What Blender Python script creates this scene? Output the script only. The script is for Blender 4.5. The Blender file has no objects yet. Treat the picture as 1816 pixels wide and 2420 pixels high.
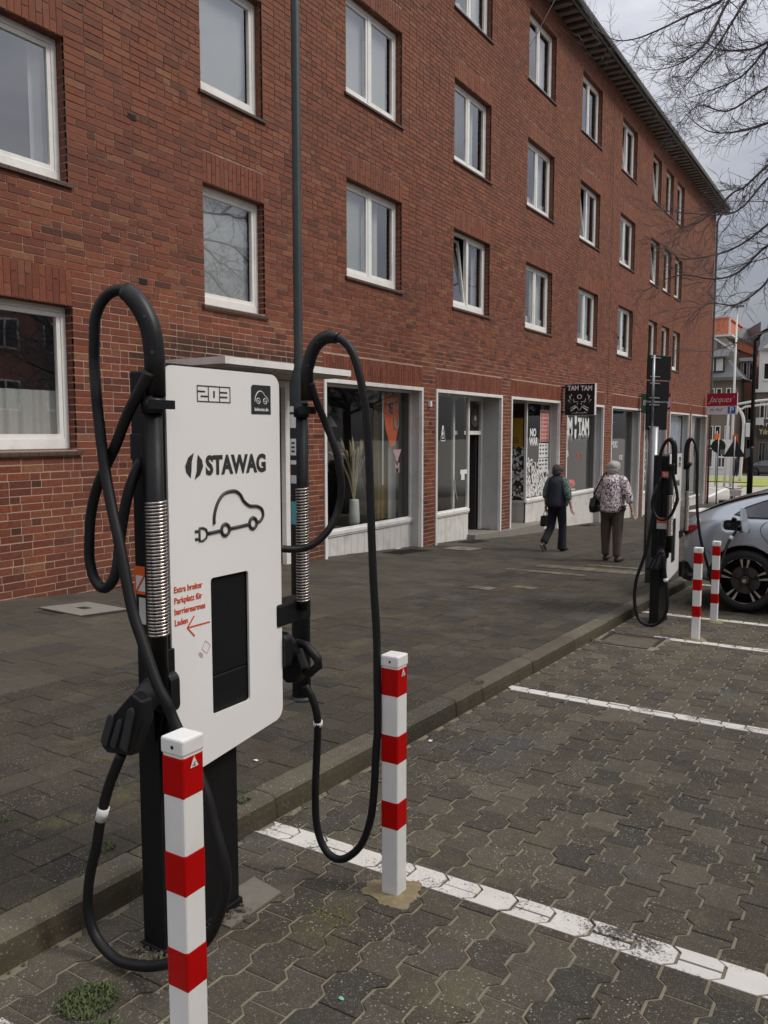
import bpy, bmesh, math, random
import numpy as np
from mathutils import Vector, Matrix, Euler
R = math.radians
random.seed(7)
scene = bpy.context.scene
C = scene.collection

# ------------------------------------------------------------------ camera
cam_d = bpy.data.cameras.new('camera')
cam_d.sensor_fit = 'VERTICAL'; cam_d.sensor_height = 36.0
cam_d.lens = 29.02; cam_d.clip_start = 0.05; cam_d.clip_end = 2000
cam = bpy.data.objects.new('camera', cam_d); C.objects.link(cam)
PITCH, PSI = R(5.4168), R(31.5438)
cam.location = (0, 0, 0)
cam.rotation_euler = (R(90) - PITCH, 0, PSI - R(90))
scene.camera = cam

# ------------------------------------------------------------------ world and sun (overcast)
w = bpy.data.worlds.new('World'); scene.world = w; w.use_nodes = True
nt = w.node_tree; nt.nodes.clear()
def wn(t, **k):
    n = nt.nodes.new(t)
    for a, b in k.items(): setattr(n, a, b)
    return n
SUN_EL, SUN_AZ = R(48), R(-70)      # azimuth measured from +X towards +Y: the light comes from the road side
sky = wn('ShaderNodeTexSky', sky_type='NISHITA', sun_disc=False, sun_elevation=SUN_EL)
sky.sun_rotation = R(90) - SUN_AZ
sky.air_density = 1.0; sky.dust_density = 3.0
tc = wn('ShaderNodeTexCoord')
sep = wn('ShaderNodeSeparateXYZ'); nt.links.new(tc.outputs['Generated'], sep.inputs[0])
mp = wn('ShaderNodeMapping'); mp.inputs['Scale'].default_value = (1.6, 1.6, 5.0)
nt.links.new(tc.outputs['Generated'], mp.inputs[0])
n1 = wn('ShaderNodeTexNoise'); n1.inputs['Scale'].default_value = 1.7; n1.inputs['Detail'].default_value = 7
n1.inputs['Roughness'].default_value = .55; n1.inputs['Distortion'].default_value = .4
nt.links.new(mp.outputs[0], n1.inputs['Vector'])
cr = wn('ShaderNodeValToRGB')
cr.color_ramp.elements[0].position = .34; cr.color_ramp.elements[0].color = (2.8, 2.88, 3.35, 1)
cr.color_ramp.elements[1].position = .66; cr.color_ramp.elements[1].color = (4.6, 4.6, 4.8, 1)
nt.links.new(n1.outputs['Fac'], cr.inputs[0])
# overcast skies are brighter towards the zenith
ma = wn('ShaderNodeMath', operation='MULTIPLY_ADD'); ma.inputs[1].default_value = 3.0; ma.inputs[2].default_value = .30
cl = wn('ShaderNodeMath', operation='MAXIMUM'); cl.inputs[1].default_value = 0
nt.links.new(sep.outputs['Z'], cl.inputs[0]); nt.links.new(cl.outputs[0], ma.inputs[0])
vm = wn('ShaderNodeVectorMath', operation='SCALE')
nt.links.new(cr.outputs[0], vm.inputs[0]); nt.links.new(ma.outputs[0], vm.inputs['Scale'])
mx = wn('ShaderNodeMixRGB'); mx.inputs[0].default_value = .86
nt.links.new(sky.outputs[0], mx.inputs[1]); nt.links.new(vm.outputs[0], mx.inputs[2])
bg = wn('ShaderNodeBackground'); bg.inputs['Strength'].default_value = .10
out = wn('ShaderNodeOutputWorld')
nt.links.new(mx.outputs[0], bg.inputs[0]); nt.links.new(bg.outputs[0], out.inputs[0])

sd = bpy.data.lights.new('sun', 'SUN'); sd.energy = 1.5; sd.angle = R(14); sd.color = (1.0, .95, .875)
so = bpy.data.objects.new('sun', sd); C.objects.link(so)
sdir = Vector((math.cos(SUN_EL)*math.cos(SUN_AZ), math.cos(SUN_EL)*math.sin(SUN_AZ), math.sin(SUN_EL)))
so.rotation_euler = sdir.to_track_quat('Z', 'Y').to_euler(); so.location = (5, -20, 30)
scene.view_settings.view_transform = 'Standard'; scene.view_settings.look = 'None'
scene.view_settings.exposure = 0.36; scene.view_settings.gamma = 1.0
scene.view_settings.use_curve_mapping = False
scene.render.engine = 'CYCLES'
scene.cycles.max_bounces = 6; scene.cycles.transparent_max_bounces = 12

# ------------------------------------------------------------------ ground levels (the street falls away from the camera)
XS = [-60, 10, 21, 28.5, 41, 60, 140, 700]; ZR = [.702, -2.007, -2.47, -2.84, -3.36, -3.75, -4.3, -4.3]
FX = [-60, 0, 4.79, 6.0, 10.2, 13.3, 21.17, 28.5, 40.8, 60, 140]; FZ = [.9, -1.40, -1.62, -1.72, -1.918, -2.09, -2.49, -2.858, -3.27, -3.65, -4.2]
KY = 2.285; FY = 7.33
def zroad(x): return float(np.interp(x, XS, ZR))
def zf(x): return float(np.interp(x, FX, FZ))
def zpav(x, y):
    t = (y-KY)/(FY-KY); return (zroad(x)+.11)*(1-t)+zf(x)*t

# ------------------------------------------------------------------ object helpers
def empty(name, loc=(0, 0, 0), rot=(0, 0, 0)):
    o = bpy.data.objects.new(name, None); C.objects.link(o); o.location = loc; o.rotation_euler = rot
    o.empty_display_size = .2
    return o
def tag(o, label=None, cat=None, group=None, kind=None):
    if label: o['label'] = label
    if cat: o['category'] = cat
    if group: o['group'] = group
    if kind: o['kind'] = kind
    return o
def link(name, me, parent=None, loc=None, rot=None):
    o = bpy.data.objects.new(name, me); C.objects.link(o)
    if parent is not None:
        o.parent = parent
        # coordinates are world coordinates: undo the parent's own placement
        o.matrix_parent_inverse = pmat(parent).inverted()
    if loc is not None: o.location = loc
    if rot is not None: o.rotation_euler = rot
    return o
def lmat(o):
    return Matrix.LocRotScale(o.location, o.rotation_euler, o.scale)
def pmat(o):
    m = lmat(o)
    if o.parent is not None: m = pmat(o.parent) @ o.matrix_parent_inverse @ m
    return m
def copy_tree(o, parent=None):
    c = o.copy(); C.objects.link(c)
    if parent is not None:
        c.parent = parent; c.matrix_parent_inverse = o.matrix_parent_inverse.copy()
    for ch in list(o.children): copy_tree(ch, c)
    return c

class MB:
    """collects faces; build() links them as one mesh object"""
    def __init__(s): s.v = []; s.f = []; s.m = []; s.t = []; s.smooth = []
    def add(s, vs, fs, tint=.5, m=0, sm=False):
        b = len(s.v); s.v += [tuple(x) for x in vs]
        for f in fs:
            s.f.append(tuple(b+i for i in f)); s.m.append(m); s.t.append(tint); s.smooth.append(sm)
        return s
    def box(s, x0, x1, y0, y1, z0, z1, tint=.5, m=0, nob=False):
        vs = [(x0,y0,z0),(x1,y0,z0),(x1,y1,z0),(x0,y1,z0),(x0,y0,z1),(x1,y0,z1),(x1,y1,z1),(x0,y1,z1)]
        fs = [(0,1,5,4),(1,2,6,5),(3,0,4,7),(4,5,6,7),(0,3,2,1)]
        if not nob: fs.append((2,3,7,6))
        return s.add(vs, fs, tint, m)
    def quad(s, a, b, c, d, tint=.5, m=0): return s.add([a,b,c,d], [(0,1,2,3)], tint, m)
    def tube(s, pts, rad, n=8, tint=.5, m=0, cap=True, sm=True):
        pts = [Vector(p) for p in pts]
        if not hasattr(rad, '__len__'): rad = [rad]*len(pts)
        vs = []; fs = []; up = None
        for i, p in enumerate(pts):
            d = (pts[min(i+1, len(pts)-1)]-pts[max(i-1, 0)])
            if d.length < 1e-9: d = Vector((0,0,1))
            d.normalize()
            if up is None:
                up = Vector((0,0,1)) if abs(d.z) < .9 else Vector((1,0,0))
            a = d.cross(up)
            if a.length < 1e-6: a = d.orthogonal()
            a.normalize(); b = a.cross(d).normalized(); up = b
            for k in range(n):
                th = 2*math.pi*k/n
                vs.append(p+(a*math.cos(th)+b*math.sin(th))*rad[i])
        for i in range(len(pts)-1):
            for k in range(n):
                k2 = (k+1) % n
                fs.append((i*n+k, i*n+k2, (i+1)*n+k2, (i+1)*n+k))
        s.add(vs, fs, tint, m, sm)
        if cap:
            b0 = len(s.v)-len(vs)
            s.f.append(tuple(b0+k for k in reversed(range(n)))); s.m.append(m); s.t.append(tint); s.smooth.append(False)
            e = b0+(len(pts)-1)*n
            s.f.append(tuple(e+k for k in range(n))); s.m.append(m); s.t.append(tint); s.smooth.append(False)
        return s
    def cyl(s, x, y, z0, z1, r, r1=None, n=16, tint=.5, m=0):
        return s.tube([(x,y,z0),(x,y,z1)], [r, r if r1 is None else r1], n, tint, m)
    def prism(s, poly, axis, a0, a1, tint=.5, m=0):
        """poly: 2d points; axis 'x': (y,z) extruded in x; 'y': (x,z); 'z': (x,y)"""
        def P(p, a): return (a, p[0], p[1]) if axis == 'x' else ((p[0], a, p[1]) if axis == 'y' else (p[0], p[1], a))
        n = len(poly)
        vs = [P(p, a0) for p in poly]+[P(p, a1) for p in poly]
        fs = [tuple(range(n)), tuple(reversed(range(n, 2*n)))]
        fs += [(i, (i+1) % n, n+(i+1) % n, n+i) for i in range(n)]
        return s.add(vs, fs, tint, m)
    def mesh(s, name, mats, fix=True):
        me = bpy.data.meshes.new(name); me.from_pydata(s.v, [], s.f)
        for mm in (mats if isinstance(mats, (list, tuple)) else [mats]): me.materials.append(mm)
        me.polygons.foreach_set('material_index', s.m)
        me.polygons.foreach_set('use_smooth', s.smooth)
        at = me.attributes.new('tint', 'FLOAT', 'FACE'); at.data.foreach_set('value', s.t)
        if fix:
            bm = bmesh.new(); bm.from_mesh(me); bmesh.ops.recalc_face_normals(bm, faces=bm.faces); bm.to_mesh(me); bm.free()
        me.update(); return me
    def build(s, name, mats, parent=None, fix=True, bevel=0):
        o = link(name, s.mesh(name, mats, fix), parent)
        if bevel:
            b = o.modifiers.new('bevel', 'BEVEL'); b.width = bevel; b.segments = 2; b.limit_method = 'ANGLE'
        return o

def smooth_path(pts, k=4):
    """Catmull-Rom through the points"""
    P = [Vector(p) for p in pts]; out = []
    for i in range(len(P)-1):
        p0 = P[max(i-1,0)]; p1 = P[i]; p2 = P[i+1]; p3 = P[min(i+2, len(P)-1)]
        for j in range(k):
            t = j/k
            out.append(.5*((2*p1)+(-p0+p2)*t+(2*p0-5*p1+4*p2-p3)*t*t+(-p0+3*p1-3*p2+p3)*t**3))
    out.append(P[-1]); return out
def rrect(x0, x1, z0, z1, r, n=5):
    pts = []
    for cx, cz, a in ((x1-r, z1-r, 0), (x0+r, z1-r, 90), (x0+r, z0+r, 180), (x1-r, z0+r, 270)):
        for k in range(n+1):
            t = R(a+90*k/n); pts.append((cx+r*math.cos(t), cz+r*math.sin(t)))
    return pts
def text(name, s, size, loc, rot, mat, parent, ax='LEFT', bold=0, shear=0, ext=.0006, sx=1):
    cu = bpy.data.curves.new(name, 'FONT'); cu.body = s; cu.size = size; cu.align_x = ax; cu.align_y = 'CENTER'
    cu.extrude = ext; cu.offset = bold; cu.shear = shear; cu.resolution_u = 3
    o = bpy.data.objects.new(name, cu); C.objects.link(o)
    dg = bpy.context.evaluated_depsgraph_get()
    me = bpy.data.meshes.new_from_object(o.evaluated_get(dg)); bpy.data.objects.remove(o)
    me.materials.clear(); me.materials.append(mat)
    M = Matrix.LocRotScale(Vector(loc), Euler(rot), Vector((sx,1,1)))
    me.transform(M)
    return link(name, me, parent)
TO_ROAD = (R(90), 0, 0)            # lettering that faces the road (-Y)
TO_CAM = (R(90), 0, R(-90))        # lettering that faces up the street (-X)

# ------------------------------------------------------------------ materials
class NT:
    def __init__(s, name):
        s.m = bpy.data.materials.new(name); s.m.use_nodes = True; s.t = s.m.node_tree
        s.p = s.t.nodes['Principled BSDF']; s.out = s.t.nodes['Material Output']
    def n(s, t, **k):
        x = s.t.nodes.new(t)
        for a, b in k.items():
            if a.startswith('i_'): x.inputs[a[2:].replace('_', ' ')].default_value = b
            else: setattr(x, a, b)
        return x
    def l(s, a, b): s.t.links.new(a, b)
    def pos(s): return s.n('ShaderNodeNewGeometry').outputs['Position']
    def noise(s, scale, detail=4, rough=.6, vec=None, dist=0):
        x = s.n('ShaderNodeTexNoise'); x.inputs['Scale'].default_value = scale; x.inputs['Detail'].default_value = detail
        x.inputs['Roughness'].default_value = rough; x.inputs['Distortion'].default_value = dist
        s.l(vec if vec is not None else s.pos(), x.inputs['Vector']); return x.outputs['Fac']
    def ramp(s, fac, stops, interp='LINEAR'):
        x = s.n('ShaderNodeValToRGB'); r = x.color_ramp; r.interpolation = interp
        while len(r.elements) < len(stops): r.elements.new(.5)
        for e, (p, c) in zip(r.elements, stops):
            e.position = p; e.color = c if len(c) == 4 else (*c, 1)
        s.l(fac, x.inputs[0]); return x.outputs[0]
    def val(s, fac, a, b, lo=0., hi=1.):
        x = s.n('ShaderNodeMapRange'); x.inputs['From Min'].default_value = a; x.inputs['From Max'].default_value = b
        x.inputs['To Min'].default_value = lo; x.inputs['To Max'].default_value = hi
        s.l(fac, x.inputs['Value']); return x.outputs[0]
    def mix(s, fac, a, b, mode='MIX'):
        x = s.n('ShaderNodeMixRGB', blend_type=mode)
        for i, q in ((0, fac), (1, a), (2, b)):
            if isinstance(q, (int, float)): x.inputs[i].default_value = q
            elif isinstance(q, tuple): x.inputs[i].default_value = q if len(q) == 4 else (*q, 1)
            else: s.l(q, x.inputs[i])
        return x.outputs[0]
    def math(s, op, a, b=0.):
        x = s.n('ShaderNodeMath', operation=op)
        for i, q in ((0, a), (1, b)):
            if isinstance(q, (int, float)): x.inputs[i].default_value = q
            else: s.l(q, x.inputs[i])
        return x.outputs[0]
    def tint(s): return s.n('ShaderNodeAttribute', attribute_name='tint').outputs['Fac']
    def sep(s, v):
        x = s.n('ShaderNodeSeparateXYZ'); s.l(v, x.inputs[0]); return x.outputs
    def bump(s, h, strength=.3, dist=.01):
        x = s.n('ShaderNodeBump'); x.inputs['Strength'].default_value = strength; x.inputs['Distance'].default_value = dist
        s.l(h, x.inputs['Height']); s.l(x.outputs[0], s.p.inputs['Normal'])
    def col(s, c):
        if isinstance(c, tuple): s.p.inputs['Base Color'].default_value = (*c, 1)
        else: s.l(c, s.p.inputs['Base Color'])
    def done(s, rough=.6, metal=0., spec=.5, coat=0.):
        if isinstance(rough, (int, float)): s.p.inputs['Roughness'].default_value = rough
        else: s.l(rough, s.p.inputs['Roughness'])
        s.p.inputs['Metallic'].default_value = metal; s.p.inputs['Specular IOR Level'].default_value = spec
        s.p.inputs['Coat Weight'].default_value = coat; s.p.inputs['Coat Roughness'].default_value = .05
        return s.m
def plain(name, c, rough=.5, metal=0., var=.12, scale=6., bump=0., bscale=60., spec=.5, coat=0., dirt=0.):
    t = NT(name); nz = t.noise(scale, 5)
    base = t.mix(nz, tuple(x*(1-var) for x in c), tuple(min(1, x*(1+var)) for x in c))
    if dirt:
        d = t.val(t.noise(3.1, 8, .7), .48, .72); base = t.mix(t.math('MULTIPLY', d, dirt), base, (.10, .085, .065))
    t.col(base)
    if bump: t.bump(t.noise(bscale, 4), bump, .004)
    r = t.val(t.noise(scale*2.3, 4), .2, .8, max(.02, rough-.08), min(1, rough+.1))
    return t.done(r, metal, spec, coat)

M = {}
def brick_mat(name, dark=1., sat=0.):
    t = NT(name); pos = t.pos(); ti = t.tint()
    c = t.ramp(ti, [(0, (.085,.036,.027)), (.08, (.135,.049,.033)), (.24, (.172,.054,.034)), (.55, (.212,.065,.037)), (.82, (.250,.082,.044)), (.94, (.21,.086,.052)), (1, (.27,.120,.064))])
    c = t.mix(.85, c, t.ramp(t.noise(24, 7, .75, pos), [(.28, (.50,.48,.48)), (.72, (1.40,1.34,1.28))]), 'MULTIPLY')
    c = t.mix(t.val(t.noise(130, 3, .7, pos), .62, .74, 0, .5), c, (.36,.24,.18))
    z = t.sep(pos)['Z']
    # paler brick high on the wall, darker at the foot, sooty above the canopy
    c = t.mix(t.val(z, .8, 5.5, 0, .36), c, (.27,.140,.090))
    big = t.noise(.55, 5, .6, pos)
    c = t.mix(t.val(big, .42, .7, 0, .35), c, (.13,.055,.045))
    c = t.mix(t.val(t.noise(2.2, 6, .75, pos), .60, .78, 0, .38), c, (.36,.25,.19))
    vs_ = t.n('ShaderNodeVectorMath', operation='MULTIPLY'); t.l(pos, vs_.inputs[0]); vs_.inputs[1].default_value = (3.2, 3.2, .22)
    c = t.mix(t.val(t.noise(1., 5, .65, vs_.outputs[0]), .55, .75, 0, .45), c, (.10,.046,.034))
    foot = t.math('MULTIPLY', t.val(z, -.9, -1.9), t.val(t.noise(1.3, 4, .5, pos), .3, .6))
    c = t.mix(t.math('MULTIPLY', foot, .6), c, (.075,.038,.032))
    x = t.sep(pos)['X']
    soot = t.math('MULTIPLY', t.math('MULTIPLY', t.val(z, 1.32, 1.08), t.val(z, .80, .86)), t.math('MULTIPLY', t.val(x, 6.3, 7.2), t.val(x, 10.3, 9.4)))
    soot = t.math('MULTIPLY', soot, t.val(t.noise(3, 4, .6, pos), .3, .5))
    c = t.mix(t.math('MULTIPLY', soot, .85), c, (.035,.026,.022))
    t.col(c); t.bump(t.noise(55, 6, .8, pos), .85, .009)
    return t.done(.85, spec=.2)
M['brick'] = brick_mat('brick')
t = NT('mortar'); pos = t.pos(); c = t.mix(t.noise(9, 6, .7, pos), (.30,.205,.15), (.54,.40,.30))
z = t.sep(pos)['Z']; c = t.mix(t.math('MULTIPLY', t.val(z, 1.8, 4.6, 0, .88), t.val(t.noise(9, 5, .7, pos), .44, .52, .25, 1)), c, (.10,.055,.045))  # upper mortar darkened: shade in the joints put into the colour
t.col(c); t.bump(t.noise(120, 4, .7, pos), .5, .004); M['mortar'] = t.done(.95, spec=.1)

def stone_mat(name, lo, hi, speck=.5, moss=.25, spscale=170, sc=.42):
    t = NT(name); pos = t.pos(); ti = t.tint()
    c = t.ramp(ti, [(0, tuple(q*.86 for q in (lo[0]*.93, lo[1], lo[2]*1.15))), (.25, lo), (.5, tuple((p+q)/2 for p, q in zip(lo, hi))), (.75, (hi[0]*.93, hi[1]*.95, hi[2]*.95)), (.9, hi), (1, tuple(q*1.12 for q in hi))])
    c = t.mix(.6, c, t.ramp(t.noise(12, 7, .75, pos), [(.25, (.6,.6,.6)), (.75, (1.35,1.3,1.25))]), 'MULTIPLY')
    c = t.mix(t.val(t.noise(1.1, 4, .6, pos), .4, .75, 0, .5), c, tuple(q*.55 for q in lo))
    c = t.mix(t.val(t.noise(2.7, 5, .65, pos), .56, .74, 0, moss), c, (.13,.12,.055))
    c = t.mix(t.val(t.noise(1.9, 3, .5, pos), .60, .80, 0, .5), c, (.085,.09,.105))
    vo = t.n('ShaderNodeTexVoronoi', feature='F1'); vo.inputs['Scale'].default_value = spscale; t.l(pos, vo.inputs['Vector'])
    # exposed pale aggregate: only some of the cells carry a grain
    sp = t.math('MULTIPLY', t.val(vo.outputs['Distance'], sc, sc-.12), t.val(t.sep(vo.outputs['Color'])['X'], .80, .84))
    sp = t.math('MULTIPLY', sp, t.val(t.noise(5, 3, .6, pos), .42, .62, .15, 1))
    v2 = t.n('ShaderNodeTexVoronoi', feature='F1'); v2.inputs['Scale'].default_value = spscale*2.4; t.l(pos, v2.inputs['Vector'])
    s2 = t.math('MULTIPLY', t.val(v2.outputs['Distance'], sc, sc-.15), t.val(t.sep(v2.outputs['Color'])['Y'], .72, .76, 0, .55)); sp = t.math('MAXIMUM', sp, s2)
    c = t.mix(t.math('MULTIPLY', sp, speck), c, (.50,.46,.38))
    t.col(c); t.bump(t.noise(95, 5, .8, pos), .6, .005)
    return t.done(.88, spec=.2)
M['paver'] = stone_mat('paver_concrete', (.069,.060,.0435), (.099,.087,.065), .65, .45, 110, .42)
M['slab'] = stone_mat('slab_concrete', (.052,.0445,.0330), (.066,.0570,.0425), .55, .55, 120, .38)
M['slab_light'] = stone_mat('slab_light_concrete', (.072,.062,.048), (.086,.075,.058), .35, .2, 140, .36)
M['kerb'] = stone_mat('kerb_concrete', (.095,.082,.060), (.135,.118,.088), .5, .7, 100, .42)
M['kerbface'] = stone_mat('kerb_face_dark', (.062,.051,.033), (.088,.073,.048), .25, .6, 100, .42)  # kerb faces carry a darker tone than the tops
M['sandjoint'] = plain('sand_joint', (.20,.17,.115), .95, var=.45, scale=14, bump=.5, bscale=160)
M['darkjoint'] = plain('dirt_joint', (.034,.029,.020), .95, var=.4, scale=9, bump=.5, bscale=120)
t = NT('asphalt'); pos = t.pos(); c = t.mix(t.noise(30, 6, .8, pos), (.045,.043,.040), (.085,.082,.076))
c = t.mix(t.val(t.sep(pos)['X'], 40, 52), c, t.mix(t.noise(.8, 5, .6, pos), (.31,.285,.24), (.40,.37,.315)))  # paler past the junction: the sunlit far street put into the colour
t.col(c); t.bump(t.noise(150, 4, .8, pos), .5, .004); M['asphalt'] = t.done(.9, spec=.2)
def paint_mat(name, wear):
    t = NT(name); pos = t.pos()
    n_ = t.math('ADD', t.math('MULTIPLY', t.noise(85, 6, .8, pos), .55), t.math('MULTIPLY', t.noise(3.2, 3, .6, pos), .45))
    f = t.val(n_, wear, wear+.05)
    c = t.mix(f, t.mix(t.noise(6, 4, .6, pos), (.50,.47,.42), (.72,.69,.63)), (.075,.066,.054))
    t.col(c); t.bump(t.noise(110, 4, .7, pos), .3, .003); return t.done(.8, spec=.25)
M['paint'] = paint_mat('line_paint', .535)
M['whiteplate'] = plain('white_powder_coat', (.80,.79,.765), .34, var=.035, scale=2.5, coat=.3)
M['blackmetal'] = plain('black_powder_coat', (.0060,.0062,.0068), .5, var=.25, scale=12, bump=.15, bscale=300, spec=.28)
M['blackplastic'] = plain('black_plastic', (.0070,.0070,.0078), .42, var=.25, scale=20, bump=.12, bscale=240, spec=.35)
M['rubber'] = plain('cable_rubber', (.0080,.0078,.0086), .5, var=.3, scale=9, bump=.1, bscale=180, spec=.32)
M['greyplastic'] = plain('grey_plastic', (.026,.027,.030), .45, var=.15, scale=15)
M['steel'] = plain('spring_steel', (.55,.50,.46), .28, 1.0, var=.15, scale=30)
M['screen'] = plain('screen_glass', (.004,.005,.012), .06, var=.2, scale=3, spec=.6)
M['ink'] = plain('dark_print', (.030,.030,.030), .5, var=.1)
M['redink'] = plain('orange_red_print', (.62,.075,.025), .5, var=.1)
M['pinkink'] = plain('magenta_print', (.42,.16,.22), .5, var=.1)
M['white'] = plain('white_paint', (.72,.71,.68), .45, var=.05, scale=5, dirt=.15)
M['red'] = plain('red_reflective_film', (.40,.0012,.0012), .45, var=.08, scale=5, spec=.15)
M['frame'] = plain('white_pvc_frame', (.80,.785,.74), .4, var=.05, scale=3, dirt=.2)
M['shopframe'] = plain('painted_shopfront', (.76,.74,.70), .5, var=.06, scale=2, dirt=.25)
M['board'] = plain('painted_boards', (.66,.64,.595), .6, var=.10, scale=5, dirt=.35, bump=.2, bscale=40)
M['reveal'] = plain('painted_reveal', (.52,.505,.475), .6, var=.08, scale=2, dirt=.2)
M['silltile'] = plain('brown_sill_tile', (.075,.045,.035), .55, var=.3, scale=12, bump=.3)
M['wood_dark'] = plain('dark_eaves_wood', (.040,.034,.032), .75, var=.35, scale=9)
M['eavesboard'] = plain('grey_eaves_board', (.20,.17,.165), .8, var=.25, scale=6)
M['rooftile'] = plain('roof_tile', (.045,.040,.042), .8, var=.3, scale=9, bump=.4)
M['zinc'] = plain('zinc', (.24,.25,.25), .4, .7, var=.2, scale=8)
M['greenpost'] = plain('green_post_paint', (.009,.016,.016), .5, var=.3, scale=8, bump=.25, bscale=70, dirt=.25)
M['canopy'] = plain('canopy_concrete', (.43,.40,.35), .8, var=.12, scale=4, dirt=.7)
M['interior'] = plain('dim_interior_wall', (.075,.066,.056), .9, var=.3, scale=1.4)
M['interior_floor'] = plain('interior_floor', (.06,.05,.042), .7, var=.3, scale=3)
M['curtain'] = plain('net_curtain', (.52,.52,.51), .9, var=.08, scale=18)
M['curtain_dark'] = plain('dark_curtain', (.022,.018,.026), .9, var=.2, scale=14)
M['blind'] = plain('grey_blind', (.33,.34,.34), .8, var=.05, scale=4)
M['grate'] = plain('cast_iron', (.040,.033,.028), .7, .3, var=.4, scale=22, bump=.4)
M['cover'] = plain('cover_concrete', (.21,.195,.165), .85, var=.15, scale=9, bump=.35, bscale=120)
M['mat'] = plain('coconut_mat', (.040,.030,.022), .95, var=.4, scale=60, bump=.8, bscale=260)
M['bark'] = plain('bark', (.060,.052,.048), .9, var=.35, scale=22, bump=.5)
M['twig'] = plain('twig', (.125,.112,.115), .85, var=.25, scale=14)
M['grass'] = plain('lawn', (.27,.30,.06), .9, var=.4, scale=1.5, bump=.6, bscale=30)
M['leaf'] = plain('weed_leaf', (.050,.085,.022), .7, var=.5, scale=30)
M['skin'] = plain('skin', (.50,.29,.215), .55, var=.08, scale=30)
M['orange'] = plain('orange_signal', (.80,.13,.02), .5, var=.08)
def glass(name, ior=1.9, tintc=(.80,.84,.83), rough=.015, wav=.0):
    t = NT(name); t.t.nodes.remove(t.p)
    fr0 = t.n('ShaderNodeFresnel'); fr0.inputs['IOR'].default_value = ior; fr = fr0
    bf = t.n('ShaderNodeNewGeometry').outputs['Backfacing']
    gl = t.n('ShaderNodeBsdfGlossy'); gl.inputs['Roughness'].default_value = rough; gl.inputs['Color'].default_value = (.95,.97,1,1)
    tr = t.n('ShaderNodeBsdfTransparent'); tr.inputs['Color'].default_value = (*tintc, 1)
    ms = t.n('ShaderNodeMixShader'); t.l(t.math('MULTIPLY', fr.outputs[0], t.math('SUBTRACT', 1., bf)), ms.inputs[0]); t.l(tr.outputs[0], ms.inputs[1]); t.l(gl.outputs[0], ms.inputs[2])
    if wav:
        b = t.n('ShaderNodeBump'); b.inputs['Strength'].default_value = wav; b.inputs['Distance'].default_value = .02
        t.l(t.noise(1.6, 1, .5), b.inputs['Height']); t.l(b.outputs[0], gl.inputs['Normal']); t.l(b.outputs[0], fr.inputs['Normal'])
    t.l(ms.outputs[0], t.out.inputs['Surface']); return t.m
M['glass'] = glass('window_glass', 3.0, (.95,.96,.95), wav=.06)
M['shopglass'] = glass('shop_glass', 1.75, (.93,.95,.94), wav=.04)
# ================================================================== the ground
def strip(name, x0, x1, y0, y1, zfun, mat, dz=0, step=1.5, parent=None, kind='structure', ys=None):
    xs = sorted(set([x0, x1]+[x for x in XS+FX if x0 < x < x1]+[x0+step*i for i in range(int((x1-x0)/step)+1)]))
    ys = ys or [y0, y1]
    b = MB()
    for i in range(len(xs)-1):
        for j in range(len(ys)-1):
            xa, xb, ya, yb = xs[i], xs[i+1], ys[j], ys[j+1]
            b.quad((xa,ya,zfun(xa,ya)+dz),(xb,ya,zfun(xb,ya)+dz),(xb,yb,zfun(xb,yb)+dz),(xa,yb,zfun(xa,yb)+dz))
    o = b.build(name, mat, parent); tag(o, kind=kind); return o
strip('ground', -60, 700, -250, 300, lambda x, y: zroad(x)-.05, M['asphalt'], step=10)
road = strip('road', -20, 140, -30, -3.9, lambda x, y: zroad(x), M['asphalt'], dz=-.004, step=4)
junction = strip('junction_road', 41.6, 140, -3.9, 60, lambda x, y: zroad(x), M['asphalt'], dz=-.008, step=4)
bay = strip('parking_area', -6, 41.6, -3.9, KY, lambda x, y: zroad(x), M['sandjoint'], dz=-.0045, step=2)
pave = strip('pavement', -6, 42.2, KY+.12, FY+2.2, lambda x, y: zpav(x, min(y, FY)), M['darkjoint'], dz=-.0065, step=1.5, ys=[KY+.12, 4.6, FY, FY+2.2])

ta = math.atan(.0387)
def frame_at(x, y, zf_):
    """matrix that lays a flat piece on the sloping ground"""
    e = .2
    dx = (zf_(x+e, y)-zf_(x-e, y))/(2*e); dy = (zf_(x, y+e)-zf_(x, y-e))/(2*e)
    n = Vector((-dx, -dy, 1)).normalized()
    q = Vector((0,0,1)).rotation_difference(n)
    return Vector((x, y, zf_(x, y))), q

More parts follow.
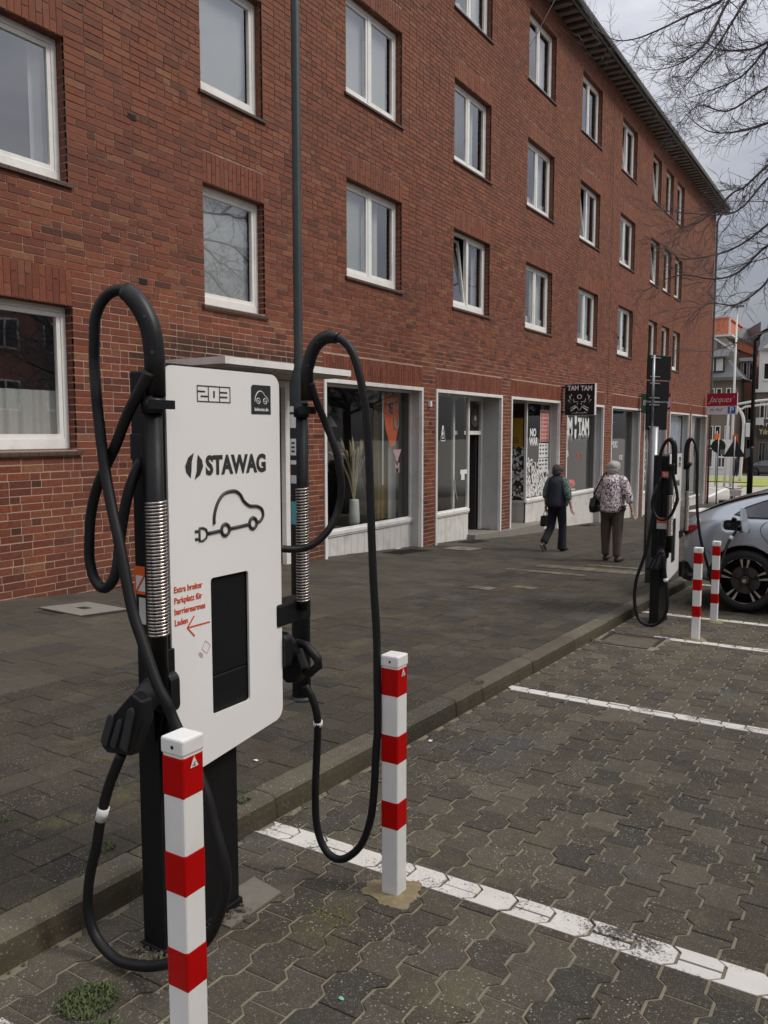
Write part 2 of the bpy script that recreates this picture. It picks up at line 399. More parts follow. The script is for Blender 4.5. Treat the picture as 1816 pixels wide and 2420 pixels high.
# ---- interlocking pavers of the parking bays
PX, PYp = .205, .1445
J = .0052
def wave(u):
    """zigzag of the long joints, period 1"""
    u = u % 1.0; A = .016
    if u < .36: return -A
    if u < .50: return -A+2*A*(u-.36)/.14
    if u < .86: return A
    return A-2*A*(u-.86)/.14
KN = [0, .36, .50, .86, 1.0]
def paver_poly(phase):
    """outline of one paver in local x,y; phase = where the left end sits on the wave"""
    us = sorted(set([0., 1.]+[round((k-phase) % 1.0, 5) for k in KN if 0 < (k-phase) % 1.0 < 1]))
    g = .0021/PX
    xs = [max(g, min(1-g, u)) for u in us]
    lo = [((x-.5)*PX, wave(x+phase)+J) for x in xs]
    hi = [((x-.5)*PX, PYp+wave(x+phase)-J) for x in reversed(xs)]
    return lo+hi
PH = [.15, .65]
PP = [paver_poly(p) for p in PH]
def add_slabpoly(b, poly, T, q, h, tint, dz=0., ch=.0022):
    n = len(poly); cx = sum(p[0] for p in poly)/n; cy = sum(p[1] for p in poly)/n
    top = [T+q@Vector((cx+(p[0]-cx)*(1-ch/.07), cy+(p[1]-cy)*(1-ch/.07), dz)) for p in poly]
    mid = [T+q@Vector((p[0], p[1], dz-ch)) for p in poly]
    bot = [T+q@Vector((p[0], p[1], dz-h)) for p in poly]
    fs = [tuple(range(n))]
    for i in range(n):
        k = (i+1) % n
        fs.append((i, n+i, n+k, k)); fs.append((n+i, 2*n+i, 2*n+k, n+k))
    b.add(top+mid+bot, fs, tint)
drain = (7.37, 7.86, 1.76, 2.24)
base1 = (1.66, 2.42, 1.78, 2.16); base2 = (8.43, 9.05, 1.80, 2.14)
def inside(x, y, r, g=0.): return r[0]-g < x < r[1]+g and r[2]-g < y < r[3]+g
pav = []
rng = random.Random(3)
nrow = int((KY+3.9)/PYp)
for r in range(nrow):
    y0 = KY-.014-(r+1)*PYp; ph = r % 2
    for k in range(int(-1.0/PX), int(19.5/PX)):
        x = (k+.5+PH[ph])*PX
        if x < .15 or (x > 8 and y0 < -3): continue
        if inside(x, y0+.07, drain, .06): continue
        pav.append((math.hypot(x-.3, y0)+.0*x, x, y0, ph, rng.random(), rng.uniform(-.0025, .0025)))
def in_view(x, y, z, m=.02):
    v = Vector((x, y, z)); f = x*math.cos(PSI)+y*math.sin(PSI); rr = x*math.sin(PSI)-y*math.cos(PSI)
    d = f*math.cos(PITCH)-z*math.sin(PITCH); u = z*math.cos(PITCH)+f*math.sin(PITCH)
    if d <= .1: return False
    return abs(rr/d) < .4655+m and abs(u/d) < .6203+m
pav.sort(key=lambda p: (not in_view(p[1], p[2]+.07, zroad(p[1]), -.01), p[0]))
cache = {}
def piece(name, key, polyfn, h, mat, x, y, zfn, tint, dz, parent):
    tb = round(tint*7)/7
    me = cache.get((key, tb))
    if me is None:
        b = MB(); add_slabpoly(b, polyfn, Vector((0,0,0)), Matrix.Identity(3).to_quaternion(), h, tb)
        me = b.mesh(name, mat); cache[(key, tb)] = me
    T, q = frame_at(x, y, zfn)
    o = link(name, me, parent); o.rotation_mode = 'QUATERNION'; o.rotation_quaternion = q; o.location = T+Vector((0,0,dz))
    return o
zr2 = lambda x, y: zroad(x)
for i, (d, x, y0, ph, ti, dz) in enumerate(pav[:300]):
    piece('paver', 'paver%d' % ph, PP[ph], .05, M['paver'], x, y0, zr2, ti, dz, bay)
b = MB()
for d, x, y0, ph, ti, dz in pav[300:]:
    T, q = frame_at(x, y0, zr2); add_slabpoly(b, PP[ph], T, q, .05, ti, dz)
tag(b.build('pavers', M['paver'], bay, fix=False), kind='stuff')

# ---- painted bay lines: the painted tops of the stones they cross
def clip(poly, x0, x1):
    def half(P, a, s):
        out_ = []
        for i in range(len(P)):
            p, q = P[i], P[(i+1) % len(P)]
            ip, iq = s*(p[0]-a) >= 0, s*(q[0]-a) >= 0
            if ip: out_.append(p)
            if ip != iq:
                t_ = (a-p[0])/(q[0]-p[0]); out_.append((a, p[1]+t_*(q[1]-p[1])))
        return out_
    P = half(poly, x0, 1); return half(P, x1, -1) if P else []
def bay_line(x0, x1, ytop, ybot):
    b = MB()
    for d, x, y0, ph, ti, dz in pav:
        if abs(x-(x0+x1)/2) > .22 or y0 > ytop or y0 < ybot: continue
        P = clip([(p[0]*.975+x, p[1]*.99+y0) for p in PP[ph]], x0, x1)
        if len(P) < 3: continue
        dz2 = dz+.0035
        vs = [(p[0], p[1], zroad(p[0])+dz2) for p in P]; n = len(P)
        lowv = [(p[0], p[1], zroad(p[0])+dz-.004) for p in P]
        b.add(vs+lowv, [tuple(range(n))]+[(i, n+i, n+(i+1) % n, (i+1) % n) for i in range(n)], ti)
    o = b.build('parking_line', M['paint']); tag(o, kind='structure')
for q in ((1.20, 1.32, 2.3, -3.9), (2.635, 2.765, 2.25, -3.9), (5.385, 5.495, 2.25, -3.9), (7.86, 7.97, 1.80, -3.9), (9.18, 9.29, 2.2, -3.9), (11.9, 12.0, 2.2, -3.9)):
    bay_line(*q)
# ---- kerb
b = MB(); b_ = strip('kerb', -6, 42.2, KY-.002, KY+.11, lambda x, y: zroad(x)-.03, M['darkjoint'], step=2)
kerb = b_
rng = random.Random(5)
def kerb_stone(x0, x1):
    b = MB(); n = 6; prof = []
    # cross-section in (y, height over the road): battered face, worn rounded front edge
    jit = rng.uniform(-.004, .004)
    prof = [(-.004, -.05), (.004, .055), (.010, .088), (.024, .103), (.045, .108), (.128, .110), (.128, -.05)]
    vs = []
    xs = [x0+.003, x0+.012, (x0+x1)/2, x1-.012, x1-.003]
    for k, x in enumerate(xs):
        e = .006 if k in (0, 4) else 0
        for (y, h) in prof:
            vs.append((x, KY+y+jit+(e if y < .03 else 0), zroad(x)+h-(e*.6 if h > .05 else 0)))
    m_ = len(prof); fs = []
    for k in range(4):
        for i in range(m_-1): fs.append((k*m_+i, (k+1)*m_+i, (k+1)*m_+i+1, k*m_+i+1))
    fs.append(tuple(range(m_))); fs.append(tuple(4*m_+i for i in reversed(range(m_))))
    ti = rng.random(); b.add(vs, fs, ti); nf = len(fs)
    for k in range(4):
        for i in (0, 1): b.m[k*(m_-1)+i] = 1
    return b
# joints read off the photograph near the camera, one-metre stones elsewhere
js = [-1.0, 0, 1.02, 2.06, 2.80, 3.75, 4.62, 5.02, 5.93, 6.93, 7.92]
while js[-1] < 42: js.append(js[-1]+1.0)
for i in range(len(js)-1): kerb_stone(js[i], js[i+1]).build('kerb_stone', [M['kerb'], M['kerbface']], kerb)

# ---- pavement slabs: small dark slabs by the kerb, larger pale ones by the houses
sl = []
rng = random.Random(11)
def blocked(x, y):
    return inside(x, y, (4.79, 5.36, 6.15, 6.72), .0) or math.hypot(x-4.03, y-3.05) < .14
y = KY+.128
rowi = 0
while y < 4.55:
    hgt = .165
    off = rng.uniform(0, .3)
    x = .2+off
    while x < 42:
        L_ = rng.choice([.165, .20, .245, .245])
        if not blocked(x+L_/2, y+hgt/2): sl.append((x, y, L_, hgt, rng.random(), rng.uniform(-.0022, .0022), 0))
        x += L_
    y += hgt; rowi += 1
ysplit = y
while y < FY+.02:
    hgt = min(.30, FY+.3-y)
    x = 1.2+(rowi % 2)*.15
    while x < 42:
        if not blocked(x+.15, y+hgt/2): sl.append((x, y, .30, hgt, rng.random(), rng.uniform(-.002, .002), 1))
        x += .30
    y += hgt; rowi += 1
zp2 = lambda x, y: zpav(x, min(y, FY))
sl.sort(key=lambda s: (not in_view(s[0]+s[2]/2, s[1]+.12, zp2(s[0], s[1]), -.01), math.hypot(s[0], s[1])))
def sp(L_, h_): return [(.0017, .0017), (L_-.0017, .0017), (L_-.0017, h_-.0017), (.0017, h_-.0017)]
for i, (x, y, L_, h_, ti, dz, kd) in enumerate(sl[:300]):
    me_key = ('slab', round(L_, 3), round(h_, 3), kd)
    o = piece('slab', me_key, sp(L_, h_), .04, M['slab_light'] if kd else M['slab'], x, y, zp2, ti, dz, pave)
for kd in (0, 1):
    b = MB()
    for x, y, L_, h_, ti, dz, k2 in sl[300:]:
        if k2 != kd: continue
        T, q = frame_at(x, y, zp2); add_slabpoly(b, sp(L_, h_), T, q, .04, ti, dz)
    tag(b.build('slabs', M['slab_light'] if kd else M['slab'], pave, fix=False), kind='stuff')
M['band'] = stone_mat('band_concrete', (.13,.112,.085), (.18,.16,.125), .3, .5, 130, .36)
# broken pale band that crosses the pavement by the women
b = MB()
for (x0, x1, y0, y1) in ((11.55, 11.95, 2.9, 4.5), (10.9, 11.1, 3.5, 4.7), (12.25, 12.4, 3.1, 3.9), (8.9, 9.15, 4.0, 4.3), (9.3, 9.5, 3.6, 3.9)):
    n = int((y1-y0)/.2)+1
    for k in range(n):
        ya = y0+(y1-y0)*k/n; yb = y0+(y1-y0)*(k+1)/n-.01
        b.quad((x0, ya, zp2(x0, ya)+.0065), (x1, ya, zp2(x1, ya)+.0065), (x1, yb, zp2(x1, yb)+.0065), (x0, yb, zp2(x0, yb)+.0065), rng.random())
tag(b.build('patched_band', M['band']), kind='structure')
# lawn of the junction
lawn = strip('lawn', 69.5, 78, 8.6, 30, lambda x, y: zroad(x), M['grass'], dz=.06, step=2)
b = MB()
P_ = [(63.5, 9.3), (64.5, 7.7), (70.0, 6.6), (76.5, 6.3), (76.5, 8.9), (69.5, 9.4)]
b.add([(x, y, zroad(x)+.075) for x, y in P_]+[(x, y, zroad(x)-.05) for x, y in P_], [tuple(range(6))]+[(i, 6+i, 6+(i+1) % 6, (i+1) % 6) for i in range(6)])
tag(b.build('lawn', M['grass']), kind='structure')
b = MB()
for (xa, ya, xb, yb, wd) in ((48, 8.6, 61, 9.6, .14), (50, 4.5, 66, 6.0, .14), (58, 8.9, 62, 11.5, .14)):
    dx, dy = xb-xa, yb-ya; l_ = math.hypot(dx, dy); nx, ny = -dy/l_*wd, dx/l_*wd
    b.quad((xa-nx, ya-ny, zroad(xa)+.0), (xb-nx, yb-ny, zroad(xb)+.0), (xb+nx, yb+ny, zroad(xb)), (xa+nx, ya+ny, zroad(xa)))
tag(b.build('road_marking', M['white']), kind='structure')
# pale repair slabs towards the corner
b = MB()
for x0, x1, y0, y1 in ((33.2, 36.6, 6.2, 6.75),):
    b.quad((x0, y0, zp2(x0, y0)+.008), (x1, y0, zp2(x1, y0)+.008), (x1, y1, zp2(x1, y1)+.008), (x0, y1, zp2(x0, y1)+.008))
tag(b.build('pale_paving_patch', M['shopframe']), kind='structure')

# ================================================================== the brick building
BX0, BX1, ZT = 2.0, 40.8, 10.02
bld = empty('apartment_building', (21, FY, -2.5))
tag(bld, 'long three-storey red brick apartment building with white windows and shops at street level', 'building')
# (x0,x1,z0,z1, kind)
wins = []
for r_, (za, zb_) in enumerate(((2.44, 3.92), (5.17, 6.67), (7.93, 9.45))):
    for c_, (xa, xb) in enumerate(((10.84, 12.52), (14.48, 16.15), (18.14, 19.86), (21.85, 23.56), (25.6, 27.28), (29.3, 30.5), (31.2, 32.36), (32.98, 34.2))):
        wins.append((xa, xb, za, zb_, r_, c_))
for r_, (za, zb_) in enumerate(((1.60, 3.07), (4.15, 5.63), (6.75, 8.2))): wins.append((7.71, 8.87, za, zb_, r_, 8))
for r_, (za, zb_) in enumerate(((-.17, 1.32), (2.56, 3.985), (5.3, 6.75))): wins.append((4.35, 5.757, za, zb_, r_, 9))
shops = [(10.20, 13.29), (13.79, 16.88), (17.38, 20.58), (21.10, 24.37), (25.17, 28.53), (29.08, 32.40), (32.89, 36.44), (36.85, 40.26)]
STOP = .835
ents = [(7.35, 9.46, -2.2, .74)]
opens = [(a, b_, c_, d) for a, b_, c_, d, _, _ in wins]+[(a, b_, -3.8, STOP) for a, b_ in shops]+ents
heads = [(a-.0, b_+.0, d, d+.37) for a, b_, c_, d in opens[:-1]]
# backing wall with the openings left out
def wall_cells(b, xs, zs, hole, y, flip=False, th=None):
    for i in range(len(xs)-1):
        for j in range(len(zs)-1):
            cx, cz = (xs[i]+xs[i+1])/2, (zs[j]+zs[j+1])/2
            if any(h[0] < cx < h[1] and h[2] < cz < h[3] for h in hole): continue
            b.quad((xs[i], y, zs[j]), (xs[i+1], y, zs[j]), (xs[i+1], y, zs[j+1]), (xs[i], y, zs[j+1]))
xs_ = sorted(set([BX0, BX1]+[o[0] for o in opens]+[o[1] for o in opens]))
zs_ = sorted(set([-4.2, ZT]+[o[2] for o in opens]+[o[3] for o in opens]))
b = MB(); MY = FY+.0060
wall_cells(b, xs_, zs_, opens, MY)
DEP = .26
for (xa, xb, za, zb_) in opens:
    b.quad((xa, MY, za), (xa, FY+DEP, za), (xa, FY+DEP, zb_), (xa, MY, zb_))
    b.quad((xb, MY, za), (xb, MY, zb_), (xb, FY+DEP, zb_), (xb, FY+DEP, za))
    b.quad((xa, MY, zb_), (xa, FY+DEP, zb_), (xb, FY+DEP, zb_), (xb, MY, zb_))
    b.quad((xa, MY, za), (xb, MY, za), (xb, FY+DEP, za), (xa, FY+DEP, za))
b.quad((BX1, MY, -4.2), (BX1, FY+11, -4.2), (BX1, FY+11, ZT), (BX1, MY, ZT))
b.quad((BX0, FY+11, -4.2), (BX0, MY, -4.2), (BX0, MY, ZT), (BX0, FY+11, ZT))
b.quad((BX1, FY+11, -4.2), (BX0, FY+11, -4.2), (BX0, FY+11, ZT), (BX1, FY+11, ZT))
wall = b.build('wall', M['mortar'], bld, fix=False)
# bricks
H = 1/13.; BHt = .0645
bricks = []   # x0,x1,y0,y1,z0,z1,tint
rng = random.Random(21)
def rt():
    t_ = rng.random()
    return t_
def fill(x0, x1, z0, z1):
    """one course between two edges, wild bond"""
    x = x0
    while x < x1-.01:
        L_ = .1175 if rng.random() < .30 else .2475
        if x1-x < L_+.07: L_ = x1-x
        e = min(x+L_, x1)
        pr = rng.uniform(-.0032, .0012)
        j_ = rng.uniform(-.0018, .0018)
        lo_w = .0035*max(0., min(1., (1.9-z0)/.8))
        bricks.append((x+(.0 if x == x0 else .0055), e-(.0 if e >= x1-1e-6 else .0055), FY+pr+lo_w, FY+.03, z0+j_, z1+j_, rt()))
        x = e
row = 0
z = -4.15
while z < ZT-.02:
    zc = z+BHt/2
    cuts = [(o[0], o[1]) for o in opens if o[2]-.03 < zc < o[3]+.02]+[(h[0], h[1]) for h in heads if h[2]-.01 < zc < h[3]]
    cuts.sort(); x = BX0+(row % 2)*.06
    x = BX0; zl = z
    if zc > zf(BX0)-.1 or True:
        for a, b_ in cuts+[(BX1, BX1)]:
            if a > x+.02:
                # skip what lies under the pavement
                xa = x
                if zc > min(zf(xa), zf(a))-.12: fill(xa, a, z, z+BHt)
            x = max(x, b_)
    z += H; row += 1
# soldier courses over the openings: one whole brick and a half brick, swapped from one to the next
for (xa, xb, za, zb_) in heads:
    n = max(1, round((xb-xa)/.077)); wd = (xb-xa)/n
    for k in range(n):
        x = xa+k*wd; hh = .245 if k % 2 else .1175
        if rng.random() < .12: hh = .365
        pr = rng.uniform(-.003, .0006)
        lo_, hi_ = za+.004, min(zb_, ZT-.01)-.004
        m_ = min(lo_+hh, hi_)
        bricks.append((x+.004, x+wd-.004, FY+pr, FY+.03, lo_, m_-.004, rt()*.8+.15))
        if hi_-m_ > .03: bricks.append((x+.004, x+wd-.004, FY+pr, FY+.03, m_+.004, hi_, rt()*.8+.15))
# brick reveals
rv = []
for (xa, xb, za, zb_, _, _) in wins:
    k0 = int((za+4.15)/H); z = -4.15+k0*H
    while z < zb_:
        a, c_ = max(z, za), min(z+BHt, zb_)
        if c_-a > .02:
            rv.append((xa-.03, xa+.004, FY+.031, FY+.118, a, c_, rt()*.6)); rv.append((xb-.004, xb+.03, FY+.031, FY+.118, a, c_, rt()*.6))
        z += H
    n = round((xb-xa)/.077); wd = (xb-xa)/n
    for k in range(n): rv.append((xa+k*wd+.004, xa+(k+1)*wd-.004, FY+.031, FY+.118, zb_-.004, zb_+.03, rt()*.6))
# the corner of the house
z = -4.15; kk = 0
while z < ZT-.02:
    bricks.append((BX1-.0, BX1+.012, FY+.0, FY+(.12 if kk % 2 else .25), z, z+BHt, rt())); z += H; kk += 1
bricks.sort(key=lambda q: (not in_view((q[0]+q[1])/2, FY, (q[4]+q[5])/2, -.015), math.sqrt(q[0]**2+FY**2+q[4]**2)/max(.1, q[1]-q[0])**.25))
bc = {}
for q in bricks[:300]:
    k = (round(q[1]-q[0], 3), round(q[5]-q[4], 3), round(q[6]*9)/9)
    me = bc.get(k)
    if me is None:
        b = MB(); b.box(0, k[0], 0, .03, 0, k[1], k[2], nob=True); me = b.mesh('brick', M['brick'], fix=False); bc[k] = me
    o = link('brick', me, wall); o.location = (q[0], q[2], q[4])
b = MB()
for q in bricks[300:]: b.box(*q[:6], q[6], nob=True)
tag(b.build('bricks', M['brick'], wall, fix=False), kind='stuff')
b = MB()
for q in rv: b.box(*q[:6], q[6])
tag(b.build('reveal_bricks', M['brick'], wall, fix=False), kind='stuff')
# expansion joint and air bricks
b = MB(); b.box(24.72, 24.745, FY-.004, FY+.02, .9, ZT, .5); b.build('expansion_joint', M['wood_dark'], bld)
for (x, z) in ((6.62, 3.48), (6.72, 1.72), (6.76, 1.13)):
    b = MB(); b.box(x-.06, x+.06, FY-.006, FY+.02, z-.033, z+.033, .5)
    for k in range(3): b.box(x-.05, x+.05, FY-.012, FY-.006, z-.024+k*.019, z-.015+k*.019)
    b.build('air_brick', M['grate'], bld)
b = MB(); b.box(13.50, 13.56, FY-.05, FY, .50, .60); b.build('alarm_box', M['frame'], bld)

# ---- windows
def window(xa, xb, za, zb_, r_, c_):
    y = FY+.118; fw = .062
    single = c_ >= 5
    b = MB()
    zb0 = za+.012
    b.box(xa+.004, xb-.004, y, y+.07, zb0, zb0+fw+.045); b.box(xa+.004, xb-.004, y, y+.07, zb_-fw-.004, zb_-.006)
    b.box(xa+.004, xa+fw, y, y+.07, zb0+fw+.045, zb_-fw-.004); b.box(xb-fw, xb-.004, y, y+.07, zb0+fw+.045, zb_-fw-.004)
    leaves = []
    if not single:
        xm = xa+(xb-xa)*.5
        b.box(xm-.035, xm+.035, y, y+.07, zb0+fw+.045, zb_-fw-.004)
        leaves = [(xa+fw, xm-.035), (xm+.035, xb-fw)]
    else: leaves = [(xa+fw, xb-fw)]
    f = b.build('window', M['frame'], bld, bevel=.004)
    # sloping sill of brown tiles
    b = MB(); n = max(2, round((xb-xa+.12)/.11)); wd = (xb-xa+.10)/n
    for k in range(n):
        x = xa-.05+k*wd
        b.add([(x+.002, FY-.035, za-.052), (x+wd-.002, FY-.035, za-.052), (x+wd-.002, FY+.12, za-.012), (x+.002, FY+.12, za-.012),
               (x+.002, FY-.035, za-.018), (x+wd-.002, FY-.035, za-.018), (x+wd-.002, FY+.12, za+.014), (x+.002, FY+.12, za+.014)],
              [(0,1,5,4),(1,2,6,5),(3,0,4,7),(4,5,6,7),(0,3,2,1),(2,3,7,6)], random.random())
    b.build('sill', M['silltile'], f)
    zc0, zc1 = zb0+fw+.045, zb_-fw-.004
    opened = {(0,1): 0, (1,3): 0, (2,4): 0, (2,5): 0, (1,5): 0}
    for i, (la, lb) in enumerate(leaves):
        tilt = (r_, c_) in opened and i == 0
        sw = .048
        b = MB(); y1 = y+.012
        b.box(la+.002, lb-.002, y1, y1+.05, zc0+.002, zc0+sw); b.box(la+.002, lb-.002, y1, y1+.05, zc1-sw, zc1-.002)
        b.box(la+.002, la+sw, y1, y1+.05, zc0+sw, zc1-sw); b.box(lb-sw, lb-.002, y1, y1+.05, zc0+sw, zc1-sw)
        g = MB(); g.box(la+sw-.004, lb-sw+.004, y1+.022, y1+.028, zc0+sw-.004, zc1-sw+.004)
        for bb in (b, g):
            if tilt:
                a = R(7)
                bb.v = [(x, y1+.05+(yy-y1-.05)*math.cos(a)+(zz-zc0)*math.sin(a), zc0+(zz-zc0)*math.cos(a)) for x, yy, zz in bb.v]
        b.build('sash', M['frame'], f)
        g.build('pane', M['glass'], f)
    # the room behind: dark box with curtains
    b = MB(); ya = FY+DEP; x0, x1, z0, z1 = xa, xb, za, zb_
    rm = MB()
    X0, X1, Z0, Z1, Y1 = xa-.25, xb+.25, za-.5, zb_+.2, FY+1.9
    rm.quad((X0,Y1,Z0),(X1,Y1,Z0),(X1,Y1,Z1),(X0,Y1,Z1)); rm.quad((X0,ya,Z0),(X0,Y1,Z0),(X0,Y1,Z1),(X0,ya,Z1)); rm.quad((X1,ya,Z0),(X1,Y1,Z0),(X1,Y1,Z1),(X1,ya,Z1))
    rm.quad((X0,ya,Z0),(X1,ya,Z0),(X1,Y1,Z0),(X0,Y1,Z0)); rm.quad((X0,ya,Z1),(X1,ya,Z1),(X1,Y1,Z1),(X0,Y1,Z1))
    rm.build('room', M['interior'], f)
    def drape(xa_, xb_, z0_, z1_, y_, mat, nm='curtain', amp=.018, fr=34):
        b = MB(); n = max(6, int((xb_-xa_)*60)); vs = []
        for k in range(n+1):
            x = xa_+(xb_-xa_)*k/n; yy = y_+amp*math.sin(x*fr)+amp*.5*math.sin(x*fr*2.3+1)
            vs += [(x, yy, z0_), (x, yy, z1_)]
        b.add(vs, [(2*k, 2*k+2, 2*k+3, 2*k+1) for k in range(n)], .5, 0, True); return b.build(nm, mat, f)
    yc = FY+.30
    hgt = zb_-za
    if c_ == 9 and r_ == 0:
        drape(xa, xb-.06, za+.02, za+.62, yc-.08, M['curtain'], 'lace_curtain')
    elif c_ == 9: drape(xb-.2, xb+.0, za, zb_, yc, M['curtain'])
    elif c_ == 8:
        b = MB(); b.box(xa+.0, xb-.10, yc-.06, yc-.05, za+.05, zb_-.05); b.build('blind', M['blind'], f)
    elif (r_, c_) in ((0, 0), (1, 0)):
        b = MB(); b.box(xa+.0, xa+(xb-xa)*.46, yc-.06, yc-.05, za+.05, zb_-.05); b.build('blind', M['blind'], f)
        if r_ == 1: b = MB(); b.box(xa+(xb-xa)*.5, xb-.16, yc-.06, yc-.05, za+.05, zb_-.05); b.build('blind', M['blind'], f)
        else: drape(xa+(xb-xa)*.5, xb-.35, za, zb_, yc, M['curtain'])
    elif (r_, c_) == (1, 1):
        drape(xa+.02, xa+(xb-xa)*.46, za, zb_, y+.075, M['curtain_dark'], 'dark_curtain', .006)
        drape(xa+(xb-xa)*.52, xb-.3, za, zb_, yc, M['curtain'])
    else:
        rr = random.Random(c_*7+r_)
        if rr.random() < .75: drape(xa-.05, xa+(xb-xa)*rr.uniform(.25, .5), za, zb_, yc, M['curtain'])
        if rr.random() < .8: drape(xb-(xb-xa)*rr.uniform(.12, .45), xb-.12, za, zb_, yc, M['curtain'])
        if rr.random() < .3: drape(xa, xb, za, za+.35, yc-.05, M['curtain'])
    return f
for q in wins: window(*q)

# ---- shop fronts
SY = FY+.205          # plane of the shop glass
def frame_rect(b, xa, xb, z0, z1, y0, y1, t_, bottom=True):
    b.box(xa, xb, y0, y1, z1-t_, z1); b.box(xa, xa+t_, y0, y1, z0, z1-t_); b.box(xb-t_, xb, y0, y1, z0, z1-t_)
    if bottom: b.box(xa+t_, xb-t_, y0, y1, z0, z0+t_)
shop_parts = []
def shop_room(par, xa, xb, z0, z1, y0, y1):
    b = MB()
    b.quad((xa,y1,z0),(xb,y1,z0),(xb,y1,z1),(xa,y1,z1)); b.quad((xa,y0,z0),(xa,y1,z0),(xa,y1,z1),(xa,y0,z1)); b.quad((xb,y0,z0),(xb,y1,z0),(xb,y1,z1),(xb,y0,z1))
    b.quad((xa,y0,z1),(xb,y0,z1),(xb,y1,z1),(xa,y1,z1))
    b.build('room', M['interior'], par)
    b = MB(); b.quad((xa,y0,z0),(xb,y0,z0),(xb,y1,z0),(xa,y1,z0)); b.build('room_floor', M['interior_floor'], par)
def boards(par, xa, xb, ztop, y, x_dir=True, zfun=None, w_=.2):
    n = max(1, round(abs(xb-xa)/w_)); wd = (xb-xa)/n
    for k in range(n):
        x0, x1 = sorted((xa+k*wd, xa+(k+1)*wd)); z0 = min(zf(x0), zf(x1))-.03 if zfun is None else zfun
        b = MB()
        if x_dir: b.box(x0+.003, x1-.003, y, y+.02, z0, ztop, random.random())
        else: b.box(y, y+.02, x0+.003, x1-.003, z0, ztop, random.random())
        b.build('board', M['board'], par, bevel=.002)
def shopfront(i, xa, xb):
    zb = zf(xb)-.1
    b = MB(); tr = .062
    yo = FY-.022
    b.box(xa, xb, yo, FY+.05, STOP-tr, STOP); b.box(xa, xa+tr, yo, FY+.05, min(zf(xa), zf(xb))-.08, STOP-tr); b.box(xb-tr, xb, yo, FY+.05, min(zf(xa), zf(xb))-.08, STOP-tr)
    f = b.build('shopfront', M['shopframe'], bld, bevel=.004)
    # painted reveals of the deep opening
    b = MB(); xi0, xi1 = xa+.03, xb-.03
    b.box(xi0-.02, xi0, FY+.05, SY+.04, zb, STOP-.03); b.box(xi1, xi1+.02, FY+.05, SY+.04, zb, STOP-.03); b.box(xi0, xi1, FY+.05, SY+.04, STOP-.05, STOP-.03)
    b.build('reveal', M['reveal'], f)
    return f
sill_z = [-1.565, -1.575, -1.62, -1.655, -2.08, -2.10, -2.75, -2.80]
def glazed(f, xa, xb, zs, ztop, tr=.045, pane=True):
    b = MB(); frame_rect(b, xa, xb, zs, ztop, SY, SY+.05, tr)
    b.box(xa, xb, SY-.035, SY, zs-.045, zs+.012); b.box(xa, xb, SY-.02, SY, zs-.075, zs-.045)
    b.build('glazing_frame', M['shopframe'], f, bevel=.003)
    g = MB(); g.box(xa+tr, xb-tr, SY+.022, SY+.030, zs+tr, ztop-tr); return g.build('pane', M['shopglass'], f)
GT = STOP-.055
fronts = []
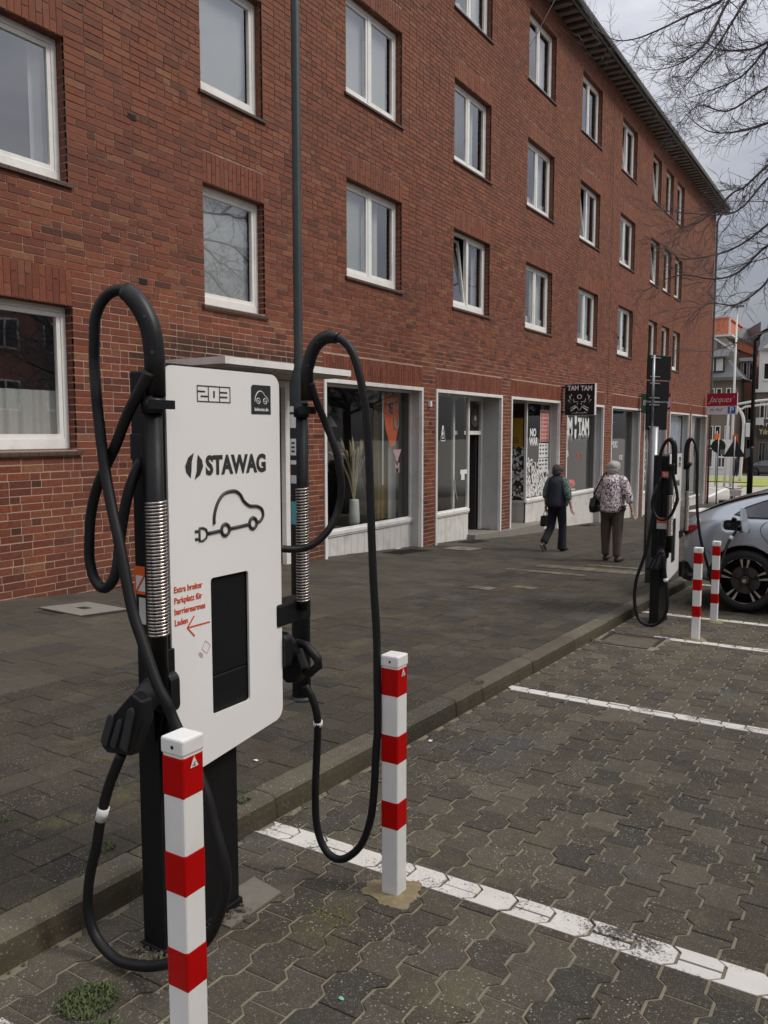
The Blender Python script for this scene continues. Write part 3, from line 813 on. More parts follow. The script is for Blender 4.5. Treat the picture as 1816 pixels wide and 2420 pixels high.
for i, (xa, xb) in enumerate(shops):
    f = shopfront(i, xa, xb); fronts.append(f)
    x0, x1 = xa+.03, xb-.03; zs = sill_z[i]
    if i in (0, 3, 4, 5, 6, 7):
        glazed(f, x0, x1, zs, GT); boards(f, x0, x1, zs-.075, SY-.0, w_=.205)
        shop_room(f, x0, x1, zs-.02, GT+.1, SY+.06, SY+(2.6 if i < 4 else 1.8))
    elif i == 1:
        xp = 15.66
        glazed(f, x0, xp, zs, GT); boards(f, x0, xp, zs-.075, SY, w_=.205)
        shop_room(f, x0, xp-.1, zs-.02, GT+.1, SY+.06, SY+1.6)
        # return glass beside the door and the entrance passage
        b = MB(); b.box(xp-.03, xp+.012, SY-.01, SY+.04, zs-.04, GT); b.build('corner_post', M['shopframe'], f)
        b = MB(); b.box(xp-.02, xp-.012, SY+.04, SY+.20, zs+.04, GT-.04); b.build('side_pane', M['shopglass'], f)
        for k in range(1): 
            b = MB(); b.box(xp-.022, xp-.002, SY+.05, SY+.20, -2.15, zs-.04); b.build('board', M['board'], f)
        yd = SY+.21; zfl = -2.115
        b = MB(); b.box(x1-.0, x1+.02, SY+.04, yd, zfl, GT); b.box(xp, x1, SY+.04, yd+2, GT, GT+.02); b.box(x1-.06, x1, yd, yd+.03, zfl, GT); b.build('passage_wall', M['reveal'], f)
        d = MB(); frame_rect(d, xp-.30, x1-.06, zfl, GT, yd, yd+.06, .075, False); d.box(xp-.225, x1-.135, yd, yd+.06, -.02, .06)
        dd = d.build('door_frame', M['shopframe'], f)
        b = MB(); b.box(xp-.225, x1-.135, yd+.025, yd+.03, .06, GT-.075); b.build('fanlight', M['shopglass'], f)
        b = MB(); b.tube([(16.42, yd+.024, .34), (16.42, yd+.014, .34)], [.19, .19], 24); b.build('round_plaque', M['interior_floor'], f)
        b = MB(); b.tube([(16.42, yd+.013, .34), (16.42, yd+.005, .34)], [.06, .06], 18); b.build('plaque_centre', M['curtain'], f)
        b = MB(); b.box(x1-.20, x1-.15, yd+.1, yd+.9, zfl, -.03); b.build('door', M['wood_dark'], f)   # door standing open
        b = MB(); b.box(xp-.4, x1, yd+2.0, yd+2.02, zfl, .6); b.box(xp-.4, xp-.38, yd, yd+2, zfl, .6); b.box(x1, x1+.02, yd, yd+2, zfl, .6); b.build('passage', M['interior'], f)
    elif i == 2:
        xp = 18.86; zfl = -2.18
        glazed(f, xp, x1, zs, GT); boards(f, xp, x1, zs-.075, SY, w_=.205)
        b = MB(); b.box(xp-.03, xp+.02, SY-.012, SY+.05, zs-.05, GT); b.build('corner_post', M['shopframe'], f)
        y2 = SY+1.35
        b = MB(); b.box(xp+.0, xp+.03, SY+.05, y2, zs-.06, zs+.0); b.build('side_frame', M['shopframe'], f)
        b = MB(); b.box(xp+.0, xp+.03, SY+.05, y2, GT-.05, GT); b.build('side_frame', M['shopframe'], f)
        b = MB(); b.box(xp+.01, xp+.018, SY+.05, y2, zs, GT-.05); b.build('side_pane', M['shopglass'], f)
        for k in range(6):
            b = MB(); b.box(xp+.0, xp+.02, SY+.05+k*.215, SY+.26+k*.215, zfl-.05, zs-.062, random.random()); b.build('board', M['reveal'], f)
        b = MB(); b.box(x0, xp+.03, y2, y2+.04, zfl, GT); b.build('shop_door', M['wood_dark'], f)
        b = MB(); b.quad((x0, SY, GT), (xp, SY, GT), (xp, y2, GT), (x0, y2, GT)); b.build('passage_ceiling', M['reveal'], f)
        shop_room(f, xp+.04, x1, zs-.02, GT+.1, SY+.06, SY+1.6)
# raised threshold slab that the two entrances share
b = MB()
P_ = [(15.66, FY-.02), (19.2, FY-.30), (19.2, SY+1.4), (15.66, SY+2.0)]
P_ = [(15.62, FY+.02), (16.95, FY-.16), (19.0, FY-.20), (19.55, FY-.02), (19.55, SY+.02), (18.83, SY+.02), (18.83, SY+1.4), (15.66, SY+3.4)]
def zt(x): return -2.115-.0165*(x-15.7)
n = len(P_)
b.add([(x, y, zt(x)) for x, y in P_]+[(x, y, -2.9) for x, y in P_], [tuple(range(n))]+[(i, n+i, n+(i+1) % n, (i+1) % n) for i in range(n)])
b.build('threshold_slab', M['cover'], bld)

# ---- entrance and its canopy
b = MB(); b.box(7.02, 9.47, 6.39, FY-.0, .755, .825); cn = b.build('canopy', M['canopy'], bld, bevel=.006)
b = MB(); b.box(6.99, 9.50, 6.36, 6.40, .78, .86); b.box(6.99, 7.03, 6.40, FY, .78, .86); b.box(9.47, 9.51, 6.40, FY, .78, .86)
b.build('canopy_edge', M['shopframe'], cn)
xa, xb, za, zb_ = ents[0]
b = MB(); b.box(xb-.16, xb-.02, FY+.02, FY+.10, -2.1, zb_-.0); b.box(xa, xb-.16, FY+.02, FY+.10, zb_-.09, zb_); b.box(xa, xa+.1, FY+.02, FY+.1, -2.1, zb_-.09); b.box(xb-.95, xb-.87, FY+.06, FY+.14, -2.1, zb_-.09)
e = b.build('entrance_frame', M['shopframe'], bld, bevel=.004)
b = MB(); b.box(xb-.87, xb-.16, FY+.16, FY+.2, -2.1, zb_-.09); b.build('entrance_panel', M['board'], e)
b = MB(); b.box(xa+.1, xb-.95, FY+.12, FY+.16, -2.1, zb_-.09); b.build('entrance_door', M['shopglass'], e)
b = MB(); b.box(xa, xb, FY+1.5, FY+1.52, -2.1, zb_); b.build('hallway', M['interior'], e)

# ---- eaves and roof
ev = empty('eaves', (21, 6.95, 10.05)); ev.parent = bld; ev.matrix_parent_inverse = pmat(bld).inverted()
EY = 6.80
b = MB(); b.quad((BX0, EY+.05, 10.075), (BX1+.4, EY+.05, 10.075), (BX1+.4, FY+.2, 10.075), (BX0, FY+.2, 10.075)); b.build('eaves_boarding', M['wood_dark'], ev)
b = MB(); x = 2.2; k = 0
while x < BX1+.3:
    r_ = MB(); r_.box(x, x+.17, EY+.07, FY+.02, 10.005, 10.072, random.random()); r_.build('rafter', M['eavesboard'], ev)
    x += .385
b = MB(); b.box(BX0, BX1+.42, EY+.03, EY+.07, 10.0, 10.19); b.build('fascia', M['wood_dark'], ev)
b = MB()
prof = [(EY+.03+.055*math.cos(a)-.055, 10.15+.055*math.sin(a)) for a in [R(180+i*180/8) for i in range(9)]]
prof += [(p[0]*1.0, p[1]+.004) for p in reversed(prof)]
b.prism([(EY-.09, 10.165), (EY-.075, 10.125), (EY-.035, 10.10), (EY+.01, 10.115), (EY+.028, 10.16), (EY+.028, 10.19), (EY-.0, 10.13), (EY-.035, 10.115), (EY-.07, 10.135), (EY-.08, 10.17)], 'x', BX0, BX1+.42)
b.build('gutter', M['zinc'], ev)
b = MB(); RZ = 13.2; RY = FY+5.6
b.add([(BX0, EY, 10.19), (BX1+.45, EY, 10.19), (BX1-3, RY, RZ), (BX0, RY, RZ), (BX1+.45, FY+11.5, 10.19), (BX0, FY+11.5, 10.19)], [(0,1,2,3), (1,4,2), (3,2,4,5)])
b.build('roof', M['rooftile'], bld)
# downpipe at the corner
b = MB(); b.tube([(BX1+.07, FY-.05, zroad(41)+.05), (BX1+.07, FY-.05, 9.6), (BX1+.07, FY-.25, 9.95)], .05, 10); b.build('downpipe', M['zinc'], bld)
# soffit at the gable end
# ================================================================== charging stations
CA = [(1.735, 1.847, 0.22), (1.73, 1.855, 0.304), (1.72, 1.886, 0.372), (1.71, 1.934, 0.416), (1.7, 1.979, 0.418), (1.69, 2.015, 0.394), (1.68, 2.038, 0.344), (1.68, 2.047, 0.268), (1.68, 2.05, 0.205), (1.67, 2.033, 0.117), (1.67, 2.027, 0.052), (1.66, 1.996, -0.092), (1.65, 1.959, -0.209), (1.64, 1.916, -0.323), (1.63, 1.861, -0.504), (1.63, 1.821, -0.597), (1.63, 1.765, -0.717), (1.64, 1.738, -0.771), (1.65, 1.719, -0.827), (1.66, 1.62, -1.002), (1.66, 1.586, -1.099), (1.66, 1.551, -1.197), (1.66, 1.544, -1.267), (1.66, 1.564, -1.347), (1.66, 1.614, -1.449), (1.66, 1.707, -1.542), (1.66, 1.804, -1.6), (1.66, 1.894, -1.636), (1.66, 2.01, -1.656), (1.66, 2.104, -1.616), (1.66, 2.14, -1.541), (1.66, 2.135, -1.452), (1.66, 2.116, -1.379), (1.66, 2.089, -1.303), (1.66, 2.065, -1.208), (1.66, 2.023, -1.093), (1.66, 1.958, -0.971)]
CB = [(1.7, 1.841, 0.176), (1.69, 1.878, 0.114), (1.69, 1.927, 0.051), (1.69, 1.978, -0.033), (1.7, 2.034, -0.094), (1.7, 2.086, -0.177), (1.7, 2.115, -0.261), (1.7, 2.125, -0.345), (1.7, 2.125, -0.399), (1.7, 2.106, -0.451), (1.7, 2.07, -0.477), (1.7, 2.033, -0.461), (1.71, 2.013, -0.411), (1.73, 2.013, -0.299), (1.75, 1.996, -0.176), (1.79, 1.984, -0.083)]
CC = [(2.43, 1.813, 0.23), (2.44, 1.79, 0.304), (2.45, 1.748, 0.342), (2.46, 1.699, 0.338), (2.47, 1.657, 0.3), (2.48, 1.63, 0.226), (2.49, 1.61, 0.113), (2.5, 1.599, -0.059), (2.5, 1.59, -0.29), (2.5, 1.58, -0.524), (2.5, 1.566, -0.73), (2.5, 1.564, -0.862), (2.5, 1.562, -1.077), (2.5, 1.569, -1.162), (2.5, 1.578, -1.321), (2.5, 1.596, -1.444), (2.5, 1.642, -1.555), (2.5, 1.726, -1.629), (2.5, 1.799, -1.615), (2.5, 1.842, -1.527), (2.5, 1.848, -1.384), (2.5, 1.839, -1.217), (2.49, 1.828, -1.091), (2.48, 1.845, -1.008), (2.47, 1.87, -0.962)]
CD = [(2.43, 1.802, 0.183), (2.45, 1.796, 0.127), (2.5, 1.786, 0.034), (2.52, 1.757, -0.061), (2.54, 1.746, -0.181), (2.54, 1.758, -0.272), (2.5, 1.774, -0.353), (2.45, 1.812, -0.408), (2.39, 1.856, -0.423), (2.30, 1.90, -0.407)]
A2 = [(8.42, 1.811, -0.29), (8.42, 1.819, -0.114), (8.42, 1.864, -0.054), (8.42, 1.907, -0.083), (8.42, 1.941, -0.158), (8.42, 1.955, -0.238), (8.42, 1.978, -0.525), (8.42, 2.004, -0.78), (8.42, 2.052, -1.112), (8.42, 2.103, -1.309), (8.42, 2.153, -1.475), (8.42, 2.167, -1.682), (8.42, 2.132, -1.858), (8.42, 2.06, -1.925), (8.42, 1.961, -1.925), (8.42, 1.885, -1.855), (8.42, 1.844, -1.75), (8.42, 1.843, -1.622), (8.42, 1.863, -1.465), (8.42, 1.882, -1.325), (8.42, 1.9, -1.201)]
B2 = [(8.38, 1.818, -0.293), (8.38, 1.815, -0.405), (8.38, 1.789, -0.516), (8.38, 1.772, -0.615), (8.38, 1.791, -0.72), (8.38, 1.832, -0.808), (8.38, 1.888, -0.847), (8.38, 1.945, -0.841), (8.38, 1.987, -0.788), (8.38, 2.01, -0.707), (8.38, 1.993, -0.592), (8.45, 1.967, -0.463), (8.56, 1.952, -0.441)]
C2 = [(9.2, 1.86, -0.269), (9.2, 1.855, -0.124), (9.2, 1.816, -0.054), (9.2, 1.773, -0.137), (9.2, 1.751, -0.284), (9.2, 1.742, -0.681), (9.2, 1.731, -0.852), (9.22, 1.702, -1.081), (9.25, 1.656, -1.283), (9.3, 1.607, -1.477), (9.38, 1.577, -1.64), (9.5, 1.536, -1.45), (9.62, 1.489, -1.217), (9.70, 1.456, -1.13), (9.76, 1.408, -1.046)]

def rot_to(v):
    return Vector(v).to_track_quat('Z', 'Y')
def collar(bm_, p, d, r, L_, n=14):
    p = Vector(p); d = Vector(d).normalized(); bm_.tube([p-d*L_/2, p+d*L_/2], r, n)
def handle(parent, P0, side, grip_open=False):
    """charging plug parked in its socket; P0 = socket mouth on the cabinet side, side = -1 left, +1 right"""
    s = side; px, py, pz = P0
    b = MB(); b.prism(rrect(py-.06, py+.06, pz-.06, pz+.07, .03), 'x', px-s*.004, px+s*.035); h = b.build('socket', M['blackplastic'], parent, bevel=.004)
    ob = MB()
    ob.tube(smooth_path([(px+s*.02, py-.005, pz+.02), (px+s*.065, py, pz+.005), (px+s*.105, py+.01, pz-.03)], 4), [.050, .050, .049, .047, .045, .043, .042, .041, .040], 16)
    x1 = px+s*.118
    if not grip_open:
        ob.prism([(py+.062, pz-.035), (py-.005, pz+.03), (py-.050, pz+.012), (py-.052, pz-.045), (py+.003, pz-.165), (py+.108, pz-.176), (py+.135, pz-.160), (py+.120, pz-.115)], 'x', x1-.026, x1+.020)
        pl = ob.build('plug', M['blackplastic'], parent, bevel=.006)
        for (ya, za, yb, zb_, w_) in ((py+.078, pz-.052, py+.118, pz-.150, .0155), (py+.040, pz-.062, py+.078, pz-.150, .0125), (py-.012, pz-.018, py+.030, pz-.150, .0165)):
            d = Vector((0, yb-ya, zb_-za)).normalized(); n_ = Vector((0, -d.z, d.y))*w_
            A_, B_ = Vector((0, ya, za)), Vector((0, yb, zb_)); g = MB()
            P_ = [A_-n_*.7, A_+d*-.010, A_+n_*.7, A_+n_+d*.012, B_+n_, B_-n_, A_-n_+d*.012]
            g.prism([(p.y, p.z) for p in P_], 'x', x1+s*.018, x1+s*.034); g.build('grip_bar', M['greyplastic'], pl, bevel=.005)
    else:
        ob.prism([(py+.06, pz-.03), (py-.02, pz-.005), (py-.06, pz-.085), (py-.03, pz-.140), (py+.02, pz-.150), (py+.055, pz-.125)], 'x', x1-.024, x1+.024)
        pl = ob.build('plug', M['blackplastic'], parent, bevel=.006)
        g = MB(); ring = [(x1, py+.040, pz-.020), (x1, py-.020, pz+.008), (x1, py-.058, pz+.004), (x1, py-.112, pz-.040), (x1, py-.116, pz-.066), (x1, py-.078, pz-.100), (x1, py-.035, pz-.090)]
        g.tube(ring, .017, 8); g.build('grip', M['blackplastic'], pl)
    return pl
def station(X0, Y0, DZ, zgnd, label, paths, second=False):
    """X0,Y0: shift from the first station; DZ: height shift"""
    def S(p): return (p[0]+X0, p[1]+Y0, p[2]+DZ)
    xl, xr = 1.79+X0, 2.33+X0; yp = 1.868+Y0
    root = empty('charging_station', (2.0+X0, 1.98+Y0, zgnd)); tag(root, label, 'charging station', 'ev charging stations at the kerb')
    # pedestal
    b = MB(); b.box(xl+.0, xl+.36, yp+.068, yp+.162, zgnd-.05, -.92+DZ); b.box(xl-.0015, xl+.0, yp+.068, yp+.128, zgnd-.04, -.92+DZ)
    b.build('pedestal', M['blackmetal'], root, bevel=.004)
    b = MB(); b.box(xl-.01, xl+.37, yp+.058, yp+.172, zgnd-.03, zgnd+.02); b.build('base_plate', M['blackmetal'], root, bevel=.004)
    # cabinet: shallow housing behind the plate, cut off slanting at the foot
    b = MB(); b.prism([(yp+.012, .185+DZ), (yp+.162, .195+DZ), (yp+.162, -.93+DZ), (yp+.068, -.96+DZ), (yp+.03, -.80+DZ), (yp+.012, -.80+DZ)], 'x', xl+.004, xr-.03)
    b.prism([(xl+.02, -.80+DZ), (xr-.03, -.80+DZ), (xr-.05, -.98+DZ), (xl+.02, -1.05+DZ)], 'y', yp+.012, yp+.067)
    cab = b.build('cabinet', M['blackmetal'], root, bevel=.006)
    b = MB(); b.box(xl-.004, xl+.004, yp+.10, yp+.158, -.08+DZ, .0+DZ); b.box(xl-.012, xl+.004, yp+.075, yp+.10, -.97+DZ, .14+DZ); b.build('side_trim', M['blackplastic'], cab, bevel=.002)
    # front plate: rounded top, lower edge rising to the right
    sx0, sx1, sz0, sz1 = 1.965+X0, 2.150+X0, -.925+DZ, -.468+DZ
    T = .2065+DZ
    outl = []
    rr = .045
    for cx, cz, a0, a1 in ((xr-rr, T-rr, 0, 90), (xl+rr*.6, T-rr*.6, 90, 180)):
        r_ = rr if a0 == 0 else rr*.6
        for k in range(7): a = R(a0+(a1-a0)*k/6); outl.append((cx+r_*math.cos(a), cz+r_*math.sin(a)))
    outl.append((xl, -1.098+DZ))
    for k in range(7):
        a = R(-84+84*k/6); outl.append((xr-rr+rr*math.cos(a), -.998+DZ+rr*math.sin(a)))
    win_ = rrect(sx0, sx1, sz0, sz1, .012, 3)
    def plate_mesh(outer, hole, y0, y1):
        bm_ = bmesh.new()
        def ring(P, y): return [bm_.verts.new((p[0], y, p[1])) for p in P]
        def loop_edges(V): return [bm_.edges.new((V[i], V[(i+1) % len(V)])) for i in range(len(V))]
        o1 = ring(outer, y0); h1 = ring(hole, y0); o2 = ring(outer, y1); h2 = ring(hole, y1)
        e1 = loop_edges(o1)+loop_edges(h1); e2 = loop_edges(o2)+loop_edges(h2)
        bmesh.ops.triangle_fill(bm_, use_beauty=True, use_dissolve=False, edges=e1)
        bmesh.ops.triangle_fill(bm_, use_beauty=True, use_dissolve=False, edges=e2)
        for A_, B_ in ((o1, o2), (h1, h2)):
            for i in range(len(A_)): bm_.faces.new((A_[i], A_[(i+1) % len(A_)], B_[(i+1) % len(A_)], B_[i]))
        bmesh.ops.recalc_face_normals(bm_, faces=bm_.faces)
        me = bpy.data.meshes.new('plate'); bm_.to_mesh(me); bm_.free(); return me
    me = plate_mesh(outl, win_, yp, yp+.008); me.materials.append(M['whiteplate']); pl = link('front_plate', me, root)
    cxm, czm = (xl+xr)/2, (T-1.05+DZ)/2
    out2 = [(cxm+(p[0]-cxm)*1.028, czm+(p[1]-czm)*1.010) for p in outl]
    me = plate_mesh(out2, [(p[0], p[1]) for p in win_], yp+.009, yp+.020); me.materials.append(M['blackplastic']); link('plate_backing', me, root)
    # recessed screen niche
    b = MB(); d = .10
    b.quad((sx0, yp+.02, sz0), (sx0, yp+d, sz0), (sx0, yp+d, sz1), (sx0, yp+.02, sz1)); b.quad((sx1, yp+.02, sz0), (sx1, yp+.02, sz1), (sx1, yp+d, sz1), (sx1, yp+d, sz0))
    b.quad((sx0, yp+.02, sz0), (sx1, yp+.02, sz0), (sx1, yp+.045, sz0+.03), (sx0, yp+.045, sz0+.03)); b.quad((sx0, yp+.02, sz1), (sx0, yp+d, sz1), (sx1, yp+d, sz1), (sx1, yp+.02, sz1))
    b.quad((sx0, yp+.045, sz0+.03), (sx1, yp+.045, sz0+.03), (sx1, yp+.06, -.73+DZ), (sx0, yp+.06, -.73+DZ))
    b.build('niche', M['blackplastic'], root, fix=False)
    b = MB(); b.add([(sx0, yp+.022, -.735+DZ), (sx1, yp+.022, -.735+DZ), (sx1, yp+.030, -.47+DZ), (sx0, yp+.030, -.47+DZ), (sx0, yp+.06, -.735+DZ), (sx1, yp+.06, -.735+DZ), (sx1, yp+.06, -.47+DZ), (sx0, yp+.06, -.47+DZ)],
                    [(0,1,2,3), (0,4,5,1), (4,7,6,5), (0,3,7,4), (1,5,6,2), (3,2,6,7)]); b.build('screen', M['screen'], root)
    # ---- print on the plate
    Y = yp-.0012
    def bar(nm, pts, r_, mat, closed=False):
        b = MB(); P_ = [(x+X0, Y, z+DZ) for x, z in pts]
        if closed: P_ = P_+[P_[0]]
        for i in range(len(P_)-1):
            a_, c_ = Vector(P_[i]), Vector(P_[i+1]); dd = (c_-a_)
            if dd.length < 1e-6: continue
            nn = Vector((-dd.z, 0, dd.x)).normalized()*r_; e_ = dd.normalized()*r_*.6
            vs = [a_-nn-e_, c_-nn+e_, c_+nn+e_, a_+nn-e_]
            b.add([v+Vector((0, -i*.000004, 0)) for v in vs], [(0,1,2,3)])
        return b.build(nm, mat, pl)
    # boxed number
    nx0, nx1, nz0, nz1 = 1.920, 2.074, .100, .1525
    b = MB(); w3 = (nx1-nx0)/3
    def rect(x0, x1, z0, z1): b.quad((x0+X0, Y, z0+DZ), (x1+X0, Y, z0+DZ), (x1+X0, Y, z1+DZ), (x0+X0, Y, z1+DZ))
    t_ = .0035
    rect(nx0, nx1, nz1-t_, nz1); rect(nx0, nx1, nz0, nz0+t_); rect(nx0, nx0+t_, nz0+t_, nz1-t_); rect(nx1-t_, nx1, nz0+t_, nz1-t_)
    for k in (1, 2): rect(nx0+w3*k-t_/2, nx0+w3*k+t_/2, nz0+t_, nz1-t_)
    zm = (nz0+nz1)/2; q = .0105
    # the dark slots that leave heavy block digits 2, 0 and 3
    rect(nx0+t_, nx0+w3-.015, zm+.0045, zm+.0095); rect(nx0+.016, nx0+w3-t_/2, zm-.0105, zm-.0055)
    rect(nx0+w3+w3/2-.0035, nx0+w3+w3/2+.0035, zm-.011, zm+.011)
    rect(nx0+2*w3+t_/2, nx1-.015, zm+.0045, zm+.0095); rect(nx0+2*w3+t_/2, nx1-.015, zm-.0105, zm-.0055)
    b.build('number_print', M['ink'], pl, fix=False)
    # round-cornered logo field
    b = MB(); f_ = [(2.178, .163-.004), (2.186, .1665), (2.281, .1665), (2.281, .067), (2.178, .067)]
    b.add([(x+X0, Y, z+DZ) for x, z in f_], [tuple(range(5))]); b.build('logo_field', M['greyplastic'], pl)
    Yl = Y-.0008
    b = MB(); cx, cz = 2.2295, .128
    pts = [(cx-.034, cz-.020), (cx-.031, cz-.002), (cx-.018, cz+.014), (cx-.004, cz+.018), (cx+.010, cz+.012), (cx+.020, cz+.002), (cx+.033, cz-.006), (cx+.037, cz-.018)]
    sp_ = smooth_path([(x+X0, Yl, z+DZ) for x, z in pts], 3); b.tube(sp_, .0017, 6)
    for ox in (-.016, .020):
        b.tube([(cx+ox+.0095*math.cos(R(a))+X0, Yl, cz-.016+.0095*math.sin(R(a))+DZ) for a in range(0, 361, 30)], .0015, 6)
        b.box(cx+ox-.003+X0, cx+ox+.003+X0, Yl-.0004, Yl+.0004, cz-.018+DZ, cz-.014+DZ)
    b.build('logo_car', M['white'], pl)
    text('logo_lettering', 'ladenetz.de', .0165, (2.2295+X0, Yl, .083+DZ), TO_ROAD, M['white'], pl, 'CENTER', .0003, sx=.98)
    # company mark
    def leaf(cx, cz, s_, flip):
        P_ = [(0.004, .044), (-.020, .030), (-.034, .004), (-.030, -.016), (-.012, -.034), (-.008, -.012), (-.006, .016)]
        if flip: P_ = [(-x, -z) for x, z in P_]
        b = MB(); b.add([(cx+x*s_+X0, Y, cz+z*s_+DZ) for x, z in P_], [tuple(range(len(P_)))]); return b.build('logo_leaf', M['ink'], pl)
    leaf(1.897, -.104, 1.02, False); leaf(1.906, -.100, 1.02, True)
    text('company_name', 'STAWAG', .083, (1.953+X0, Y, -.104+DZ), TO_ROAD, M['ink'], pl, 'LEFT', .0034, shear=.0, sx=.86)
    # car outline with a plug
    body = smooth_path([(x+X0, Y-.0002, z+DZ) for x, z in [(1.985,-.292),(1.987,-.262),(2.003,-.225),(2.035,-.196),(2.085,-.190),(2.112,-.203),(2.130,-.226),(2.160,-.245),(2.200,-.250),(2.224,-.262),(2.230,-.285),(2.215,-.303),(2.195,-.305)]], 4)
    b = MB(); b.tube(body,   .0055, 8); b.tube([(2.158+X0, Y, -.309+DZ), (2.058+X0, Y, -.315+DZ)], .0055, 8); b.tube([(2.018+X0, Y, -.317+DZ), (1.955+X0, Y, -.320+DZ)], .0055, 8)
    for wx, wz in ((2.038, -.316), (2.177, -.307)):
        b.tube([(wx+.019*math.cos(R(a))+X0, Y, wz+.019*math.sin(R(a))+DZ) for a in range(0, 361, 24)], .0058, 8, cap=False)
    b.tube([(x+X0, Y, z+DZ) for x, z in [(1.918,-.300),(1.934,-.300),(1.948,-.307),(1.953,-.320),(1.948,-.334),(1.934,-.341),(1.918,-.341),(1.918,-.300)]], .004, 6)
    for dz_ in (-.308, -.333): b.tube([(1.899+X0, Y, dz_+DZ), (1.914+X0, Y, dz_+DZ)], .0045, 6)
    b.build('car_pictogram', M['ink'], pl)
    if not second:
        for k, s_ in enumerate(('Extra breiter', 'Parkplatz für', 'barrierearmes', 'Laden')):
            text('notice_line', s_, .0275, (1.802+X0, Y, -.482-.0345*k+DZ), TO_ROAD, M['redink'], pl, 'LEFT', .0004, sx=.86)
        bar('arrow', [(1.955, -.610), (1.857, -.610)], .0026, M['redink']); bar('arrow', [(1.886, -.578), (1.856, -.610), (1.886, -.642)], .0026, M['redink'])
        bar('card_symbol', [(1.935, -.668), (1.957, -.688), (1.940, -.712), (1.918, -.692)], .0007, M['pinkink'], True)
        for r_ in (.006, .011, .016):
            bar('card_symbol', [(1.921+r_*math.cos(R(a)), -.703+r_*math.sin(R(a))) for a in range(170, 281, 22)], .0008, M['pinkink'])
    # ---- side stickers
    Xs = xl-.0145
    b = MB()
    if not second:
        b.quad((xl-.0015, yp+.104, -.505+DZ), (xl-.0015, yp+.158, -.505+DZ), (xl-.0015, yp+.158, -.415+DZ), (xl-.0015, yp+.104, -.415+DZ)); st = b.build('warning_sticker', M['orange'], cab)
        b = MB(); b.quad((xl-.0022, yp+.108, -.495+DZ), (xl-.0022, yp+.150, -.495+DZ), (xl-.0022, yp+.150, -.445+DZ), (xl-.0022, yp+.108, -.445+DZ)); b.build('sticker_print', M['white'], st)
        b = MB(); b.add([(xl-.003, yp+.155, -.50+DZ), (xl-.003, yp+.148, -.50+DZ), (xl-.003, yp+.105, -.440+DZ), (xl-.003, yp+.112, -.438+DZ)], [(0,1,2,3)]); b.build('sticker_stroke', M['redink'], st)
        b = MB(); b.quad((xl-.0015, yp+.104, -.60+DZ), (xl-.0015, yp+.14, -.60+DZ), (xl-.0015, yp+.14, -.515+DZ), (xl-.0015, yp+.104, -.515+DZ)); b.build('notice_sticker', M['curtain'], cab)
    else:
        def stq(y0, y1, z0, z1, m, nm='sticker'):
            b = MB(); b.quad((Xs, y0, z0), (Xs, y1, z0), (Xs, y1, z1), (Xs, y0, z1)); return b.build(nm, M[m], cab)
        s1 = stq(1.866, 1.965, -.445, -.375, 'redink', 'number_sticker'); text('number_print', '203', .055, (Xs-.001, 1.915, -.41), TO_CAM, M['white'], s1, 'CENTER', .001)
        stq(1.90, 2.0, -.895, -.845, 'orange', 'warning_sticker'); s2 = stq(1.895, 2.0, -.96, -.90, 'curtain', 'notice_sticker')
    # ---- cable supports
    tubes = ((1.735, 1.865, .030, -.78, -.20, .11, -.61), (2.432, 1.848, .0235, -.655, -.198, .11, -.625))
    for i, (tx, ty, tr, zb, zr_, zt_, zs) in enumerate(tubes):
        if second: tx += X0; ty += Y0-.025; 
        else: tx += X0; ty += Y0
        b = MB(); b.tube([(tx, ty, zb+DZ), (tx, ty, zt_+DZ)], tr*.86, 18); tb = b.build('support_tube', M['blackmetal'], root)
        b = MB(); rx = ty
        # coil spring
        turns = 40; pts = []
        za, zc = zs+DZ, zr_+DZ
        for k in range(turns*10+1):
            a = 2*math.pi*k/10; pts.append((tx+tr*.98*math.cos(a), ty+tr*.98*math.sin(a), za+(zc-za)*k/(turns*10)))
        b.tube(pts, .0036, 5); b.build('coil_spring', M['steel'], tb)
        b = MB(); collar(b, (tx, ty, .085+DZ), (0,0,1), tr*1.22, .05); b.box(tx-.045, tx+.045, ty-tr*1.5, ty-tr*1.0, .072+DZ, .098+DZ); b.build('clamp', M['blackplastic'], tb)
        if i == 1:
            b = MB(); b.box(2.30+X0, 2.50+X0, 1.86+Y0, 1.95+Y0, -.70+DZ, -.618+DZ); b.build('bracket', M['blackmetal'], tb, bevel=.008)
        else:
            b = MB(); b.box(tx+.0, xl+.01, ty, ty+.06, -.74+DZ, -.66+DZ); b.build('bracket', M['blackmetal'], tb, bevel=.005)
    for path, slv, sr, cr_ in paths:
        P_ = smooth_path(path, 5)
        if slv:
            b = MB(); k = slv*5+1; n_ = k
            base_ = Vector(path[0]); P0 = [base_+Vector((0, .006, -.11))]+[Vector(p)+Vector((0, .006, 0)) for p in P_[:k]]
            b.tube(P0, [sr*1.06]*(len(P0)-3)+[sr*1.0, sr*.97, sr*.92], 14); sv = b.build('cable_arch', M['blackplastic'], root)
            for kk in (2, 8, 13):
                if kk < len(P0)-2:
                    p = P0[kk]; b = MB(); d_ = Vector((-.8, -.6, .1)).normalized(); b.tube([p+d_*sr*.92, p+d_*(sr*1.10)], .006, 8); b.build('rivet', M['screen'], sv)
            P_ = P_[k-3:]
        b = MB(); b.tube(P_, cr_, 10); b.build('charging_cable', M['rubber'], root)
    return root
st1 = station(0, 0, 0, -1.69, 'near charging station with tall white front plate, dark screen and red notice', [(CA, 3, .0285, .0165), (CB, 0, 0, .0165), (CC, 3, .0225, .0145), (CD, 0, 0, .0135)])
h1 = handle(st1, (1.79, 1.90, -.80), -1)
h2 = handle(st1, (2.335, 1.91, -.80), 1, True)
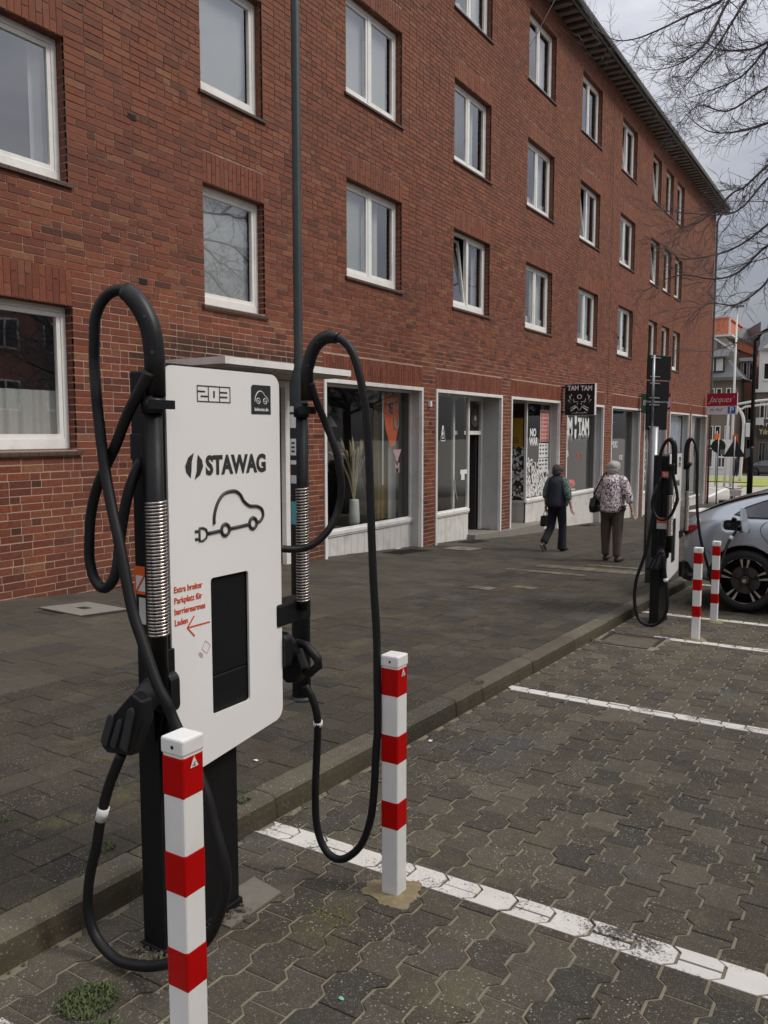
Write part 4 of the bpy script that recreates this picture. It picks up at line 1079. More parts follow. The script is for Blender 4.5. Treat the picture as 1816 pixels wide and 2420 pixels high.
for p0, p1 in (((1.66, 2.065, -1.208), (1.66, 2.048, -1.165)), ((2.498, 1.832, -1.12), (2.494, 1.829, -1.10))):
    b = MB(); b.tube([p0, p1], .0185, 12); b.build('cable_label', M['white'], st1)
st2 = station(6.775, .022, -.41, -2.09+.14, 'far charging station behind two striped bollards, seen from its black side, red sticker on it', [(A2, 2, .026, .0165), (B2, 0, 0, .0150), (C2, 2, .024, .0150)], True)
handle(st2, (8.56, 1.93, -1.20), -1)
b = MB(); b.tube([(8.42, 1.868, -1.44), (8.42, 1.863, -1.475)], .021, 10); b.build('cable_label', M['white'], st2)
b = MB(); b.tube([(9.70, 1.456, -1.13), (9.67, 1.47, -1.16)], .022, 10); b.build('cable_label', M['white'], st2)
b = MB(); b.tube(smooth_path([(9.76, 1.408, -1.046), (9.80, 1.38, -1.03), (9.90, 1.40, -1.03)], 3), .03, 10); b.build('car_plug', M['blackplastic'], st2)

# concrete bedding of the near station
b = MB(); zz = zroad(2)+.006
P_ = [(2.02, 1.86), (2.30, 1.86), (2.33, 2.02), (2.02, 2.02)]
b.add([(x, y, zroad(x)+.007) for x, y in P_]+[(x, y, zroad(x)-.05) for x, y in P_], [(0,1,2,3)]+[(i, 4+i, 4+(i+1) % 4, (i+1) % 4) for i in range(4)])
tag(b.build('concrete_footing', plain('footing_concrete', (.17,.155,.125), .9, var=.3, scale=18, bump=.6, bscale=90)), kind='structure')
# crumbs of mortar heaped against the pedestal
b = MB(); rng = random.Random(2)
for k in range(260):
    u = rng.random(); s_ = rng.uniform(.003, .012)
    if k < 160: x, y = 1.95+.2*rng.random(), 1.935-abs(rng.gauss(0, .035))
    else: x, y = 1.79-abs(rng.gauss(0, .04)), 1.93+.12*rng.random()
    z = zroad(x)+.009
    c_ = Vector((x, y, z)); vs = [c_+Vector((rng.uniform(-1,1), rng.uniform(-1,1), rng.uniform(0, 1)))*s_ for _ in range(4)]
    b.add(vs, [(0,1,2), (0,2,3), (0,3,1), (1,3,2)])
tag(b.build('mortar_crumbs', M['kerb'], fix=False), 'crumbs of mortar heaped at the foot of the near charging station', 'rubble', kind='stuff')

# ================================================================== bollards
BOL = []
def bollard(x, y, ztop, label, s=.070):
    zg = zroad(x)
    root = empty('bollard', (x+s/2, y+s/2, zg)); tag(root, label, 'bollard', 'red and white bollards beside the charging stations')
    hs = [0, .045, .152, .294, .404, .547, .655]
    names = ['cap']+['red_band', 'white_band']*3
    b = MB()
    segs = [(0, hs[1], 'w'), (hs[1], hs[2], 'r'), (hs[2], hs[3], 'w'), (hs[3], hs[4], 'r'), (hs[4], hs[5], 'w'), (hs[5], hs[6], 'r'), (hs[6], ztop-zg+.1, 'w')]
    pm = MB(); pm.box(x, x+s, y, y+s, zg-.1, ztop-.004); po = pm.build('post', M['white'], root, bevel=.006)
    for a, c_, k in segs:
        if k == 'r':
            q = MB(); e = .0012; q.box(x-e, x+s+e, y-e, y+s+e, ztop-c_, ztop-a); q.build('red_band', M['red'], po, bevel=.006)
    q = MB(); q.box(x-.003, x+s+.003, y-.003, y+s+.003, ztop-.043, ztop); q.build('cap', M['white'], root, bevel=.006)
    q = MB(); q.tube([(x-.0045, y+s*.45, ztop-.022), (x-.003, y+s*.45, ztop-.022)], .0045, 12); q.build('screw_hole', M['screen'], root)
    # warning triangle on the road side
    Y = y-.0028; cx, cz = x+s*.52, ztop-.064
    q = MB(); q.add([(cx-.016, Y, cz-.013), (cx+.016, Y, cz-.013), (cx, Y, cz+.016)], [(0,1,2)]); tr_ = q.build('warning_sticker', M['white'], po)
    q = MB()
    for k in range(3):
        P_ = [(cx-.016, cz-.013), (cx+.016, cz-.013), (cx, cz+.016)]; a_, c_ = P_[k], P_[(k+1) % 3]
        q.tube([(a_[0], Y-.0004, a_[1]), (c_[0], Y-.0004, c_[1])], .0009, 4)
    q.build('sticker_border', M['redink'], tr_)
    q = MB(); q.tube([(cx-.007, Y-.0006, cz-.008), (cx+.004, Y-.0006, cz-.008), (cx-.002, Y-.0006, cz-.002), (cx+.005, Y-.0006, cz+.0)], .0013, 4); q.build('sticker_print', M['ink'], tr_)
    return root
bollard(1.40, 1.435, -.743, 'nearest red and white bollard, standing in front of the near charging station')
bollard(2.505, 1.480, -.801, 'red and white bollard beside the hanging cable right of the near charging station')
bollard(8.00, 1.455, -1.055, 'left one of the two red and white bollards before the grey car')
bollard(9.06, 1.475, -1.115, 'right one of the two red and white bollards, nearer to the grey car wheel')
# sandy patches at their feet
rng = random.Random(9)
for (x, y) in ((1.435, 1.47), (2.54, 1.515), (8.035, 1.49), (9.095, 1.51)):
    b = MB(); n = 60; P_ = []
    for k in range(n):
        a = 2*math.pi*k/n; r_ = .098*(1+.18*math.sin(3*a+x)+.10*math.sin(7*a+2*x)+.16*rng.random()); P_.append((x+r_*math.cos(a), y+r_*math.sin(a)))
    in_ = [(x+(p[0]-x)*.7, y+(p[1]-y)*.7) for p in P_]
    vs = [(p[0], p[1], zroad(p[0])+.0035) for p in P_]+[(p[0], p[1], zroad(p[0])+.006+.005*rng.random()) for p in in_]+[(x, y, zroad(x)+.013)]
    fs = [(k, (k+1) % n, n+(k+1) % n, n+k) for k in range(n)]+[(n+k, n+(k+1) % n, 2*n) for k in range(n)]
    b.add(vs, fs, .5, 0, True); tag(b.build('mortar_collar', M['sandmortar'] if 'sandmortar' in M else M.setdefault('sandmortar', plain('sand_mortar', (.22, .175, .095), .95, var=.5, scale=40, bump=1., bscale=70))), kind='structure')

# ================================================================== the grey car
def make_car(name, label, x_side, y_rear, length, mat, group=None, detail=True, flip=1, cat='car'):
    """rear end at y_rear, nose towards -Y (flip=1); near side at x_side, width 1.88 towards +X"""
    Wd = .94; xc = x_side+Wd; zg = zroad(x_side+.1)
    root = empty(name, (xc, y_rear-flip*length/2, zg)); tag(root, label, cat, group)
    sl_ = -.0387
    def W_(u, wv, z): return (xc+wv, y_rear-flip*u, zg+z+(wv)*sl_)
    L_ = length
    # stations: u, half width, sill z, belt z, roof-edge z, roof-edge half width, crown z
    st = [(0.0, .70, .42, .80, .86, .60, .87), (.05, .84, .33, .90, .97, .70, .985), (.13, .90, .29, .96, 1.045, .74, 1.065), (.28, .925, .26, 1.00, 1.105, .74, 1.135), (.50, .94, .24, 1.03, 1.195, .70, 1.235),
          (.80, .94, .22, 1.035, 1.285, .66, 1.335), (1.15, .94, .21, 1.03, 1.36, .64, 1.415), (1.6, .935, .20, 1.02, 1.41, .63, 1.465), (2.2, .93, .20, 1.01, 1.42, .62, 1.48), (2.8, .93, .20, .99, 1.34, .62, 1.40),
          (3.25, .925, .20, .97, 1.12, .66, 1.18), (3.6, .92, .21, .93, .985, .70, 1.02), (4.1, .90, .22, .86, .92, .68, .95), (4.55, .86, .25, .76, .83, .62, .85), (4.8, .76, .30, .66, .72, .52, .73), (L_, .58, .38, .56, .60, .42, .61)]
    def ring(s):
        u, hw, zs, zb, ze, hr, zc = s
        half = [(0, zs), (hw*.80, zs), (hw*.965, zs+.06), (hw*.992, (zs+zb)*.38+.05), (hw, (zs+zb)*.5+.06), (hw*.985, zb-.10), (hw*.945, zb-.02), (hw*.925, zb), (hr+(hw*.925-hr)*.10, ze-.02), (hr*.93, ze+(zc-ze)*.35), (hr*.55, ze+(zc-ze)*.85), (0, zc)]
        return half
    rings = [ring(s) for s in st]; nR = len(rings[0])
    b = MB(); vs = []
    full = []
    for s, rg in zip(st, rings):
        loop = [(-w_, z) for w_, z in rg]+[(w_, z) for w_, z in reversed(rg[1:-1])]
        full.append(loop)
        vs += [W_(s[0], w_, z) for w_, z in loop]
    n = len(full[0]); fs = []
    for i in range(len(st)-1):
        for k in range(n): fs.append((i*n+k, i*n+(k+1) % n, (i+1)*n+(k+1) % n, (i+1)*n+k))
    fs.append(tuple(range(n))); fs.append(tuple((len(st)-1)*n+k for k in reversed(range(n))))
    b.add(vs, fs, .5, 0, True)
    o = b.build('body', mat, root)
    sm = o.modifiers.new('s', 'SUBSURF'); sm.levels = 2; sm.render_levels = 2
    wr = .345; whe = (.72, 3.62)
    hz = wr-.005
    cutters = []
    for wu in whe:
        cb = MB()
        cb.tube([W_(wu, -1.2, hz+.005), W_(wu, 1.2, hz+.005)], wr+.045, 40); co = cb.build('cut', mat); cutters.append(co)
        bo = o.modifiers.new('b', 'BOOLEAN'); bo.operation = 'DIFFERENCE'; bo.object = co; bo.solver = 'EXACT'
    if detail:
        cb = MB(); P_ = rrect(0, .235, .895, 1.005, .035, 4)
        vs1 = [W_(.48+p[0], -1.2, p[1]) for p in P_]; vs2 = [W_(.48+p[0], -.875, p[1]) for p in P_]; m_ = len(P_)
        cb.add(vs1+vs2, [tuple(range(m_)), tuple(reversed(range(m_, 2*m_)))]+[(i, (i+1) % m_, m_+(i+1) % m_, m_+i) for i in range(m_)])
        co = cb.build('cut', mat); cutters.append(co)
        bo = o.modifiers.new('b', 'BOOLEAN'); bo.operation = 'DIFFERENCE'; bo.object = co; bo.solver = 'EXACT'
    dg = bpy.context.evaluated_depsgraph_get(); dg.update()
    me = bpy.data.meshes.new_from_object(o.evaluated_get(dg)); o.modifiers.clear(); o.data = me
    for co in cutters: bpy.data.objects.remove(co)
    # side surface sampling
    def side(u, z, off=.006):
        us = [s[0] for s in st]; u = min(max(u, 0), L_)
        i = max(j for j in range(len(us)) if us[j] <= u); i = min(i, len(us)-2); t_ = (u-us[i])/(us[i+1]-us[i])
        rg = [((1-t_)*a[0]+t_*c_[0], (1-t_)*a[1]+t_*c_[1]) for a, c_ in zip(rings[i], rings[i+1])]
        for k in range(2, len(rg)-1):
            if rg[k][1] <= z <= rg[k+1][1]:
                tt = (z-rg[k][1])/max(1e-6, rg[k+1][1]-rg[k][1]); return (1-tt)*rg[k][0]+tt*rg[k+1][0]+off
        return rg[4][0]+off
    def patch(nm, poly, mat_, parent, sgn=-1, off=.006, fine=.05, th=.012):
        """polygon in (u,z) laid onto the car side"""
        bm_ = bmesh.new(); vs = [bm_.verts.new((p[0], p[1], 0)) for p in poly]; bm_.faces.new(vs)
        bmesh.ops.triangulate(bm_, faces=bm_.faces)
        for _ in range(2 if fine else 0): bmesh.ops.subdivide_edges(bm_, edges=[e for e in bm_.edges if e.calc_length() > fine], cuts=1, use_grid_fill=True)
        bmesh.ops.triangulate(bm_, faces=bm_.faces)
        for v in bm_.verts:
            u, z = v.co.x, v.co.y; v.co = Vector(W_(u, sgn*side(u, z, off), z))
        r_ = bmesh.ops.extrude_face_region(bm_, geom=list(bm_.faces))
        for v in [g for g in r_['geom'] if isinstance(g, bmesh.types.BMVert)]: v.co.x += -sgn*th
        bmesh.ops.recalc_face_normals(bm_, faces=bm_.faces)
        me = bpy.data.meshes.new(nm); bm_.to_mesh(me); bm_.free(); me.materials.append(mat_)
        for p in me.polygons: p.use_smooth = False
        return link(nm, me, parent)
    # windows
    sidewin = [(.60, 1.075), (.70, 1.145), (.86, 1.215), (1.1, 1.29), (1.5, 1.355), (2.2, 1.37), (2.75, 1.29), (3.15, 1.08), (3.2, 1.02), (2.2, 1.035), (1.2, 1.055), (.75, 1.05)]
    for sg in (-1, 1):
        patch('window_surround', [(.575, 1.068), (.69, 1.16), (.86, 1.232), (1.1, 1.307), (1.5, 1.372), (2.2, 1.387), (2.78, 1.305), (3.2, 1.085), (3.24, 1.005), (2.2, 1.02), (1.2, 1.038), (.74, 1.032)], M['blackplastic'], root, sg, .004)
        wdw = patch('side_window', sidewin, M['carglass'], root, sg, .009)
        patch('window_pillar', [(1.02, 1.05), (1.07, 1.05), (1.02, 1.275), (.97, 1.255)], M['blackplastic'], wdw, sg, .013, 0)
        patch('window_pillar', [(1.95, 1.03), (2.05, 1.03), (2.05, 1.375), (1.95, 1.375)], M['blackplastic'], wdw, sg, .013, 0)
    # rear window and windscreen, following the crown
    def crown(u):
        us = [s[0] for s in st]; return float(np.interp(u, us, [s[6] for s in st])), float(np.interp(u, us, [s[5] for s in st])), float(np.interp(u, us, [s[4] for s in st]))
    def topglass(nm, u0, u1, k=.90, dz=.012, mat_=None):
        b = MB(); nu, nw = 8, 8; vs = []
        for i in range(nu+1):
            u = u0+(u1-u0)*i/nu; zc, hr, ze = crown(u)
            for j in range(nw+1):
                f_ = -1+2*j/nw; w_ = f_*hr*k
                z = zc-(zc-ze)*abs(f_*k)**2.4*.9+dz; vs.append(W_(u, w_, z))
        fs = [(i*(nw+1)+j, i*(nw+1)+j+1, (i+1)*(nw+1)+j+1, (i+1)*(nw+1)+j) for i in range(nu) for j in range(nw)]
        b.add(vs, fs, .5, 0, True); return b.build(nm, mat_ or M['carglass'], root)
    topglass('rear_window', .16, 1.02, .97); topglass('windscreen', 2.62, 3.42, .93)
    # lamps
    for sg in (-1, 1):
        patch('tail_lamp', [(.0, .79), (.05, .80), (.13, .855), (.20, .90), (.21, .925), (.14, .93), (.05, .90), (.0, .865)], M['taillamp'], root, sg, .010, .03)
        patch('headlamp', [(4.5, .62), (4.78, .56), (4.80, .62), (4.5, .70)], M['curtain'], root, sg, .008, 0)
    b = MB(); 
    for sg in (-1, 1):
        b.add([W_(-.012, sg*.62, .80), W_(-.012, sg*.30, .81), W_(-.012, sg*.30, .875), W_(-.012, sg*.64, .87), W_(.03, sg*.62, .80), W_(.03, sg*.30, .81), W_(.03, sg*.30, .875), W_(.03, sg*.64, .87)], [(0,1,2,3), (4,7,6,5), (0,4,5,1), (1,5,6,2), (2,6,7,3), (3,7,4,0)])
    b.build('tail_lamp', M['taillamp'], root)
    b = MB(); b.add([W_(-.03, -.70, .30), W_(-.03, .70, .30), W_(-.03, .70, .47), W_(-.03, -.70, .47), W_(.12, -.78, .28), W_(.12, .78, .28), W_(.12, .78, .50), W_(.12, -.78, .50)], [(0,1,2,3), (4,7,6,5), (0,4,5,1), (1,5,6,2), (2,6,7,3), (3,7,4,0)])
    b.build('rear_diffuser', M['blackplastic'], root)
    for sg in (-1, 1):
        patch('bumper_corner', [(.02, .30), (.16, .28), (.17, .40), (.10, .50), (.02, .50)], M['blackplastic'], root, sg, .006, .04)
        patch('sill_trim', [(1.15, .205), (3.15, .205), (3.15, .25), (1.15, .26)], M['blackplastic'], root, sg, .006, 0)
    # seams
    def seam(pts, sg=-1):
        b = MB(); P_ = smooth_path([W_(u, sg*side(u, z, .003), z) for u, z in pts], 3); b.tube(P_, .0028, 5); b.build('door_seam', M['screen'], root)
    for sg in (-1, 1):
        seam([(.99, 1.035), (.90, .99), (.865, .93), (.885, .86), (1.0, .72), (1.10, .60), (1.14, .45), (1.16, .25)], sg); seam([(2.0, 1.02), (2.0, .6), (2.0, .25)], sg); seam([(3.05, .98), (3.1, .6), (3.08, .25)], sg)
        seam([(0.02, .72), (.25, .70), (.36, .62)], sg)
        b = MB(); b.add([W_(u, sg*side(u, z, .02), z) for u, z in ((1.22, .90), (1.42, .90), (1.42, .925), (1.22, .925))], [(0,1,2,3)]); b.build('door_handle', mat, root)
    # wheels
    for wu in whe:
        for sg in (-1, 1):
            cx = sg*(Wd-.115); wc = Vector(W_(wu, cx, hz))
            hub = empty('wheel', wc); hub.parent = root; hub.matrix_parent_inverse = pmat(root).inverted()
            def P(a, r_, off): return (wc.x+sg*off, wc.y+r_*math.cos(a), wc.z+r_*math.sin(a))
            b = MB(); N = 48; prof = [(-.09, .255), (-.105, .30), (-.085, .335), (-.03, wr), (.05, wr), (.095, .332), (.108, .295), (.098, .262), (.09, .250)]
            vs = [P(2*math.pi*k/N, r_, o_) for k in range(N) for (o_, r_) in prof]; m_ = len(prof)
            b.add(vs, [(k*m_+j, k*m_+j+1, ((k+1) % N)*m_+j+1, ((k+1) % N)*m_+j) for k in range(N) for j in range(m_-1)], .5, 0, True); b.build('tyre', M['tyre'], hub)
            b = MB(); prof = [(.086, .262), (.098, .258), (.090, .248), (.02, .238), (-.08, .235)]; m_ = len(prof)
            vs = [P(2*math.pi*k/N, r_, o_) for k in range(N) for (o_, r_) in prof]
            b.add(vs, [(k*m_+j, k*m_+j+1, ((k+1) % N)*m_+j+1, ((k+1) % N)*m_+j) for k in range(N) for j in range(m_-1)], .5, 0, True)
            b.tube([P(0, 0, -.02), P(0, 0, -.015)], .16, 28)
            b.build('rim', M['blackrim'], hub)
            b = MB(); b.tube([P(0, 0, .0), P(0, 0, .004)], .155, 28); b.build('brake_disc', M['steel_dark'], hub)
            b = MB()
            for k in range(5):
                a0 = R(90+72*k)+.0
                a1 = a0
                for da in (-.16, .16):
                    p = [P(a1+da*.9-.035, .06, .075), P(a1+da*.9+.035, .06, .075), P(a1+da+.075, .246, .088), P(a1+da-.075, .246, .088)]
                    q = [P(a1+da*.9-.035, .06, .03), P(a1+da*.9+.035, .06, .03), P(a1+da+.075, .246, .03), P(a1+da-.075, .246, .03)]
                    b.add(p+q, [(0,1,2,3), (0,4,5,1), (1,5,6,2), (2,6,7,3), (3,7,4,0)])
            b.build('spokes', M['blackrim'], hub)
            b = MB()
            for k in range(5):
                a1 = R(90+72*k)
                for da in (-.16, .16):
                    b.add([P(a1+da-.045, .15, .084), P(a1+da+.035, .15, .084), P(a1+da+.060, .243, .0905), P(a1+da-.058, .243, .0905)], [(0,1,2,3)])
                aa = [a1+R(28+16*j/4.) for j in range(5)]
                b.add([P(a, .250, .0995) for a in aa]+[P(a, .2565, .0995) for a in aa], [(j, j+1, 5+j+1, 5+j) for j in range(4)])
            b.build('bright_faces', M['steel'], hub)
            b = MB(); b.tube([P(0, 0, .05), P(0, 0, .088)], [.062, .05], 20); b.build('hub_cap', M['blackrim'], hub)
            b = MB(); b.tube([P(0, 0, .088), P(0, 0, .092)], .022, 16); b.build('hub_badge', M['steel'], hub)
    for wu in whe:
        for sg in (-1, 1):
            b = MB(); N = 20; r_ = wr+.043; vs = []
            for k in range(N+1):
                a = math.pi*k/N
                for o_ in (.0, .25): vs.append(W_(wu+r_*math.cos(a), sg*(Wd-.03-o_), hz+r_*math.sin(a)))
            vs += [W_(wu+r_*math.cos(a), sg*(Wd-.28), hz+r_*math.sin(a)) for a in [2*math.pi*k/N for k in range(N)]]
            b.add(vs, [(2*k, 2*k+1, 2*k+3, 2*k+2) for k in range(N)]+[tuple(range(2*N+2, 3*N+2))]); b.build('wheel_well', M['rubber'], root, fix=False)
    return root, W_, patch, side
t = NT('car_paint'); t.col((.36,.395,.425)); M['carpaint'] = t.done(.26, .35, .5, .9)
t = NT('car_paint_far'); t.col((.06,.065,.07)); M['carpaint_far'] = t.done(.3, .4, .5, .8)
t = NT('car_glass'); t.col((.012,.014,.018)); M['carglass'] = t.done(.04, 0, .8, 0)
M['taillamp'] = plain('tail_lamp_red', (.30,.006,.012), .12, var=.1, coat=.8)
M['tyre'] = plain('tyre_rubber', (.014,.014,.014), .8, var=.2, scale=30)
M['blackrim'] = plain('black_rim', (.010,.010,.011), .15, .2, var=.1, coat=.6)
M['steel_dark'] = plain('brake_steel', (.10,.09,.085), .4, .8, var=.2, scale=20)
car, CW, cpatch, cside = make_car('parked_car', 'grey blue fastback car being charged, parked across the bay with its flap open', 9.80, 2.05, 4.95, M['carpaint'])
P_ = rrect(.48, .715, .895, 1.005, .035, 4)
b = MB(); b.add([CW(p[0], -.885, p[1]) for p in P_], [tuple(range(len(P_)))]); b.build('charge_port', M['blackplastic'], car)
b = MB()
for cx, r_ in ((.535, .022),): b.tube([CW(cx, -.91, .955), CW(cx, -.885, .955)], r_, 14)
b.build('port_socket', M['greyplastic'], car)
b = MB(); q = [CW(.70, -.955, 1.14), CW(.665, -1.045, 1.155), CW(.68, -1.10, 1.02), CW(.70, -1.10, .90), CW(.735, -1.04, .885), CW(.745, -.945, .93)]
b.add(q+[(x+.0, y-.014, z) for x, y, z in q], [tuple(range(6)), tuple(reversed(range(6, 12)))]+[(i, (i+1) % 6, 6+(i+1) % 6, 6+i) for i in range(6)]); b.build('charge_flap', M['carpaint'], car, bevel=.004)
b = MB(); b.tube(smooth_path([CW(.575, -.90, 1.0), CW(.585, -.93, 1.03), CW(.605, -.90, 1.02)], 4), .016, 8); b.build('dust_cap', M['blackplastic'], car)
make_car('parked_car', 'dark car parked in the distance before the shops across the junction', 84.0, 11.6, 4.9, M['carpaint_far'], detail=False)
# ================================================================== lamp post by the near station
def root_at(name, x, y, z, label, cat, group=None):
    r = empty(name, (x, y, z)); tag(r, label, cat, group); return r
lx, ly = 4.03, 3.08; lz = zp2(lx, ly)
lp = root_at('street_lamp', lx, ly, lz, 'dark green lamp post with old stickers on the pavement behind the near charging station', 'street lamp')
b = MB(); b.tube([(lx, ly, lz-.05), (lx, ly, .30), (lx, ly, .40), (lx, ly, 5.6), (lx, ly, 5.7)], [.058, .056, .027, .023, .022], 20); b.build('pole', M['greenpost'], lp)
b = MB(); b.tube([(lx, ly, lz-.02), (lx, ly, lz+.02)], [.075, .066], 20); b.build('foot_ring', M['greenpost'], lp)
b = MB()
N = 7; a0 = R(222); vs = []
for k in range(N+1):
    a = a0+R(60)*k/N; vs += [(lx+.0588*math.cos(a), ly+.0588*math.sin(a), -1.02), (lx+.0588*math.cos(a), ly+.0588*math.sin(a), -.62)]
b.add(vs, [(2*k, 2*k+2, 2*k+3, 2*k+1) for k in range(N)], .5, 0, True); b.build('access_door', M['greenpost'], lp, fix=False)
rng = random.Random(4)
for (z0, z1, mk) in ((.13, .165, 'white'), (.035, .115, 'white'), (-.13, -.03, 'white'), (-.185, -.16, 'white'), (-.30, -.25, 'curtain')):
    b = MB(); vs = []; rr_ = .0435+ (.0 if z0 > -.4 else .0)
    for k in range(6):
        a = R(190+rng.uniform(-8, 8))*1.0; a = R(148+k*11)
        vs += [(lx+.0583*math.cos(a), ly+.0583*math.sin(a), z0), (lx+.0583*math.cos(a), ly+.0583*math.sin(a), z1)]
    b.add(vs, [(2*k, 2*k+2, 2*k+3, 2*k+1) for k in range(5)]); s_ = b.build('sticker', M[mk], lp, fix=False)
    if z1-z0 > .08:
        b = MB(); a = R(178); 
        for k in range(3): b.box(lx+.0592*math.cos(a)-.002, lx+.0592*math.cos(a)+.003, ly+.0592*math.sin(a)-.012, ly+.0592*math.sin(a)+.012, z0+.02+k*.025, z0+.03+k*.025)
        b.build('sticker_print', M['ink'], s_)
M['teal'] = plain('teal_sticker', (.07,.30,.33), .5)
b = MB(); vs = []
for k in range(6):
    a = R(150+k*11); vs += [(lx+.0583*math.cos(a), ly+.0583*math.sin(a), -.55), (lx+.0583*math.cos(a), ly+.0583*math.sin(a), -.41)]
b.add([(x, y, z) for x, y, z in vs], [(2*k, 2*k+2, 2*k+3, 2*k+1) for k in range(5)]); b.build('sticker', M['teal'], lp, fix=False)
# lantern high above the picture
b = MB(); b.tube(smooth_path([(lx, ly, 5.65), (lx, ly-.05, 6.2), (lx, ly-.5, 6.6), (lx, ly-1.1, 6.7)], 4), .03, 8); b.prism(rrect(ly-1.7, ly-1.05, 6.62, 6.74, .05), 'x', lx-.11, lx+.11); b.build('lantern', M['greenpost'], lp)

# ---- pole with the backs of three traffic plates
sx, sy = 10.9, 2.62; sz = zp2(sx, sy)
sp_root = root_at('sign_post', sx, sy, sz, 'grey steel pole with dark backs of three stacked plates, behind the far charging station', 'sign post')
b = MB(); b.tube([(sx, sy, sz-.05), (sx, sy, .08)], .060, 16); b.tube([(sx-.0, sy+.03, .0), (sx, sy+.03, 1.0)], .022, 10); b.build('pole', M['zinc'], sp_root)
b = MB(); b.tube([(sx, sy+.075, sz+.3), (sx, sy+.075, .08)], .014, 8); b.build('pole_edge', M['zinc'], sp_root)
for (z0, z1, wd) in ((.69, 1.00, .30), (.42, .675, .28), (.05, .40, .26)):
    b = MB(); c_, s_ = math.cos(R(28)), math.sin(R(28))
    x0, y0 = sx+.05, sy-.02
    u = Vector((c_, -s_*1.0, 0)); nrm = Vector((s_, c_, 0))*.012
    A_ = Vector((x0, y0+.04, 0))-u*.14; B_ = Vector((x0, y0+.04, 0))+u*(wd-.02)
    vs = [A_-nrm, B_-nrm, B_+nrm, A_+nrm]; vs = [(v.x, v.y, z0) for v in vs]+[(v.x, v.y, z1) for v in vs]
    b.add(vs, [(0,1,5,4),(1,2,6,5),(2,3,7,6),(3,0,4,7),(4,5,6,7),(0,3,2,1)]); pl_ = b.build('plate_back', M['blackplastic'], sp_root, bevel=.004)
    for zz in (z0+.035, z1-.035):
        b = MB(); b.tube([(sx-.05, sy+.06, zz), (sx+.10, sy-.03, zz)], .010, 6); b.build('bracket', M['zinc'], pl_)

# ---- traffic signs by the corner
def ring_pts(cx, cy, cz, r_, n=28): return [(cx, cy+r_*math.cos(2*math.pi*k/n), cz+r_*math.sin(2*math.pi*k/n)) for k in range(n)]
x_ = 39.3; y_ = 6.62; g = zp2(x_, y_)
rs = root_at('traffic_sign', x_, y_, g, 'round traffic sign seen from its dark back, by the corner of the brick building', 'traffic sign', 'backs of traffic signs')
b = MB(); b.tube([(x_, y_, g-.05), (x_, y_, -.20)], .030, 8); b.build('pole', M['zinc'], rs)
b = MB(); P_ = [(p[1], p[2]) for p in ring_pts(0, y_, -.55, .305)]; b.prism(P_, 'x', x_+.035, x_+.05); b.build('sign_plate', M['greenpost'], rs)
b = MB(); b.box(x_-.04, x_-.0, y_-.27, y_-.10, -.93, -.70); b.tube([(x_, y_, -.85), (x_, y_-.25, -.82)], .02, 6); b.build('small_box', M['zinc'], rs)
x_ = 43.0; y_ = 6.50; g = zroad(x_)
ts = root_at('traffic_sign', x_, y_, g, 'triangular traffic sign seen from its dark back, below the red and white shop sign', 'traffic sign', 'backs of traffic signs')
b = MB(); b.tube([(x_, y_, g-.05), (x_, y_, -.12)], .032, 8); b.build('pole', M['zinc'], ts)
b = MB(); b.prism([(y_-.52, -1.08), (y_+.52, -1.08), (y_+.50, -1.14), (y_-.50, -1.14)][:0] or [(y_-.50, -1.12), (y_+.50, -1.12), (y_, -.22)], 'x', x_+.035, x_+.05); b.build('sign_plate', M['greenpost'], ts)
b = MB(); b.prism([(y_-.10, -.42), (y_+.10, -.42), (y_+.13, -.10), (y_, .0), (y_-.13, -.10)], 'x', x_+.06, x_+.09); b.build('orange_marker', M['orange'], ts)
x_ = 60.; y_ = 10.0; g = zroad(x_)
b = MB(); 
sg3 = root_at('traffic_sign', 64.0, 10.9, zroad(64), 'orange and white sign beside the tall white masts', 'traffic sign')
b = MB(); b.tube([(64.0, 10.9, zroad(64)), (64.0, 10.9, .2)], .04, 8); b.build('pole', M['zinc'], sg3)
b = MB(); b.box(63.94, 63.97, 10.7, 11.05, -.80, .0); b.build('orange_panel', M['orange'], sg3)

# ---- tall white masts and the arched signal mast
M['whitemast'] = plain('white_mast', (.62,.61,.60), .4, var=.05)
x_ = 63.0
hm = root_at('lighting_mast', x_, 9.70, zroad(x_), 'tallest slender pale mast with a flat lamp head, rising over the far roofs', 'mast')
b = MB(); b.tube([(x_, 9.70, zroad(x_)), (x_, 9.70, 2), (x_, 9.70, 8.8)], [.10, .085, .05], 12); b.build('pole', M['whitemast'], hm)
b = MB(); b.box(x_-.25, x_+.25, 9.25, 10.15, 8.80, 8.93); b.build('lamp_head', M['zinc'], hm, bevel=.03)
m2 = root_at('mast', x_, 10.05, zroad(x_), 'shorter pale mast standing close beside the tallest mast', 'mast')
b = MB(); b.tube([(x_, 10.12, zroad(x_)), (x_, 10.05, 0), (x_, 9.95, 2.6)], [.085, .08, .07], 12); b.build('pole', M['whitemast'], m2)
b = MB(); b.box(x_-.1, x_+.1, 9.4, 10.7, -1.72, -1.60); b.build('cross_bar', M['whitemast'], m2)
x_ = 71.0
sm_ = root_at('signal_mast', x_, 10.25, zroad(x_), 'white arched signal mast whose arm reaches over the junction to the right', 'signal mast')
b = MB(); b.tube(smooth_path([(x_, 10.25, zroad(x_)), (x_, 10.15, -1), (x_, 10.12, .8), (x_, 10.30, 1.6), (x_, 10.70, 2.15), (x_, 11.0, 2.4)], 5), .115, 12); b.build('pole', M['whitemast'], sm_)
b = MB(); b.tube([(x_, 10.85, 2.30), (x_, 9.4, 2.55), (x_, 3.0, 3.1)], .09, 8); b.tube(smooth_path([(x_, 10.65, 1.75), (x_, 10.2, 2.02), (x_, 9.4, 2.2), (x_, 3.0, 2.75)], 4), .08, 8); b.build('arm', M['whitemast'], sm_)
